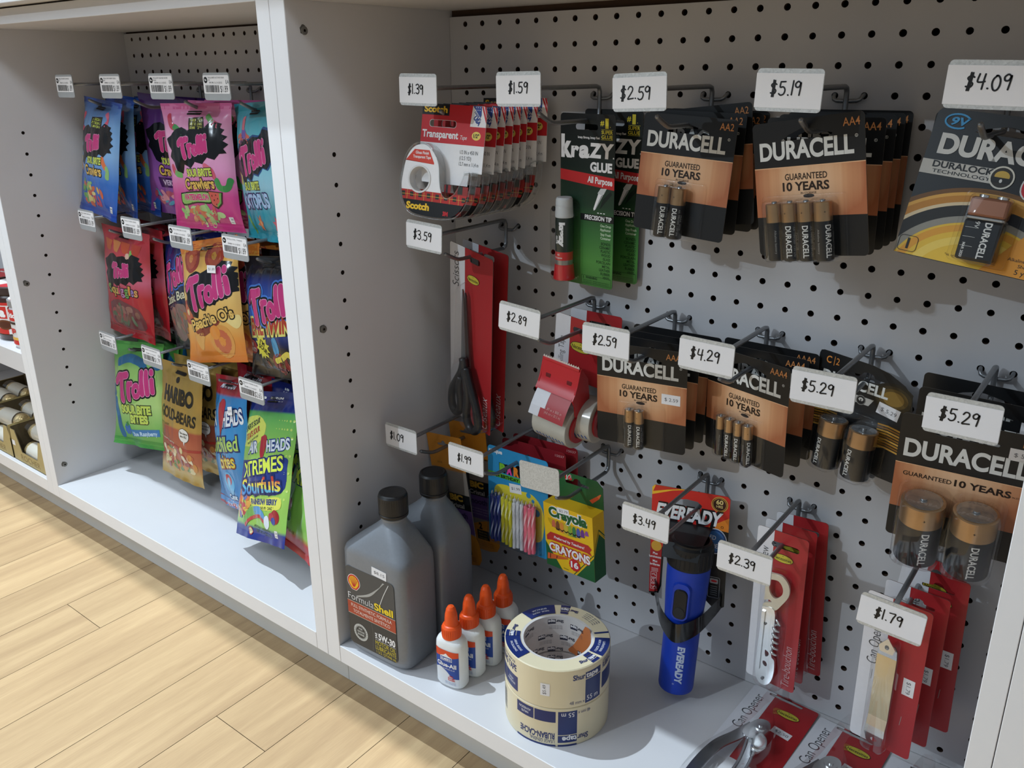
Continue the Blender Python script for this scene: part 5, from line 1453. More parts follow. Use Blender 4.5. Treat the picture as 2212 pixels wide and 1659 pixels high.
# ---- corkscrews
def ribbon_solid(mb, pts, wid, y0, y1, m):
    mb.prism([(ccw(stroke_poly(pts, wid)), [])], y0, y1, m)
def corkscrew():
    t = thing('corkscrew_pack', (0.4448, -0.0500, -0.5318), 'corkscrew on a white and red card, front one on the $2.39 hook', 'corkscrew', 'carded corkscrews', (-4, 0, -.7))
    mb, f = red_card(t, 26.8, 12, -170, -9, 'Corkscrew', 'Tire-bouchon', (-13.5, -50), (21, -166), 8.6, (2, -17, .86), rrect(-11, -6.5, 18, -.5, 2.8))
    mb.dec(shape(stroke_poly([(-13, -80), (-12.4, -70)], .5)), f, ink('#8c8c92'), 3)
    mb.build('backing_card', t)
    cr = mat('cream_steel', '#cfc8b6', .32, .35)
    mb = MB()
    C = ccw(bez([(-6, -33), (6, -32), (14, -40), (15, -52), (8, -66), (2, -74), (-10, -76), (-10, -70), (-2, -66), (-6, -64), (-10, -66), (-10, -58), (-10, -40), (-6, -33)], 5)[:-1])
    H = ccw(bez([(-5, -40), (3, -39), (8, -45), (8, -53), (2, -60), (-3, -58), (-6, -52), (-6, -44), (-5, -40)], 4)[:-1])
    mb.prism([(C, [H])], -.0085, -.0060, cr)
    mb.build('bottle_opener', t)
    mb = MB()
    mb.prism([(ccw(bez([(-11, -74), (2, -74), (3, -100), (3, -128), (7, -134), (7, -152), (3, -164), (-4, -168), (-10, -164), (-13, -150), (-12, -110), (-11, -74)], 4)[:-1]),
               [ccw(ell(-3, -141, 2.3, 3.3, 14, 30)), ccw(bez([(-4, -124), (0, -126), (0, -130), (-3, -132), (-4, -128), (-4, -124)], 3)[:-1])])], -.0095, -.0055, CHROME)
    mb.prism([(ccw([(-10.5, -78), (-7, -78), (-8, -150), (-12, -150)]), [])], -.0112, -.0093, CHROME)
    mb.lathe([(.0012, 0), (.0012, .0012), (0, .0014)], mat('rivet', '#6f7072', .3, .8), 12, Matrix.Translation((-.006, -.0095, -.093)) @ Matrix.Rotation(pi / 2, 4, 'X'))
    mb.lathe([(.0017, 0), (.0017, .0012), (0, .0014)], mat('rivet', '#6f7072', .3, .8), 12, Matrix.Translation((-.004, -.0095, -.160)) @ Matrix.Rotation(pi / 2, 4, 'X'))
    mb.build('handle', t)
    mb = MB()
    C = [(0.0052 + .0031 * cos(q * .52), -.0075 + .0028 * sin(q * .52), -.090 - .036 * q / 60) for q in range(61)]
    mb.tube([(.004, -.0075, -.084)] + C, .0015, CHROME, 7)
    mb.build('worm', t)
    mb = MB()
    o = ccw(rrect(-14.5, -169, 16.5, -27, 8)); n = len(o); V = []
    for s_, d in ((1.05, 0), (1.0, .009), (.93, .0130)): V += [((1 + (x - 1) * s_) / 1000, -.0005 - d, (-98 + (z + 98) * (1 + (s_ - 1) * .2)) / 1000) for x, z in o]
    mb.add(V, [(k * n + i, k * n + (i + 1) % n, (k + 1) * n + (i + 1) % n, (k + 1) * n + i) for k in range(2) for i in range(n)] + [tuple(2 * n + i for i in range(n))], CLEAR, True)
    mb.build('blister', t)
    return t
p = corkscrew()
dup(p, (0.4468, -0.0330, -0.5305), (-2.5, 0, -1.0), 'corkscrew on a white and red card, middle one on the $2.39 hook')
dup(p, (0.4520, -0.0155, -0.5275), (-1.0, 0, -3.5), 'corkscrew on a white and red card, rearmost one on the $2.39 hook')

# ---- flat bottle and can openers
def flat_opener():
    t = thing('opener_pack', (0.5681, -0.0999, -0.5330), 'flat steel opener on a white and red card, front one below the $1.79 plate', 'opener', 'carded flat openers', (-5.2, 4.8, .9))
    mb, f = red_card(t, 27.5, 12, -158, -6, 'Can Opener', '', (-12, -66), (0, 0), 9.4, (4, -17, .86), ccw(hang_slot(28, 8, -1, 2, 'euro')))
    for (u, v, a) in ((-15, -84, 0), (-15, -36, 0), (15, -122, 8)):
        mb.dec(shape(stroke_poly([(u, v), (u + a * .1, v + 11)], .55)), f, ink('#a08a84') if u > 0 else ink('#6f6f74'), 3)
    mb.build('backing_card', t)
    sticker(t, '$1.79', 17.5, -76, 19, 10, rot=-90)
    mb = MB()
    # plate, bent near its lower end; pointed tooth at the top
    prof = [(-30, -.0115), (-36, -.0090), (-46, -.0080), (-118, -.0080), (-128, -.0110), (-136.2, -.0122)]
    hw = [6.5, 8.0, 8.5, 8.5, 8.5, 8.8]
    V = []
    for (z, y), w_ in zip(prof, hw): V += [((-2.2 - w_) / 1000, y, z / 1000), ((-2.2 + w_) / 1000, y, z / 1000)]
    k = len(prof)
    mb.add(V, [(2 * i, 2 * i + 2, 2 * i + 3, 2 * i + 1) for i in (2,)], BRASSY)
    mb.add(V, [(2 * i, 2 * i + 2, 2 * i + 3, 2 * i + 1) for i in (0, 1, 3, 4)], CHROME)
    mb.add([(a, b + .0012, c) for a, b, c in V], [(2 * i, 2 * i + 1, 2 * i + 3, 2 * i + 2) for i in range(k - 1)], BRASSY)
    n = 14
    yb, zb = (-.0120 - .0085) / 2, -.143
    # the lower tongue with its hanging hole
    tong = ccw([(-11, -136), (6.6, -136), (4.8, -148), (2, -152), (-7, -152), (-9.4, -148)])
    VV, TT = tess(tong, [ccw(ell(-2.2, -143.5, 2.9, n=16))])
    mb.add([(x / 1000, -.0122 + (-136 - z) * -.00025 * -1, z / 1000) for x, z in VV], [orient(q, VV, True) for q in TT], CHROME)
    mb.prism([(ccw([(-9, -32), (-2, -22), (5, -32), (3.5, -38), (-7.5, -38)]), [ccw(ell(-2, -32, 2, 2.6, 12))])], -.0128, -.0115, CHROME)
    mb.build('steel_opener', t)
    mb = MB()
    o = ccw(rrect(-13.5, -155, 9, -19, 6)); n = len(o); V = []
    for s_, d in ((1.06, 0), (1.0, .010), (.92, .0150)): V += [((-2.2 + (x + 2.2) * s_) / 1000, -.0005 - d, (-87 + (z + 87) * (1 + (s_ - 1) * .2)) / 1000) for x, z in o]
    mb.add(V, [(k * n + i, k * n + (i + 1) % n, (k + 1) * n + (i + 1) % n, (k + 1) * n + i) for k in range(2) for i in range(n)] + [tuple(2 * n + i for i in range(n))], CLEAR, True)
    mb.build('blister', t)
    return t
p = flat_opener()
for nm, l, r in (('second', (0.5760, -0.0720, -0.5330), (-4, 4, .2)), ('third', (0.5860, -0.0450, -0.5270), (-3, 3, -1.0)), ('rearmost', (0.5790, -0.0190, -0.5290), (-1, 1, 5))):
    dup(p, l, r, 'flat steel opener on a white and red card, %s below the $1.79 plate' % nm)

# ---- rotary can openers lying on the shelf
def can_opener():
    t = thing('can_opener_pack', (0.4530, -0.0150, ZS + .0016), 'chrome can opener on a white and red card lying under the corkscrews', 'can opener', 'can openers lying on the shelf', (-3, -89.0, 0))
    mb, f = red_card(t, 37.5, 12, -215, -11, 'Can Opener', 'Ouvre-boite', (-20, -62), (31, -208), 11.5, (12, -13, 1.0), ccw(hang_slot(38, 8, 10, 1, 'euro')))
    mb.dec(shape(stroke_poly([(-26, -92), (-24, -80)], .6)), f, ink('#77777c'), 3)
    mb.build('backing_card', t)
    sticker(t, '$2.50', 17, -42, 21, 10, rot=-6)
    hd = mat('chrome_handle', '#b4b6ba', .2, .95)
    for k, pts in enumerate(([(-6, -62), (-14, -86), (-24, -112), (-27, -150), (-24, -196)], [(-2, -66), (4, -92), (8, -118), (8, -155), (3, -198)])):
        mb = MB()
        C = bez(pts, 6)
        o = ccw(stroke_poly(C, 12 if k == 0 else 10)); 
        mb.prism([(o, [])], -.0125 + .002 * k, -.0105 + .002 * k, hd)
        mb.tube([(x / 1000 - .005, -.011, z / 1000) for x, z in C], .0016, hd, 6); mb.tube([(x / 1000 + .005, -.011, z / 1000) for x, z in C], .0016, hd, 6)
        mb.build('handle', t)
    mb = MB()
    mb.prism([(ccw(bez([(-12, -70), (-6, -52), (4, -48), (10, -56), (8, -72), (0, -82), (-10, -80), (-12, -70)], 4)[:-1]), [])], -.0135, -.0105, CHROME)
    mb.lathe([(.0066, 0), (.0066, .0012), (.0026, .0012), (.0026, .0026), (0, .0026)], CHROME, 20, Matrix.Translation((.001, -.0135, -.060)) @ Matrix.Rotation(pi / 2, 4, 'X'))
    mb.build('cutting_head', t)
    mb = MB()
    # turning key, a flattened butterfly
    o = ccw(bez([(5, -70), (14, -74), (19, -86), (16, -96), (8, -98), (4, -90), (2, -78), (5, -70)], 5)[:-1])
    n = len(o); V = []
    for s_, d in ((1, .0150), (.9, .0168), (.55, .0172)): V += [((9.5 + (x - 9.5) * s_) / 1000, -d, (-84 + (z + 84) * s_) / 1000) for x, z in o]
    mb.add(V, [(k * n + i, k * n + (i + 1) % n, (k + 1) * n + (i + 1) % n, (k + 1) * n + i) for k in range(2) for i in range(n)] + [tuple(2 * n + i for i in range(n)), tuple(range(n - 1, -1, -1))], CHROME, True)
    mb.build('key', t)
    mb = MB()
    o = ccw(bez([(-8, 10), (-1, 12), (4, 6), (5, -20), (6, -40), (16, -56), (24, -80), (22, -104), (14, -130), (14, -200), (-2, -205), (-8, -140), (-18, -205), (-32, -200), (-34, -140), (-20, -90), (-14, -50), (-12, -10), (-8, 10)], 4)[:-1]); n = len(o); V = []
    cz = -90
    for s_, d in ((1.04, 0), (1.0, .014), (.93, .0235)): V += [((-4 + (x + 4) * s_) / 1000, -.0005 - d * (1 if z < 30 else .5), (cz + (z - cz) * (1 + (s_ - 1) * .3)) / 1000) for x, z in o]
    mb.add(V, [(k * n + i, k * n + (i + 1) % n, (k + 1) * n + (i + 1) % n, (k + 1) * n + i) for k in range(2) for i in range(n)], CLEAR, True)
    VV, TT = tess([(-4 + (x + 4) * .93, cz + (z - cz) * .98) for x, z in o])
    mb.add([(x / 1000, -.0238, z / 1000) for x, z in VV], [orient(q, VV, True) for q in TT], CLEAR)
    mb.build('blister', t)
    return t
p = can_opener()
dup(p, (0.5300, -0.0230, ZS + .0016), (-4, -89.0, 0), 'chrome can opener on a white and red card lying below the flat openers')
dup(p, (0.6070, -0.0340, ZS + .0016), (-3, -89.0, 0), 'chrome can opener on a white and red card lying against the right panel')

# ================================================================== things standing on the shelf
def superell(hw, hd, e, n=40):
    p = []
    for i in range(n):
        a = 2 * pi * i / n; c, s_ = cos(a), sin(a)
        p.append((hw * (abs(c) ** (2 / e)) * (1 if c >= 0 else -1), hd * (abs(s_) ** (2 / e)) * (1 if s_ >= 0 else -1)))
    return p
def loft(mb, secs, m, n=40, cap=True):
    V = []
    for sc in secs:
        z, hw, hd, e = sc[:4]; dx = sc[4] if len(sc) > 4 else 0
        V += [(x + dx, y, z) for x, y in superell(hw, hd, e, n)]
    F = [(k * n + i, k * n + (i + 1) % n, (k + 1) * n + (i + 1) % n, (k + 1) * n + i) for k in range(len(secs) - 1) for i in range(n)]
    mb.add(V, F, m, True)
    if cap:
        mb.add(V[:n], [tuple(range(n - 1, -1, -1))], m); mb.add(V[-n:], [tuple(range(n))], m)
def oil_bottle():
    t = thing('motor_oil_bottle', (0.0330, -0.2030, ZS), 'grey motor oil bottle with a black cap, front one with a price sticker', 'bottle', 'motor oil bottles', (2, 0, 0))
    gp = mat('grey_oil_plastic', '#7c8086', .38, .15, .45, .03, 300)
    mb = MB()
    loft(mb, [(0, .040, .024, 4.5), (.0015, .0450, .0280, 5), (.006, .0490, .0310, 5.5), (.014, .0500, .0320, 6), (.060, .0500, .0320, 6.5), (.120, .0500, .0320, 6.5), (.138, .0500, .0320, 6), (.1440, .0490, .0314, 5.2, .0004),
              (.1480, .0462, .0300, 4.6, .0016), (.160, .0360, .0255, 3.6, .0060), (.172, .0245, .0210, 2.8, .0100), (.180, .0170, .0168, 2.2, .0115), (.184, .0148, .0148, 2, .0120), (.192, .0146, .0146, 2, .0120)], gp, 56)
    mb.lathe([(.0146, .186), (.0152, .1865), (.0152, .189), (.0146, .1895)], gp, 32, Matrix.Translation((.012, 0, 0)))
    mb.build('body', t)
    mb = MB(); ck = mat('black_cap', '#151517', .42)
    mb.lathe([(.0150, .1905), (.0172, .1910), (.0174, .1940), (.0168, .1945), (.0174, .1955), (.0170, .2160), (.0158, .2185), (.0140, .2190), (.0130, .2184), (0, .2184)], ck, 40)
    for k in range(40): mb.bbox((-.0004, .0166, .1965), (.0004, .0173, .2150), ck, .0002, Matrix.Rotation(2 * pi * k / 40, 4, 'Z'), 1)
    mb.build('cap', t).location = (.012, 0, 0)
    # front label
    mb = MB(); f = flat(-.0322)
    G = ink('#5a5955'); L0 = ink('#353638', .35)
    mb.prism([(rrect(-42, 12, 36, 121, 6), [])], -.0322, -.0319, ink('#47484a', .35))
    mb.dec(clip_rect(shape(rrect(-42, 12, 36, 121, 6)), -42, 12, 36, 72), f, L0, 1)
    # shell emblem
    for s_, c, L in ((1.16, '#e8e4dc', 2), (1.08, '#c8262a', 3), (.88, '#f0b81f', 4)):
        o = [(-29 + s_ * 9 * cos(rad(a)) * (1 - .0 * a), 101 + s_ * 9 * sin(rad(a))) for a in range(-28, 209, 9)]
        o = o + [(-29 - s_ * 4.6, 101 - s_ * 8.2), (-29 - s_ * 3, 101 - s_ * 9.6), (-29 + s_ * 3, 101 - s_ * 9.6), (-29 + s_ * 4.6, 101 - s_ * 8.2)]
        mb.dec(shape(ccw(o)), f, ink(c), L)
    for a in range(30, 151, 20):
        mb.dec(shape(stroke_poly([(-29 + 1.2 * cos(rad(a)), 94.5), (-29 + 7.6 * cos(rad(a)), 101 + 7.6 * sin(rad(a)))], .7)), f, ink('#c8262a'), 5)
    # road of light
    mb.dec(shape(bez([(-26, 83), (-4, 94), (22, 117)], 5) + [(19, 117)] + bez([(10, 104), (-4, 90), (-26, 81)], 5)), f, ink('#a9a8a4'), 2)
    mb.dec(shape(stroke_poly(bez([(28, 117), (19, 100), (12, 84)], 5), .9)), f, ink('#d9d8d4'), 2)
    mb.dec(text('Formula', -40, 75.5, 9, 42, 'l', -.012), f, WHT, 4); mb.dec(text('Shell', 3, 75.5, 9, 30, 'l', .03), f, ink('#f0cf2a'), 4)
    mb.dec(shape(rect(-42, 55, 36, 72.5)), f, ink('#a8442c'), 3); mb.dec(shape(rect(-42, 72.5, 36, 73.2)), f, ink('#c9b8a8'), 3); mb.dec(shape(rect(-42, 54.4, 36, 55)), f, ink('#c9b8a8'), 3)
    mb.dec(text('FULL SYNTHETIC FORMULA', -3, 65.3, 4.4, 66), f, ink('#ecdcd2'), 4); mb.dec(text('TOTALMENTE SINTÉTICO', -3, 58, 4.4, 60), f, ink('#ecdcd2'), 4)
    mb.dec(ring(-23, 32, 9.2, 11.6, 30), f, ink('#c4c4c0'), 3); mb.dec(ring(-23, 32, 8.2, 8.7, 30), f, ink('#c4c4c0'), 3)
    for k in range(22): mb.dec(shape(ell(-23 + 10.4 * cos(2 * pi * k / 22), 32 + 10.4 * sin(2 * pi * k / 22), .45, n=8)), f, L0, 4)
    for k, s_ in enumerate(('FOR', 'GASOLINE', 'ENGINES')): mb.dec(text(s_, -23, 35.5 - 4 * k, 2.4, (6, 12, 11)[k], 'c', .03), f, ink('#c4c4c0'), 3)
    mb.dec(shape(stroke_poly(bez([(-4, 53), (-2, 40), (-4, 14)], 4), .7)), f, ink('#5d5c58'), 2)
    mb.dec(text('SAE', 4.5, 38.5, 3.2, 8, 'c', .03, 90), f, WHT, 3); mb.dec(text('5W-30', 6.5, 34.5, 8.2, 27, 'l', .035), f, WHT, 3)
    mb.dec(shape(rect(1, 32.6, 34, 33.0)), f, WHT, 3)
    yy = ink('#d2bf3a')
    mb.dec(text('MOTOR OIL', 1, 25.8, 5.6, 33, 'l', 0), f, yy, 3); mb.dec(text('LUBRICANTE', 1, 19, 5.6, 33, 'l', 0), f, yy, 3); mb.dec(text('1 U.S. QT/946 mL', 2, 14, 3.6, 32, 'l', 0), f, yy, 3)
    mb.build('front_label', t)
    sticker(t, '$8.15', 14, 127.5, 23, 11, y=-.0323, rot=-3)
    return t
p = oil_bottle()
dup(p, (0.0345, -0.1350, ZS), (0, 0, 0), 'grey motor oil bottle with a black cap, standing behind the front one', drop=('price_sticker',))

def glue_bottle():
    t = thing('glue_bottle', (0.1320, -0.2060, ZS), 'white glue bottle with an orange tip, front of four', 'glue bottle', 'white glue bottles', (6, 0, 0))
    wp = mat('glue_white_plastic', '#e4e6e6', .35, 0, .4)
    mb = MB()
    loft(mb, [(0, .0150, .0090, 2.6), (.001, .0176, .0112, 2.7), (.004, .0190, .0124, 2.8), (.050, .0190, .0124, 2.8), (.0575, .0186, .0122, 2.7), (.0620, .0165, .0115, 2.5), (.0650, .0120, .0100, 2.2), (.0665, .0095, .0092, 2), (.070, .0092, .0090, 2)], wp, 40)
    mb.build('body', t)
    oc = mat('orange_cap', '#e8551c', .38, 0, .4)
    mb = MB()
    mb.lathe([(.0090, .0640), (.0112, .0642), (.0114, .0655), (.0110, .0775), (.0096, .0800), (.0082, .0808), (.0078, .0830), (.0070, .0930), (.0054, .1000), (.0036, .1032), (0, .1040)], oc, 32)
    for k in range(28): mb.bbox((-.0003, .0110, .0665), (.0003, .0116, .0765), oc, .00015, Matrix.Rotation(2 * pi * k / 28, 4, 'Z'), 1)
    mb.build('tip', t)
    mb = MB()
    sec = [p_ for p_ in superell(.0190, .0124, 2.8, 400)]
    fr = sorted([q for q in sec if q[1] < 0], key=lambda q: q[0])
    def mp(u, v, h):
        x = u / 1000; lo = 0; hi = len(fr) - 1
        x = max(fr[0][0], min(fr[-1][0], x))
        while hi - lo > 1:
            m_ = (lo + hi) // 2
            if fr[m_][0] < x: lo = m_
            else: hi = m_
        a, b = fr[lo], fr[hi]; q = (x - a[0]) / max(1e-9, b[0] - a[0])
        return (x, a[1] + (b[1] - a[1]) * q - h - .0001, v / 1000)
    lab = rrect(-15.5, 5, 15.5, 52, 2)
    mb.dec(shape(lab), mp, ink('#d9dce0'), 1, 1.5)
    mb.dec(clip_rect(shape(bez([(-15.5, 24), (-15.5, 24), (-9, 27), (0, 23), (8, 16), (15.5, 15), (15.5, 15)], 4) + [(15.5, 52), (-15.5, 52)]), -15.5, 15, 15.5, 46), mp, ink('#22479b'), 2, 1.5)
    mb.dec(clip_rect(shape([(-15.5, 52), (-15.5, 41), (-6, 43), (4, 42), (15.5, 44.5), (15.5, 52)]), -15.5, 40, 15.5, 51.5), mp, ink('#d8481f'), 3, 1.5)
    mb.dec(shape([(-8, 37), (8, 37.5), (8, 43), (3, 45), (0, 47.5), (-3, 45), (-8, 43)]), mp, WHT, 4, 1.5)
    mb.dec(shape([(-7.4, 37.6), (7.4, 38), (7.4, 42.6), (-7.4, 42.4)]), mp, ink('#22479b'), 5, 1.5)
    mb.dec(text("ELMER'S", 0, 38.6, 2.8, 13, 'c', .03), mp, WHT, 6, 1.5)
    mb.dec(text('Glue-All', 0, 29.5, 5.2, 26, 'c', .03), mp, WHT, 5, 1.5)
    mb.dec(text('MULTI-PURPOSE GLUE', 0, 26.0, 1.5, 22), mp, WHT, 5, 1.5)
    for k, s_ in enumerate(('New', 'Stronger', 'Formula!')): mb.dec(text(s_, 6.5, 17.0 - 2.6 * k, 2.0, None, 'c', .04), mp, ink('#c8302a'), 5, 1.5)
    for k in range(2): mb.dec(text(('Safe, Non-Toxic', '1.25 FL OZ (36.9 mL)')[k], 5, 8.8 - 2 * k, 1.2, 14), mp, ink('#3a5aa0'), 5, 1.5)
    mb.build('label', t)
    return t
p = glue_bottle()
for i, (x, y, nm, r) in enumerate(((.1350, -.1780, 'second of four', 2), (.1385, -.1510, 'third of four', 4), (.1410, -.1210, 'rearmost of four', 8))):
    dup(p, (x, y, ZS), (r, 0, 0), 'white glue bottle with an orange tip, %s, counted from the front' % nm)

def tape_roll(flip, z, label):
    t = thing('masking_tape_roll', (0.2535, -0.1700, ZS + z), label, 'tape', 'masking tape rolls')
    cr = mat('cream_masking_tape', '#dccfae', .34, 0, .45, .015, 40); nv = ink('#1c2c66', .3); wl = ink('#d9d6cc', .3)
    crf = mat('wrap_film', '#d9d2b6', .15, 0, .6, .01, 20)
    R, r, H = .0572, .0390, .048
    mb = MB()
    mb.lathe([(r + .0006, .0008), (R - .001, 0), (R, .001), (R, H - .001), (R - .001, H), (r + .0006, H - .0008)], cr, 72)
    A0 = rad(-56)
    def side(s, v, h):
        a = A0 + s / 57.2; q = R + h
        return (q * cos(a), q * sin(a), v / 1000)
    def put(s2, m, L=1):
        if flip: s2 = ([(-x, 48 - y) for x, y in s2[0]], s2[1])
        mb.dec(s2, side, m, L, (2.5, 0), .00006)
    if not flip:
        put(text('Shur', 30.6, 34.5, 6.2, 14, 'r', .03), nv, 2)
        put(shape(rect(31, 33, 52, 41)), nv); put(shape(rect(31, 2.5, 52, 32)), nv); put(text('tape', 31.6, 34.5, 6.2, 16, 'l', .03), WHT, 2)
        put(text('48 mm x', 30.4, 4.5, 4.2, 17, 'r', -.005), nv, 2); put(text('55 m', 33, 5.5, 5.8, 15, 'l', 0), WHT, 2)
        put(shape(rect(55, 9, 92, 29)), nv); put(text('RUBAN-CACHE', 56, 34, 6.5, 34, 'l', .03), nv, 2); put(text('USAGE GÉNÉRAL', 56, 41.5, 3, 30, 'l', 0), nv, 2)
        put(shape(rect(-96, 6, -71, 24)), nv); put(shape(rect(-70, 6, -46, 24)), nv); put(text('MASKING TAPE', -48, 30, 7.4, 46, 'r', .03), nv, 2); put(text('GENERAL PURPOSE', -50, 39.5, 3, 34, 'r', 0), nv, 2)
        put(text('HIGH', -58, 16, 2.6, 8), WHT, 2); put(text('ADHESION', -58, 12, 2.6, 15), WHT, 2)
        for q in range(7): put(shape(rect(100 + q * 20, 8, 112 + q * 20, 26)), nv)
    else:
        # in the roll's own reading direction (it lies upside down)
        put(shape(rect(1, 3, 24, 17)), nv); put(shape(rect(25, 3, 47, 17)), nv); put(text('HAUTE', 36, 11, 2.8, 9), WHT, 2); put(text('ADHESION', 36, 6.5, 2.8, 15), WHT, 2)
        put(shape(rect(-22, 3, -1.5, 33)), nv); put(shape(rect(-22, 34, -1.5, 43)), nv)
        put(text('55 m', -19, 5, 5.6, 14, 'l', 0), WHT, 2); put(text('48 mm x', -23, 5, 4.2, 15, 'r', 0), nv, 2)
        put(text('tape', -22, 35.5, 6.4, 16, 'l', .03), WHT, 2); put(text('Shur', -22.6, 35.5, 6.4, 13, 'r', .03), nv, 2)
        put(text('RUBAN-CACHE', 2, 31, 7.4, 40, 'l', .03), nv, 2); put(text('USAGE GÉNÉRAL', 2, 39.5, 4.2, 28, 'l', 0), nv, 2)
        put(shape(rect(1, 45.6, 47, 48)), nv); put(shape(rect(-22, 45.6, -1.5, 48)), nv)
        rnd = random.Random(4)
        v = 8
        while v < 34:
            w = rnd.choice((.4, .8, 1.2)); put(shape(rect(70, v, 88, v + w)), ink('#555a62')); v += w + rnd.choice((.5, .9))
        for q in range(6): put(shape(rect(96 + q * 22, 8, 110 + q * 22, 26)), nv)
    o = mb.build('tape', t)
    # printed ring on the top face
    if not flip:
        tb = MB()
        def top(s, v, h):          # s: mm along the middle of the ring, v: mm from the inner edge
            a = A0 + s / 57.2; q = r + .0012 + (16.8 - v) / 1000
            return (q * cos(a), q * sin(a), H + h)
        def tp(s2, m, L=1): tb.dec(s2, top, m, L, (2, 0), .00006)
        for a, b in ((-88, -46), (56, 89), (-176, -134), (98, 101)): tp(shape(rect(a, .6, b, 16.6)), nv)
        for c, rt in ((42, 0), (-98, 0), (165, 0)):
            tp(shape(rect(c - 1, 5.5, c + 10.5, 11.5)), nv); tp(shape(rect(c - 1, .8, c + 10.5, 4.6)), nv); tp(shape(rect(c - 1, 12.4, c + 10.5, 16.4)), nv)
            tp(text('Shur', c - 1.6, 6.6, 4.0, 12, 'r', .03), nv, 2); tp(text('tape', c - .4, 6.6, 4.0, 10.5, 'l', .03), WHT, 2)
        for c, a, b in ((-67, 'LABELING - BUNDLING', 'PACKAGING'), (72, 'ETIQUETER - ATTACHER', 'FERMER LES PAQUETS'), (-155, 'MARCAR - AGRUPAR', 'EMPACAR')):
            tp(text(a, c, 9.8, 2.4, 25), WHT, 2); tp(text(b, c, 5.2, 2.4, 20), WHT, 2)
        for k in range(4): tp(text('Made in USA   shurtape.com', 130, 3.5 + 2.8 * k, 1.7, 24), nv, 1)
        tb.build('ring_print', o)
    # cardboard core
    cb = MB()
    wc = mat('printed_core', '#cfcac6', .6)
    cb.lathe([(r - .0022, .001), (r - .0022, H - .0012), (r + .0006, H - .0008)], wc, 60)
    cb.lathe([(r - .0024, .001), (r - .0022, .001), (r + .0006, .0008)], wc, 60)
    def inn(s, v, h):
        a = A0 + pi - s / 36.8; q = r - .0022 - h
        return (q * cos(a), q * sin(a), v / 1000)
    def ip(s2, m, L=1):
        if True: s2 = ([(-x, 48 - y) for x, y in s2[0]], s2[1])
        cb.dec(s2, inn, m, L, (2, 0), .00008)
    og = ink('#cf7a45')
    ip(shape(bez([(-36, 2), (-28, 18), (-20, 34), (-14, 46), (-50, 46), (-52, 2), (-36, 2)], 3)), og)
    for c, v in ((38, 7), (2, 5), (-24, 9), (14, 24), (-12, 26), (46, 30), (-34, 40), (24, 40), (2, 42), (70, 12), (-78, 22), (-96, 8)):
        ip(shape(rect(c, v, c + 9, v + 6)), ink('#2c2f40'), 2); ip(text('tape', c + .4, v + 1, 3.6, 8.2, 'l', .03), WHT, 3); ip(text('Shur', c - .4, v + 1, 3.6, 8.5, 'r', .03), ink('#2c2f40'), 3)
        for k in range(3): ip(text('Made in USA  Hecho en EE.UU.', c, v + 8.4 + 1.8 * k, 1.1, 15), ink('#6b6a70'), 2)
    cb.build('core', t)
    if not flip:
        mb = MB()
        mb.dec(shape(rect(-17.4, 16, -7.4, 31)), side, PAPER, 3, (2, 0)); mb.dec(text('$5.49', -11.4, 23.5, 3.6, 11.5, 'c', 0, 90), side, mat('ink_faded', '#6d6a6e', .6), 4, (2, 0))
        mb.build('price_sticker', t)
    return t
tape_roll(True, 0, 'cream masking tape roll with navy print, lower one of the stack')
tape_roll(False, .0483, 'cream masking tape roll with navy print, upper one of the stack')

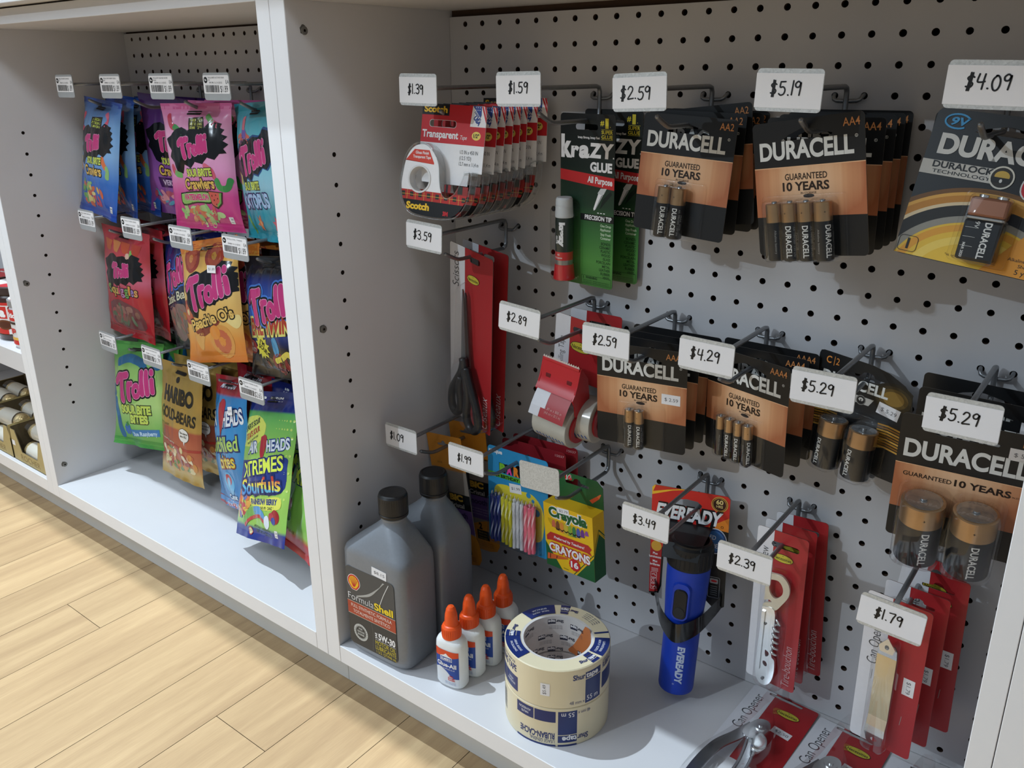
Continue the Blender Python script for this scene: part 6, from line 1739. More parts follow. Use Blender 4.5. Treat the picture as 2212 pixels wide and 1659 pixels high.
# ================================================================== hanging bags of sweets
BAGS = 'bags of sweets on peg hooks'
PINKL = film('#d8307f'); BLACKF = film('#121216'); PALEPINK = film('#f0a3c6')
class Bag:
    """printed pillow bag: two bulging sheets, crimped seals, hang slot; print follows the sheet"""
    def __init__(s, w, h, bulge, seed, seal=13, curl=0.0, lean=0.0, sag=0.85):
        s.w, s.h, s.b, s.seed, s.seal, s.curl, s.lean, s.sag = w, h, bulge, seed, seal, curl, lean, sag
        s.top = 12.0; s.bot = 12.0 - h
        s.mb = MB()
    def prof(s, u, v):
        a = s.top - s.seal; b = s.bot + s.seal * .9
        if v >= a or v <= b: return 0.0
        x = (a - v) / (a - b)
        k = sin(pi * x ** s.sag) ** .62
        e = max(0.0, 1 - (2 * u / s.w) ** 2)
        return k * e ** .62
    def wr(s, u, v):
        a = s.top - s.seal; b = s.bot + s.seal * .9
        d = min(abs(a - v), abs(v - b))
        n1 = noise.noise((u * .035 + s.seed * 7.3, v * .03, s.seed))
        n2 = noise.noise((u * .13 + s.seed, v * .045 + 4, 2.0 * s.seed))
        n3 = noise.noise((u * .30 + s.seed * 3, v * .012, 1.5))
        return 2.0 * n1 + 1.25 * n2 + 1.3 * n3 * math.exp(-d / 18)
    def pos(s, u, v, h=0.0, back=False):
        p = s.prof(u, v)
        T = s.b * .9 * p + s.wr(u, v) * min(1, p * 2.2 + .10)
        crimp = .35 * sin(v * 2.6) * (1 if (v > s.top - s.seal + 1.5 or v < s.bot + s.seal * .9 - 1.5) else 0)
        wob = 1.6 * noise.noise((u * .02 + s.seed, v * .02, s.seed * 1.7)) + (1.9 * sin(u * .06 + s.seed) + 2.4 * noise.noise((u * .05, s.seed, 1))) * math.exp(-max(0, v - s.bot) / 16)
        q = max(0, (s.top - v)) / s.h
        yo = wob + s.curl * q * q
        # the sides draw in where the bag is full, the seals keep their width
        full = sin(pi * min(1, max(0, (s.top - 4 - v) / (s.h - 6)))) ** .5
        x = u * (1 - .075 * full) + s.lean * q
        x += 1.3 * noise.noise((v * .04, s.seed * 2.1, 5)) * (abs(u) * 2 / s.w)
        y = (T * .45 + .12 + yo) if back else (-T - .12 + yo + crimp)
        return (x / 1000, y / 1000 - (0 if back else h), v / 1000)
    def mp(s): return lambda u, v, h: s.pos(u, v, h)
    def sheet(s, mat_, backmat=None, slot=True):
        nu, nv = 36, 46
        hw = s.w / 2
        for back in (False, True):
            V = [s.pos(-hw + s.w * i / nu, s.bot + s.h * j / nv, 0, back) for j in range(nv + 1) for i in range(nu + 1)]
            F = []
            for j in range(nv):
                for i in range(nu):
                    f = (j * (nu + 1) + i, j * (nu + 1) + i + 1, (j + 1) * (nu + 1) + i + 1, (j + 1) * (nu + 1) + i)
                    F.append(f[::-1] if back else f)
            s.mb.add(V, F, (backmat or mat_) if back else mat_, True)
        s.slotmat = slot
    def put(s, sh, m, L=1.0, step=4.0, clip=True):
        if clip: sh = clip_rect(sh, -s.w / 2 + .3, s.bot + .3, s.w / 2 - .3, s.top - .3)
        s.mb.dec(sh, s.mp(), m, L, step, .00009)
    def txt(s, b, u, v, h, w, c, out=None, bold=.05, rot=0, L=4, ow=.07, sh=0, arc=None, al='c'):
        if out: s.put(text(b, u, v, h, w, al, bold, rot, sh, arc=arc, grow=ow), film(out), L)
        s.put(text(b, u, v, h, w, al, bold, rot, sh, arc=arc), film(c), L + 1)
    def logo(s, u, v, k=1.0, rot=4, spl=True, word='Trolli', edge=None, kl=.80, glow=None):
        u += 5; k *= 1.02
        R = lambda p: (u + p[0] * k * cos(rad(rot)) - p[1] * k * sin(rad(rot)), v + p[0] * k * sin(rad(rot)) + p[1] * k * cos(rad(rot)))
        if spl:
            rnd = random.Random(s.seed)
            o = [(-56, 4), (-60, 14), (-48, 18), (-36, 25), (-22, 27), (-10, 22), (8, 25), (22, 22), (34, 30), (46, 27)]
            o += [(x + rnd.uniform(-1, 1), y) for x, y in ((53, 25), (50, 20), (58, 17), (53, 12), (60, 8), (54, 3), (61, -2), (53, -7), (57, -13), (46, -13))]
            o += [(36, -20), (24, -16), (14, -24), (0, -20), (-10, -28), (-24, -22), (-32, -34), (-44, -30), (-50, -18), (-58, -10), (-52, -2)]
            if edge: s.put(shape(ccw([R((x * 1.06, y * 1.10)) for x, y in o])), film(edge), 2)
            s.put(shape(ccw([R(p) for p in o])), BLACKF, 3)
        # puffy letters: fat rounded strokes with a black rim and a pale edge
        L = [([(-50, 9), (-41, 16), (-30, 16), (-20, 17)], 10.5), ([(-34, 15), (-34, 2), (-32, -20)], 10.5), ([(-15.5, 3), (-14.5, -6), (-14, -19)], 8.5), ([(-14, -2), (-11, 3), (-6.5, 3)], 7.5),
             ([(5 + 6.6 * cos(rad(q)), -8 + 8.2 * sin(rad(q))) for q in range(0, 361, 24)], 7.8), ([(18.5, 19), (18.5, 4), (18.5, -13)], 8.5), ([(28.5, 19), (28.5, 4), (28.5, -13)], 8.5), ([(39, 6), (39, -2), (39, -11)], 8.5), ([(39.5, 17), (39.7, 19)], 8.5)]
        R0 = R; R = lambda p: R0((p[0] * kl, p[1] * kl)); k *= kl
        for lay, (grow, m) in enumerate((((11, film(glow)),) if glow else ()) + ((6.5, BLACKF), (1.5, PALEPINK), (0, PINKL))):
            for q, (pts, w) in enumerate(L):
                C = [R((x, y)) for x, y in (bez(pts, 4) if len(pts) < 6 else pts)]
                s.put(stroke(C, (w + grow) * k), m, 4 + lay + .05 * q)
    def worm(s, pts, w, a, b, L=2):
        C = bez(pts, 5); n = len(C)
        s.put(stroke(C[:n // 2 + 1], w), film(a), L); s.put(stroke(C[n // 2:], w), film(b), L + .4)
    def ringc(s, u, v, r, c, c2, L=2, hole='#e8c23c'):
        s.put(shape(ell(u, v, r, r * .92)), film(c), L); s.put(shape(ell(u, v, r * .72, r * .66)), film(c2), L + .4); s.put(shape(ell(u, v, r * .27, r * .27)), film(hole), L + .8)
    def pile(s, u0, v0, ru, rv, cols, n, L=2, size=6):
        rnd = random.Random(s.seed * 13 + n)
        for k in range(n):
            a = rnd.uniform(0, 2 * pi); q = math.sqrt(rnd.random())
            x, y = u0 + ru * q * cos(a), v0 + rv * q * sin(a)
            s.put(shape(ell(x, y, size * rnd.uniform(.6, 1.3), size * rnd.uniform(.35, .7), 12, rnd.uniform(0, 180))), film(rnd.choice(cols)), L + .06 * k)
    def small(s, u, v, c='#e8e6e4'):
        """nutrition box and small print by the lower corner"""
        s.put(shape(rect(u - 4, v - 5, u + 4, v + 5)), film(c), 3); s.put(text('120', u, v + .5, 2.6, 6), BLACKF, 4); s.put(text('CALORIES', u, v - 3, 1.2, 6), BLACKF, 4)
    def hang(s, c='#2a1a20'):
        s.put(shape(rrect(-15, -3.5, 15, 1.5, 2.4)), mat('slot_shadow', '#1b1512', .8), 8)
    def done(s, name, loc, rot, label, cat='sweets', group=BAGS):
        t = thing(name, loc, label, cat, group, rot)
        s.mb.build('bag', t)
        return t
def zfilm(name, stops, h=180, metal=0.0, rough=.24):
    m = grad(name, 2, .012, .012 - h / 1000, stops, rough)
    m.node_tree.nodes['Principled BSDF'].inputs['Roughness'].default_value = .18 if rough == .24 else rough
    m.node_tree.nodes['Principled BSDF'].inputs['Metallic'].default_value = metal
    return m
def crawl(B, name2, c2):
    B.txt('SOUR BRITE', 9, -86, 9.5, 52, '#c9d94a', '#141416', .05, 3, 4)
    B.txt('Crawlers', 6, -104, 14, 62, '#e9b84a', '#141416', .03, 3, 6)
RB = ['#e8b04a', '#e0603a', '#8ac06a', '#e9d27a', '#d8405a', '#6aa84a']

# blue crawlers
B = Bag(143, 181, 17, 1.3, curl=-4)
B.sheet(zfilm('film_blue', [(0, '#2f62c0'), (.2, '#6ea2dc'), (.45, '#7fb0e4'), (.7, '#2f6fd0'), (1, '#1f4fb8')]))
B.put(shape(rect(-72, 4, 72, 12)), film('#1f4fb8'), 1); B.put(shape(rect(-72, -169, 72, -158)), film('#1c47ae'), 1)
B.worm([(-52, -14), (-58, -24), (-54, -34), (-46, -36)], 8, '#e8506a', '#d83a5a'); B.worm([(34, -8), (40, -16), (36, -24)], 7, '#e86a8a', '#e8506a')
B.put(shape([(-14, -16), (24, -13), (26, -33), (-12, -34)]), film('#26261c'), 2)
for k, q in enumerate(("AMERICA'S", 'BEST SELLING', 'GUMMI WORM')): B.put(text(q, 6, -20 - 5.4 * k, 3.6, 30, 'c', .03), film('#c9d94a'), 3)
B.logo(-4, -55, 1.0, kl=.74); crawl(B, 0, 0)
B.worm([(36, -76), (44, -86), (52, -92), (50, -102)], 9, '#e8703a', '#8ac06a'); B.worm([(-54, -84), (-60, -96), (-54, -104)], 9, '#d8c04a', '#e0903a')
B.pile(-14, -136, 46, 18, RB, 34, 2, 8); B.small(54, -152); B.hang()
blue = B.done('candy_bag', (-0.6613, -0.1017, -0.1254), (-5.8, -8.0, 4.2), 'blue bag of sour gummy worms, front one on the top row')
for i, (l, r) in enumerate((((-.6570, -.0760, -.1240), (-12, -4, 2)), ((-.6540, -.0500, -.1235), (-6, -2, 3)), ((-.6500, -.0250, -.1230), (-10, 0, 0)))):
    dup(blue, l, r, 'blue bag of sour gummy worms, %s from the front on the top row' % ('second', 'third', 'fourth')[i])

# purple, mostly behind the pink bag
B = Bag(143, 185, 16, 2.2)
B.sheet(zfilm('film_purple', [(0, '#3c1c58'), (.4, '#6d3a92'), (.75, '#a058b0'), (1, '#7a3a98')]))
B.logo(-4, -52, 1.0)
B.txt('SOUR BRITE', 0, -88, 9.5, 52, '#c9d94a', '#141416', .05, 3, 4); B.txt('Crawlers', -4, -106, 14, 62, '#e9b84a', '#141416', .03, 3, 6)
B.put(shape([(-40, -112), (36, -108), (38, -124), (-36, -128)]), film('#4a2260'), 4); B.txt('VERY BERRY', 0, -122, 8, 60, '#d8b8dc', None, .03, 3, 5)
B.pile(-10, -142, 46, 13, ['#c8506a', '#8a4aa0', '#4aa0c0', '#e890a0', '#5a3a80'], 30, 2, 8); B.hang()
pur = B.done('candy_bag', (-0.5334, -0.0571, -0.1217), (12.5, 4.0, 6.0), 'purple bag of sour gummy worms, partly behind the pink bag')
dup(pur, (-0.5300, -0.0260, -0.1230), (8, 2, 2), 'purple bag of sour gummy worms, rear one behind the blue bags')

# pink watermelon
B = Bag(141, 177, 18, 3.1, curl=3)
B.sheet(zfilm('film_pink', [(0, '#e26aa8'), (.25, '#f0a8d0'), (.5, '#e893c6'), (.7, '#d9418f'), (1, '#d02f7c')]))
B.put(shape(rect(-72, 3, 72, 12)), film('#d65a9c'), 1); B.put(shape(rect(-72, -165, 72, -153)), film('#c92e76'), 1)
B.worm([(-52, -6), (-46, -18), (-34, -22), (-24, -28)], 9, '#d8405a', '#3f9a4c'); B.worm([(30, -6), (40, -14), (50, -18)], 8, '#6ab05a', '#d8506a')
B.put(shape([(-10, -8), (22, -6), (26, -24), (-6, -26)]), film('#3a3418'), 2)
for k, q in enumerate(("AMERICA'S", 'BEST SELLING', 'GUMMI WORM')): B.put(text(q, 8, -12.4 - 5 * k, 3.4, 25, 'c', .03), film('#c9c94a'), 3)
B.logo(-2, -46, 1.02, 5, kl=.78); crawl(B, 0, 0)
B.worm([(24, -72), (34, -78), (38, -86)], 8, '#e0607a', '#d8506a'); B.worm([(42, -92), (46, -102), (58, -102), (64, -92)], 9, '#3f9a4c', '#2f8a42'); B.worm([(-54, -76), (-46, -84), (-34, -86)], 9, '#d8405a', '#6ab05a')
B.put(shape(bez([(-42, -112), (-10, -108), (24, -108), (24, -124), (-8, -125), (-40, -130), (-42, -112)], 4)[:-1]), film('#1f2a1a'), 4)
B.put(shape(bez([(-40, -113.5), (-10, -110), (22, -110), (22, -122), (-8, -123), (-38, -127.5), (-40, -113.5)], 4)[:-1]), film('#8ac05a'), 5)
B.txt('WATERMELON', -8, -120.5, 8, 54, '#e03a7a', '#f6d8e4', .05, 2, 6, .03)
B.put(shape([(20, -106), (48, -108), (44, -124), (34, -132), (24, -126)]), film('#1f2a1a'), 6); B.put(shape([(21.5, -107.5), (46, -109), (42, -123), (34, -129.5), (25, -125)]), film('#e0564a'), 7)
B.put(shape([(42, -109), (46, -109), (42, -123), (34, -129.5), (33.5, -126.5), (39.5, -121)]), film('#6aa84a'), 8)
for q in ((28, -113), (35, -112), (31, -119), (37, -117)): B.put(shape(ell(q[0], q[1], .8, 1.3, 8)), BLACKF, 9)
B.pile(-6, -142, 44, 12, ['#8ac06a', '#b8d48a', '#e0704a', '#d8505a', '#e89a6a', '#a8c87a'], 34, 2, 8); B.small(52, -148); B.hang()
pink = B.done('candy_bag', (-0.4082, -0.1022, -0.1272), (8.4, -1.6, -0.7), 'pink bag of watermelon gummy worms, front one on the top row')
dup(pink, (-0.4000, -0.0700, -0.1260), (2, 0, 1), 'pink bag of watermelon gummy worms, second from the front')
dup(pink, (-0.3960, -0.0400, -0.1250), (6, 0, 0), 'pink bag of watermelon gummy worms, rearmost')

# teal octopus
B = Bag(142, 182, 17, 4.4)
B.sheet(zfilm('film_teal', [(0, '#1b8ea6'), (.3, '#5cc0d2'), (.6, '#8fc8dc'), (.8, '#1f9db4'), (1, '#1590a8')]))
B.put(shape(rect(-72, 2, 72, 12)), film('#178aa2'), 1); B.put(shape(rect(-72, -170, 72, -156)), film('#1590a8'), 1)
for k in range(7):
    a = 200 + k * 23
    B.worm([(-26, -20), (-26 + 12 * cos(rad(a)), -24 + 12 * sin(rad(a))), (-26 + 22 * cos(rad(a)), -26 + 18 * sin(rad(a)))], 5, '#7a5ab8', '#d8604a')
B.put(shape(ell(-26, -14, 7, 9)), film('#d8707a'), 3)
B.logo(-2, -58, 1.0, 8, edge='#1f4a8a', kl=.9)
B.txt('SOUR BRITE', -8, -100, 9.5, 56, '#c9d94a', '#141416', .05, 3, 4); B.txt('OCTOPUS', -6, -124, 17, 88, '#9ec4f0', '#1f2a6a', .05, 3, 6)
B.worm([(-60, -70), (-50, -82), (-56, -92)], 8, '#e0b03a', '#e8c85a'); B.worm([(-56, -140), (-50, -150), (-44, -160)], 6, '#6aa84a', '#4a8a3a')
B.put(shape(star(-8, -146, 6, 13, 6, 10)), film('#e0703a'), 3); B.put(shape(ell(-8, -146, 5)), film('#e89a5a'), 4)
B.put(shape(star(40, -146, 6, 13, 6, 40)), film('#d8506a'), 3); B.small(30, -162); B.hang()
teal = B.done('candy_bag', (-0.2807, -0.0952, -0.1245), (-12.6, -1.2, -3.4), 'teal bag of octopus gummies cut off by the white post, front one')
dup(teal, (-0.2750, -0.0650, -0.1240), (-6, -2, -5), 'teal bag of octopus gummies cut off by the white post, second')
dup(teal, (-0.2710, -0.0360, -0.1240), (-2, 0, 0), 'teal bag of octopus gummies cut off by the white post, rearmost')

# red squiggles
B = Bag(143, 184, 17, 5.2, curl=-3)
B.sheet(zfilm('film_red', [(0, '#b81e2a'), (.25, '#d8404c'), (.45, '#d8607a'), (.6, '#c8222e'), (1, '#b01824')]))
B.put(shape(rect(-72, -172, 72, -158)), film('#a8141e'), 1)
for q, c in ((-40, '#d8602a'), (-12, '#e0803a'), (14, '#d8502a'), (44, '#c83a2a')): B.put(shape(bez([(q - 16, -8), (q - 10, -24), (q + 4, -26), (q + 10, -10)], 4)), film(c), 2)
B.put(shape([(26, -20), (36, -18), (32, -50), (20, -50)]), film('#7ac04a'), 2); B.put(shape(ell(20, -30, 6, 5)), film('#e8b8a0'), 3)
B.logo(-4, -56, .98, 2, kl=.74)
cols = ['#7aa84a', '#d8a83a', '#e0b04a', '#d8506a', '#c87ab0', '#6aa84a', '#e0903a', '#a07ac0', '#d89a4a']
x = -44
for ch, ww, c in zip('Squiggles', (12, 11, 11, 5, 11, 11, 5, 11, 10), cols):
    B.txt(ch, x + ww / 2, -98 + (x + 44) * .05, 15, ww, c, '#1a1416', .025, 0, 4, .06); x += ww + .6
B.put(shape(bez([(-50, -118), (-20, -108), (20, -112), (46, -120), (50, -152), (-40, -152), (-50, -118)], 4)[:-1]), film('#7a3a3c'), 2)
B.pile(0, -134, 42, 16, ['#8a5a4a', '#a06a5a', '#5a6a4a', '#b04a4a', '#7a4a3a', '#6a7a5a'], 30, 3, 9); B.hang()
red = B.done('candy_bag', (-0.6610, -0.0966, -0.3286), (1.3, -3.0, 2.1), 'red bag of gummy squiggles, front one on the middle row')
dup(red, (-0.6560, -0.0680, -0.3280), (-6, -2, 0), 'red bag of gummy squiggles, second on the middle row')
dup(red, (-0.6520, -0.0380, -0.3280), (-3, 0, 1), 'red bag of gummy squiggles, rearmost on the middle row')

# classic bears, dark with a clear lower half
B = Bag(142, 184, 17, 6.1)
B.sheet(zfilm('film_bears', [(0, '#14184a'), (.3, '#1c2f8a'), (.48, '#2a62b8'), (.55, '#3a3034'), (1, '#1c1a1e')]))
B.logo(-6, -52, 1.0, 8, False, kl=1.0, glow='#2a6ad0')
B.put(shape(bez([(-68, -92), (-30, -74), (20, -70), (66, -78), (68, -100), (10, -98), (-40, -108), (-68, -92)], 4)[:-1]), film('#10244a'), 3)
B.txt('Classic Bears', -4, -94, 13, 108, '#d8d4b0', '#15161a', .02, 7, 4, .05, .2)
B.put(shape(bez([(-50, -104), (-10, -98), (30, -104), (20, -140), (-20, -160), (-46, -140), (-50, -104)], 4)[:-1]), film('#8a6a60'), 3)
B.pile(-10, -124, 30, 20, ['#a06a5a', '#8a7a6a', '#b0584a', '#7a6a5a'], 20, 4, 9)
for q in ((24, -118), (36, -132), (22, -142), (44, -112), (40, -148), (12, -152)): B.put(shape(ell(q[0], q[1], 7, 6)), film('#b06a2a'), 5)
B.small(44, -160); B.hang()
cl = B.done('candy_bag', (-0.5344, -0.0770, -0.3261), (-12, -6.0, -12.0), 'dark bag of gummy bears with a clear belly, between red and orange bags')
dup(cl, (-0.5300, -0.0430, -0.3261), (-6, -3, -4), 'dark bag of gummy bears with a clear belly, rear one')

# peach rings
B = Bag(142, 181, 18, 7.7, curl=-3)
B.sheet(zfilm('film_peach', [(0, '#df7a24'), (.14, '#e8a83c'), (.4, '#ecc064'), (.7, '#eaae4c'), (.85, '#e88a2c'), (1, '#e07420')]))
B.put(shape(rect(-72, -5, 72, 12)), film('#dc7420'), 1)
B.ringc(-34, -14, 23, '#a8382a', '#c2502f', 2, '#e0883a'); B.ringc(26, -14, 22, '#a8382a', '#c2502f', 2, '#e0a03a')
B.logo(4, -60, 1.10, 7, kl=1.0)
B.ringc(-52, -92, 20, '#b8452c', '#d0603a', 2, '#efd28a')
B.txt("Peachie O's", 9, -112, 15, 104, '#edbd58', '#141416', .03, 9, 6, .08)
B.put(shape(bez([(-38, -122), (10, -108), (30, -108), (16, -118), (-20, -130), (-38, -122)], 4)[:-1]), film('#8a3426'), 3)
B.ringc(26, -138, 27, '#e0953c', '#d0603a', 3, '#e88a2c'); B.put(shape(ell(14, -124, 12, 11)), film('#e8892c'), 6)
B.put(shape(bez([(-44, -128), (-14, -124), (-20, -140), (-30, -150), (-44, -128)], 4)[:-1]), film('#e0a04a'), 3); B.put(shape(bez([(40, -108), (62, -120), (70, -112), (66, -100), (40, -108)], 4)[:-1]), film('#ecd07a'), 3)
B.hang()
pe = B.done('candy_bag', (-0.4089, -0.1090, -0.3169), (1.1, -8.7, -11.0), 'orange bag of peach ring gummies with a price sticker, front one')
o_ = sticker(pe, '$1.89', 26, -33, 20, 11, y=-.0165, rot=-6)
dup(pe, (-0.3990, -0.0760, -0.3240), (-2, -4, -5), 'orange bag of peach ring gummies, second from the front', drop=('price_sticker',))
dup(pe, (-0.3930, -0.0440, -0.3250), (-4, -2, -1), 'orange bag of peach ring gummies, rearmost', drop=('price_sticker',))

# dark blue twins
B = Bag(142, 172, 17, 8.3)
B.sheet(zfilm('film_twins', [(0, '#17181c'), (.13, '#1a1c26'), (.2, '#1c2f8a'), (.45, '#2f68d0'), (.58, '#1f3f9a'), (.72, '#1a1518'), (1, '#141416')]))
B.logo(6, -54, 1.1, 6, False, kl=1.0, glow='#3a7ae0')
B.put(shape(star(6, -84, 60, 68, 12, 5, 1, .24)), film('#10131c'), 3)
B.put(text('EVIL TWINS', 8, -95, 22, 116, 'c', .05, 5, .12, grow=.10), film('#e6dc6a'), 4); B.put(text('EVIL TWINS', 8, -95, 22, 116, 'c', .05, 5, .12), film('#c23a2a'), 5)
B.put(shape(star(-22, -116, 13, 20, 12, 8)), film('#e8dc3a'), 4)
B.txt("I'M", -22, -113, 6.5, 11, '#141416', None, .03, -30, 5); B.txt('SOUR!', -22, -122, 6.5, 22, '#141416', None, .03, -30, 5)
B.put(shape(ell(-56, -118, 17, 11)), film('#b8302c'), 4); B.txt("I'M", -56, -117, 5.5, 10, '#f0e6e0', None, .03, 0, 5); B.txt('SWEET!', -56, -125, 5.5, 24, '#f0e6e0', None, .03, 0, 5)
B.put(shape(bez([(8, -104), (20, -100), (24, -120), (12, -128), (6, -116), (8, -104)], 4)[:-1]), film('#3a9ad0'), 4); B.worm([(10, -134), (26, -130), (44, -122), (54, -128)], 8, '#e8d43a', '#e0c83a', 5)
B.pile(20, -138, 40, 10, ['#8a2a2c', '#6a5a30', '#a03a34', '#4a3024'], 22, 3, 8); B.hang()
ev = B.done('candy_bag', (-0.2818, -0.0975, -0.3286), (-6.2, -5.9, -7.3), 'black and blue bag of two coloured gummies by the white post, front one')
dup(ev, (-0.2760, -0.0660, -0.3270), (-3, -3, -3), 'black and blue bag of two coloured gummies by the white post, rear one')

# green sour bites
B = Bag(142, 182, 16, 9.4, curl=-6)
B.sheet(zfilm('film_green', [(0, '#46a43c'), (.14, '#58b046'), (.3, '#9fd06a'), (.6, '#b2d874'), (.85, '#6fba4c'), (1, '#3f9a38')]))
B.put(shape(rect(-72, -170, 72, -157)), film('#3a9434'), 1); B.put(shape(rect(-72, 6, 72, 12)), film('#3a9434'), 1)
bb = '#2276b0'
for pts in ([(-44, -24), (-14, -16), (20, -22), (34, -34)], [(-56, -92), (-52, -112), (-46, -134), (-40, -150)], [(-64, -70), (-60, -78)], [(40, -10), (54, -20), (62, -26)]): B.worm(pts, 15, bb, '#1c68a0')
B.logo(2, -62, 1.12, 6, False, kl=1.0)
B.put(shape(ccw([(-50, -40), (-30, -32), (60, -36), (64, -60), (10, -92), (-40, -98), (-56, -70)])), film('#8fc85e'), 1.5)
B.txt('SOUR BITE', 6, -110, 13, 84, '#c4dc4a', '#141416', .06, 2, 5); B.txt('BITES', 16, -126, 13, 50, '#c4dc4a', '#141416', .06, 2, 5)
B.put(shape(star(-20, -140, 9, 11, 9)), film('#2a6ac0'), 4); B.put(shape(star(-20, -131, 3, 7, 5)), film('#2a8a3a'), 5)
B.put(shape([(-10, -152), (64, -146), (64, -134), (-10, -140)]), film('#2a7ac0'), 4); B.txt('Blue Raspberry', 26, -148, 7, 66, '#bfe0f4', None, .03, 5, 5); B.hang()
gr = B.done('candy_bag', (-0.6629, -0.1042, -0.5225), (4.7, -11.0, -6.0), 'green bag of blue raspberry sour bites, front one on the bottom row')
dup(gr, (-0.6560, -0.0720, -0.5230), (-2, -5, 0), 'green bag of blue raspberry sour bites, second on the bottom row')
dup(gr, (-0.6510, -0.0400, -0.5230), (-4, -2, 2), 'green bag of blue raspberry sour bites, rearmost on the bottom row')

# gold bears
B = Bag(122, 197, 16, 10.6)
gold = mat('gold_film', '#a98a48', .26, .75, .5, .05, 60)
B.sheet(zfilm('film_gold', [(0, '#a98a48'), (.52, '#b59550'), (.54, '#a85a46'), (.8, '#b06a50'), (.92, '#b89a58'), (1, '#a98a48')], 197, .45, .26))
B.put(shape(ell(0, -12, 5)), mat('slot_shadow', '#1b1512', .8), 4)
B.txt('HARIBO', 4, -50, 24, 84, '#26221a', None, .05, 0, 4); B.txt('GOLD-BEARS', 4, -80, 18, 98, '#26221a', None, .03, -3, 4)
B.put(text('GUMMY CANDY', -34, -92, 3.6, 34), film('#4a3f22'), 4)
B.put(shape(ell(26, -100, 15, 12)), film('#3a3428'), 4); B.put(shape(ell(26, -100, 14, 11.2)), film('#e9e4da'), 5); B.put(shape([(24, -110), (30, -110), (26, -118)]), film('#e9e4da'), 5)
B.txt('The original', 26, -98, 3.6, 22, '#2a2620', None, .02, 0, 6); B.txt('since 1922', 26, -103.5, 3.6, 18, '#2a2620', None, .02, 0, 6)
B.put(shape(bez([(-61, -112), (-20, -118), (20, -124), (61, -120), (61, -124), (20, -128), (-20, -122), (-61, -116)], 3)), film('#b83028'), 4)
B.put(text('KIDS AND GROWN-UPS LOVE IT SO', -28, -118, 2.6, 50, 'c', .02, -6), film('#ecdcc0'), 5)
B.pile(0, -148, 54, 22, ['#b83a2c', '#d88a3a', '#6a8a3a', '#e0c88a', '#c8603a', '#e8d8b0', '#a84a3a'], 46, 2, 8)
B.hang()
ha = B.done('candy_bag', (-0.5318, -0.1056, -0.5375), (-0.2, -8.5, 0), 'gold bag of gummy bears, front one on the bottom row')
for i, (l, r) in enumerate((((-.5270, -.0790, -.5330), (4, -4, 0)), ((-.5240, -.0530, -.5320), (8, -2, 1)), ((-.5210, -.0270, -.5310), (4, 0, -1)))):
    dup(ha, l, r, 'gold bag of gummy bears, %s from the front on the bottom row' % ('second', 'third', 'fourth')[i])

# blue taffy bites with red ends
B = Bag(128, 208, 20, 11.9)
B.sheet(zfilm('film_airblue', [(0, '#b01c2c'), (.13, '#b8202e'), (.15, '#2a86d0'), (.5, '#3a9ce0'), (.8, '#2a86d0'), (1, '#2a8ad4')], 208))
B.txt('AIR HEADS', 0, -6, 8, 56, '#e8ecf2', '#1f2f7a', .05, 0, 3)
B.txt('AIR', -42, -68, 22, 36, '#e8ecf2', '#1f2f7a', .03, 10, 4); B.txt('HEADS', 34, -60, 22, 54, '#e8ecf2', '#1f2f7a', .03, 10, 4)
B.put(shape(bez([(-14, -30), (0, -22), (10, -32), (6, -60), (-2, -84), (-12, -62), (-14, -30)], 4)[:-1]), film('#c02032'), 6)
B.txt('SoftFilled', 0, -104, 22, 104, '#b6e05a', '#1f2f7a', .02, 8, 7); B.txt('bites', 14, -128, 20, 52, '#ecd23a', '#8a2a1a', .02, 8, 7)
B.put(shape(ell(8, -154, 18, 18)), film('#5ab4e8'), 4); B.put(shape(ell(8, -148, 11, 9)), film('#c8303c'), 5); B.put(shape(ell(9, -152, 5, 8)), film('#8acaf0'), 6)
B.txt('Center', 10, -180, 8, 34, '#d8ecf8', '#1f2f7a', .04, 8, 5); B.put(shape(rect(-64, -196, 64, -182)), film('#b8202e'), 3)
B.txt('WILDLY', 0, -188.5, 5, 34, '#f0e0e4', None, .03, 0, 4); B.txt('FRUITY BITES', 0, -194.8, 5, 54, '#f0e0e4', None, .03, 0, 4); B.hang()
ai = B.done('candy_bag', (-0.4062, -0.1000, -0.5317), (-14, -9.0, -11.0), 'blue bag of filled taffy bites with red ends, turned sideways')
sticker(ai, '$2.65', 30, -38, 17, 13, y=-.0150, rot=8)
dup(ai, (-0.3990, -0.0600, -0.5280), (-10, -4, -3), 'blue bag of filled taffy bites with red ends, rear one', drop=('price_sticker',))

# lime bags with navy ends
B = Bag(152, 214, 18, 12.5, curl=-4)
B.sheet(zfilm('film_lime', [(0, '#1a2a78'), (.13, '#1c2e84'), (.145, '#4fae4a'), (.3, '#7cc24a'), (.55, '#a6d24e'), (.9, '#8cc84a'), (.925, '#23389a'), (1, '#1f3290')], 214))
for k in range(60):
    i, j = k % 6, k // 6
    for sx in (1,): B.put(shape(ell(72 - i * 6.5 - (j % 2) * 3, -28 - j * 12, 1.9 - .22 * i, n=8)), film('#c4e05a'), 1.5, None)
B.txt('AIR', -30, -2, 6, 16, '#e8ecf2', None, .05, 0, 3); B.txt('HEADS', 14, -2, 6, 30, '#e8ecf2', None, .05, 0, 3)
B.put(shape(bez([(-74, -30), (-20, -24), (10, -40), (-10, -66), (-74, -72)], 4)), film('#d6e04a'), 2)
B.txt('STARTS SOUR', -36, -42, 8, 56, '#2a4a2a', None, .03, 18, 4); B.txt('STAYS SOUR', -32, -54, 8, 56, '#c83a2a', None, .03, 18, 4); B.put(text('BLEND OF FLAVORS', -30, -61, 3, 46, 'c', .02, 18), film('#2a4a2a'), 4)
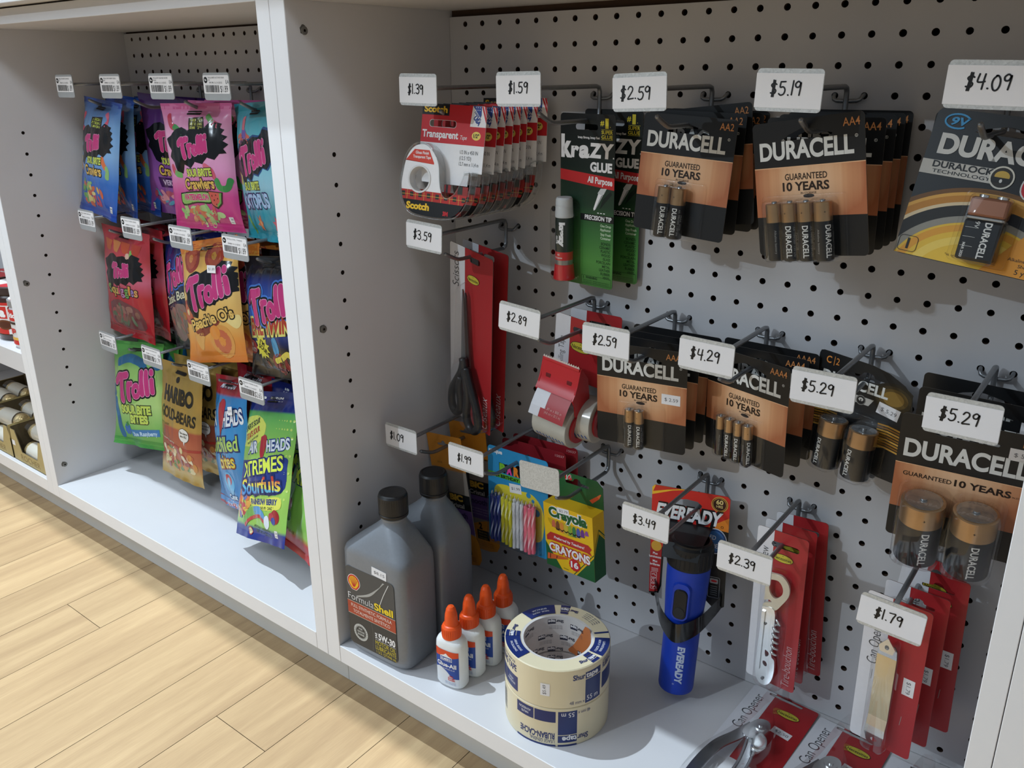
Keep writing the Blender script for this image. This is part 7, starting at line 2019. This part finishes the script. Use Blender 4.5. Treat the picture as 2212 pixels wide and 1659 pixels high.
B.txt('AIR', -22, -78, 15, 34, '#dfe9f2', '#22398c', .03, 8, 4); B.txt('HEADS', 46, -70, 15, 50, '#dfe9f2', '#22398c', .03, 8, 4)
B.put(shape(bez([(2, -54), (12, -50), (20, -56), (16, -74), (8, -86), (2, -72), (2, -54)], 4)[:-1]), film('#c02032'), 6)
B.put(shape(bez([(-66, -92), (-20, -88), (60, -78), (70, -92), (62, -128), (0, -136), (-60, -140), (-66, -92)], 4)[:-1]), film('#22398c'), 3)
B.txt('XTREMES', 7, -106, 20, 116, '#d8e83a', '#1a2a6a', .02, 10, 7, .07)
B.put(text('Sourfuls', 7, -133, 21, 110, 'c', .02, 8, grow=.09), film('#1a2a6a'), 9)
T2 = text('Sourfuls', 7, -133, 21, 110, 'c', .02, 8)
for q, c in ((-200, '#3a8ad8'), (-132, '#58b8e0'), (-126, '#e8d83a'), (-120, '#e89a3a'), (-113, '#d8402a')):
    B.put(clip_rect(T2, -76, q, 76, q + 68 if q == -200 else (q + 7 if q < -113 else q + 30)), film(c), 10 + (q + 200) * .004)
B.put(shape(bez([(-20, -140), (10, -142), (58, -134), (62, -150), (20, -156), (-18, -152), (-20, -140)], 4)[:-1]), film('#e0e24a'), 4); B.txt('RAINBOW BERRY', 20, -148, 7.5, 72, '#22398c', None, .04, 5, 5); B.put(text('SOFT & CHEWY CANDY', 22, -155, 4, 54, 'c', .02, 5), film('#2a4a3a'), 5)
B.pile(-46, -152, 24, 22, ['#e0703a', '#3a6ac0', '#e8c83a', '#c83a4a', '#e8a03a', '#7a5aa0'], 34, 4, 8)
B.worm([(-40, -180), (-22, -164), (6, -158), (20, -166)], 12, '#6ab04a', '#4a9ad8', 6); B.worm([(-40, -184), (-20, -172), (6, -166), (22, -172)], 5, '#c83a3a', '#c83a3a', 7); B.put(shape(ell(30, -172, 7, 10, 20, -15)), film('#dfeaf4'), 8)
B.put(shape(ell(52, -162, 10)), film('#b0202c'), 6); B.put(shape(ell(43, -163, 6)), film('#c83a4a'), 7); B.put(shape(ell(48, -168, 5.5)), film('#2a4ab0'), 8)
B.put(shape(ell(-22, -190, 6)), film('#c83a3a'), 6); B.put(shape(ell(-22, -190, 4.6)), film('#e0d8a0'), 7)
B.put(text('ARTIFICIALLY FLAVORED CANDY', 14, -184, 3, 50, 'c', .02, -4), film('#2a4a2a'), 5); B.put(text('NET WT 6 OZ (170g)', 16, -191, 4, 44, 'c', .02, -4), film('#2a4a2a'), 5); B.small(52, -186); B.hang()
xt = B.done('candy_bag', (-0.2810, -0.1139, -0.5251), (-12, -19.0, -14.0), 'lime bag of sour rainbow candy with navy ends, front one')
dup(xt, (-0.2680, -0.0820, -0.5240), (-8, -11, -4), 'lime bag of sour rainbow candy with navy ends, second')
dup(xt, (-0.2600, -0.0500, -0.5240), (-4, -5, -1), 'lime bag of sour rainbow candy with navy ends, rearmost')
# a further hook mostly hidden by the post, its bag shows a red end
t = thing('peg_hook', (-6 * S, 0, -19.85 * S), 'steel peg hook behind the white post, holding the lime bag with red ends', 'hook', 'price hooks among the sweets')
hook_wires(t); shelf_label(t, 'AIRHEADS XTREMES BITES', '6OZ', '$2.65', 60)
B = Bag(150, 214, 17, 14.1, curl=-4)
B.sheet(zfilm('film_lime_red', [(0, '#b81e2c'), (.12, '#c0222e'), (.14, '#5cb848'), (.4, '#86cc4e'), (.86, '#8fd052'), (.9, '#c8242e'), (1, '#c8242e')], 214))
B.put(shape(ell(-48, -140, 9)), film('#b0202c'), 3); B.put(shape(ell(-54, -152, 7)), film('#2a4ab0'), 4); B.put(shape(ell(-44, -156, 8)), film('#3a8a3a'), 3.5)
B.put(text('NET WT 6 OZ', -40, -178, 4, 34), film('#2a4a2a'), 5); B.txt('XTREMES', 0, -100, 21, 120, '#d8e83a', '#1a2a6a', .06, 8, 6, .05); B.hang()
B.done('candy_bag', (-0.1535, -0.1040, -0.5301), (-8, -20, 4), 'lime bag with red ends peeking out beside the white post')

# ================================================================== far left unit
CB = mat('gold_carton', '#b3a06c', .55, .1, .4, .03, 60); CBI = mat('carton_inside', '#5d5038', .8)
foil = mat('gold_foil', '#d8c08a', .34, .6, .5, .12, 500, .6)
def carton(loc, label):
    t = thing('chocolate_carton', loc, label, 'carton', 'gold cartons of chocolates')
    w, d, h = .066, .1500, .066
    mb = MB(); th = .0012
    # front wall with a cut out, side and rear walls, floor
    o = ccw([(-66, 0), (66, 0), (66, 40), (60, 62), (46, 62), (30, 22), (-30, 22), (-46, 62), (-66, 62)])
    mb.prism([(o, [])], 0, th, CB, CBI)
    mb.dec(text('ROCHER', 0, 6, 11, 74, 'c', -.005), flat(0), mat('embossed_gold', '#7a673a', .5, .2), 1)
    mb.box((-w, 0, 0), (-w + th, d, h), CB); mb.box((w - th, 0, 0), (w, d, h), CB); mb.box((-w, d - th, 0), (w, d, h + .006), CBI); mb.box((-w, 0, 0), (w, d, th), CBI)
    mb.box((-w + th, .002, .001), (-w + th + .0004, d - .002, h - .001), CBI); mb.box((w - th - .0004, .002, .001), (w - th, d - .002, h - .001), CBI)
    mb.dec(shape(rect(-64, 30, -52, 40)), flat(0), PAPER, 2)
    mb.build('tray', t)
    return t
def candy_roll(loc, rotz, label):
    t = thing('chocolate_roll', loc, label, 'chocolates', 'foil chocolates in clear rolls', (rotz, 0, 0))
    for k in (-1, 0, 1):
        bm = bmesh.new(); bmesh.ops.create_icosphere(bm, subdivisions=3, radius=.0155)
        for v in bm.verts: v.co *= 1 + .08 * noise.noise(v.co * 180 + Vector((k, 3, loc[0] * 50)))
        mb = MB(); mb.add([v.co + Vector((0, k * .030, .018)) for v in bm.verts], [tuple(v.index for v in f.verts) for f in bm.faces], foil, False); bm.free()
        mb.build('foil_ball', t)
    mb = MB(); M = Matrix.Translation((0, 0, .018)) @ Matrix.Rotation(pi / 2, 4, 'X')
    mb.lathe([(.0166, -.024), (.0166, .024)], mat('roll_label', '#d9d3c4', .4), 28, M, a0=-.6, a1=pi + .6)
    mb.build('paper_band', t)
    mb = MB(); mb.lathe([(.006, -.052), (.0172, -.046), (.0175, .046), (.006, .052)], CLEAR, 24, M); mb.build('clear_wrap', t)
    return t
names = (('right', -.8590), ('middle', -.9955), ('left', -1.1320))
for nm, x in names:
    carton((x, -.2350, ZS), 'gold carton of chocolates on the bottom shelf at far left, %s one' % nm)
    for k, (dx, dy, q, rz) in enumerate(((0.000, .020, .0016, 88), (.004, .056, .0016, 93), (-.003, .092, .0016, 90), (.002, .128, .0016, 91), (-.004, .038, .0325, 96), (.006, .076, .0325, 86), (-.002, .112, .0325, 92))):
        candy_roll((x + dx, -.2350 + dy, ZS + q), rz, 'clear roll of gold foil chocolates in the %s carton, %s' % (nm, ('foremost below', 'second below', 'third below', 'rearmost below', 'front one on top', 'middle one on top', 'rear one on top')[k]))
def spread_jar(loc, big, label, rz=0):
    t = thing('spread_jar', loc, label, 'jar', 'spread jars at far left', (rz, 0, 0))
    R, H = (.047, .098) if big else (.030, .086)
    ch = mat('chocolate_glass', '#3a211a', .2, 0, .6); k = R / .047
    mb = MB()
    mb.lathe([(0, 0), (R * .88, 0), (R * .96, .004), (R, .012), (R, H * .70), (R * .95, H * .80), (R * .90, H * .84), (R * .90, H * .88)], ch if big else mat('cup_white', '#dcd8d6', .4), 40)
    mb.build('body', t)
    mb = MB()
    mb.lathe([(R * .93, H * .86), (R * .98, H * .865), (R * .98, H * .985), (R * .94, H), (0, H)], mat('lid_dark', '#3a2a28', .4) if big else mat('lid_clear_grey', '#8f8c8a', .3), 40)
    f = lambda u, v, h: (u / 1000, v / 1000, H + h)
    mb.dec(shape(ell(0, 0, R * 900)), f, ink('#c43038'), 1); mb.dec(clip_rect(shape(ell(0, 0, R * 900)), -50, -50, 2, 6), f, ink('#dcd6d4'), 2); mb.dec(text('nutella', 8, 14, 7, 34, 'c', .04), f, WHT, 3)
    mb.build('lid', t)
    mb = MB()
    def mp(u, v, h):
        a = -pi / 2 + u / (R * 1000); q = R + .0003 + h
        return (q * cos(a), q * sin(a), v / 1000)
    W = 58 * k; st = (3, 0)
    if big:
        mb.dec(shape(rect(-W, 14, W, 70)), mp, ink('#e2ddda'), 1, st)
        mb.dec(text('nutell', 14, 46, 15, 52, 'r', .04), mp, INKK, 2, st); mb.dec(shape(rect(14, 42, 32, 64)), mp, ink('#c8302c'), 2, st); mb.dec(text('a', 23, 46, 15, 12, 'c', .06), mp, WHT, 3, st)
        mb.dec(shape(rect(-W, 14, 30, 24)), mp, ink('#c8302c'), 2, st); mb.dec(shape(ell(24, 31, 17, 9)), mp, ink('#6a3a22'), 3, st); mb.dec(shape(ell(24, 31, 13, 6)), mp, ink('#54291a'), 4, st)
        mb.dec(shape(rect(-W, 66, W, 71)), mp, ink('#c8302c'), 2, st)
    else:
        mb.dec(shape(rect(-W, 50, W, 70)), mp, ink('#c8302c'), 1, st); mb.dec(text('& Sticks', 4, 56, 8, 42, 'c', .04), mp, WHT, 2, st)
        mb.dec(text('go', 2, 30, 9, 16, 'c', .06), mp, ink('#c8302c'), 2, st); mb.dec(shape(rect(-W, 8, W, 16)), mp, ink('#c8302c'), 1, st); mb.dec(shape(rect(-10, 16, 26, 21)), mp, ink('#e0b04a'), 2, st)
        mb.dec(shape(rect(-W, 44, W, 48)), mp, ink('#3a2a24'), 1, st)
    mb.build('label', t)
    return t
spread_jar((-.9020, -.1780, -.5205), True, 'large dark chocolate spread jar, front one on the far left shelf', -6)
spread_jar((-.8900, -.0740, -.5205), True, 'large dark chocolate spread jar behind the front one', 25)
spread_jar((-.8280, -.2010, -.5205), False, 'slim white and red snack cup next to the post at far left', -4)
spread_jar((-1.0050, -.1750, -.5205), True, 'large dark chocolate spread jar, leftmost on the far left shelf', 10)
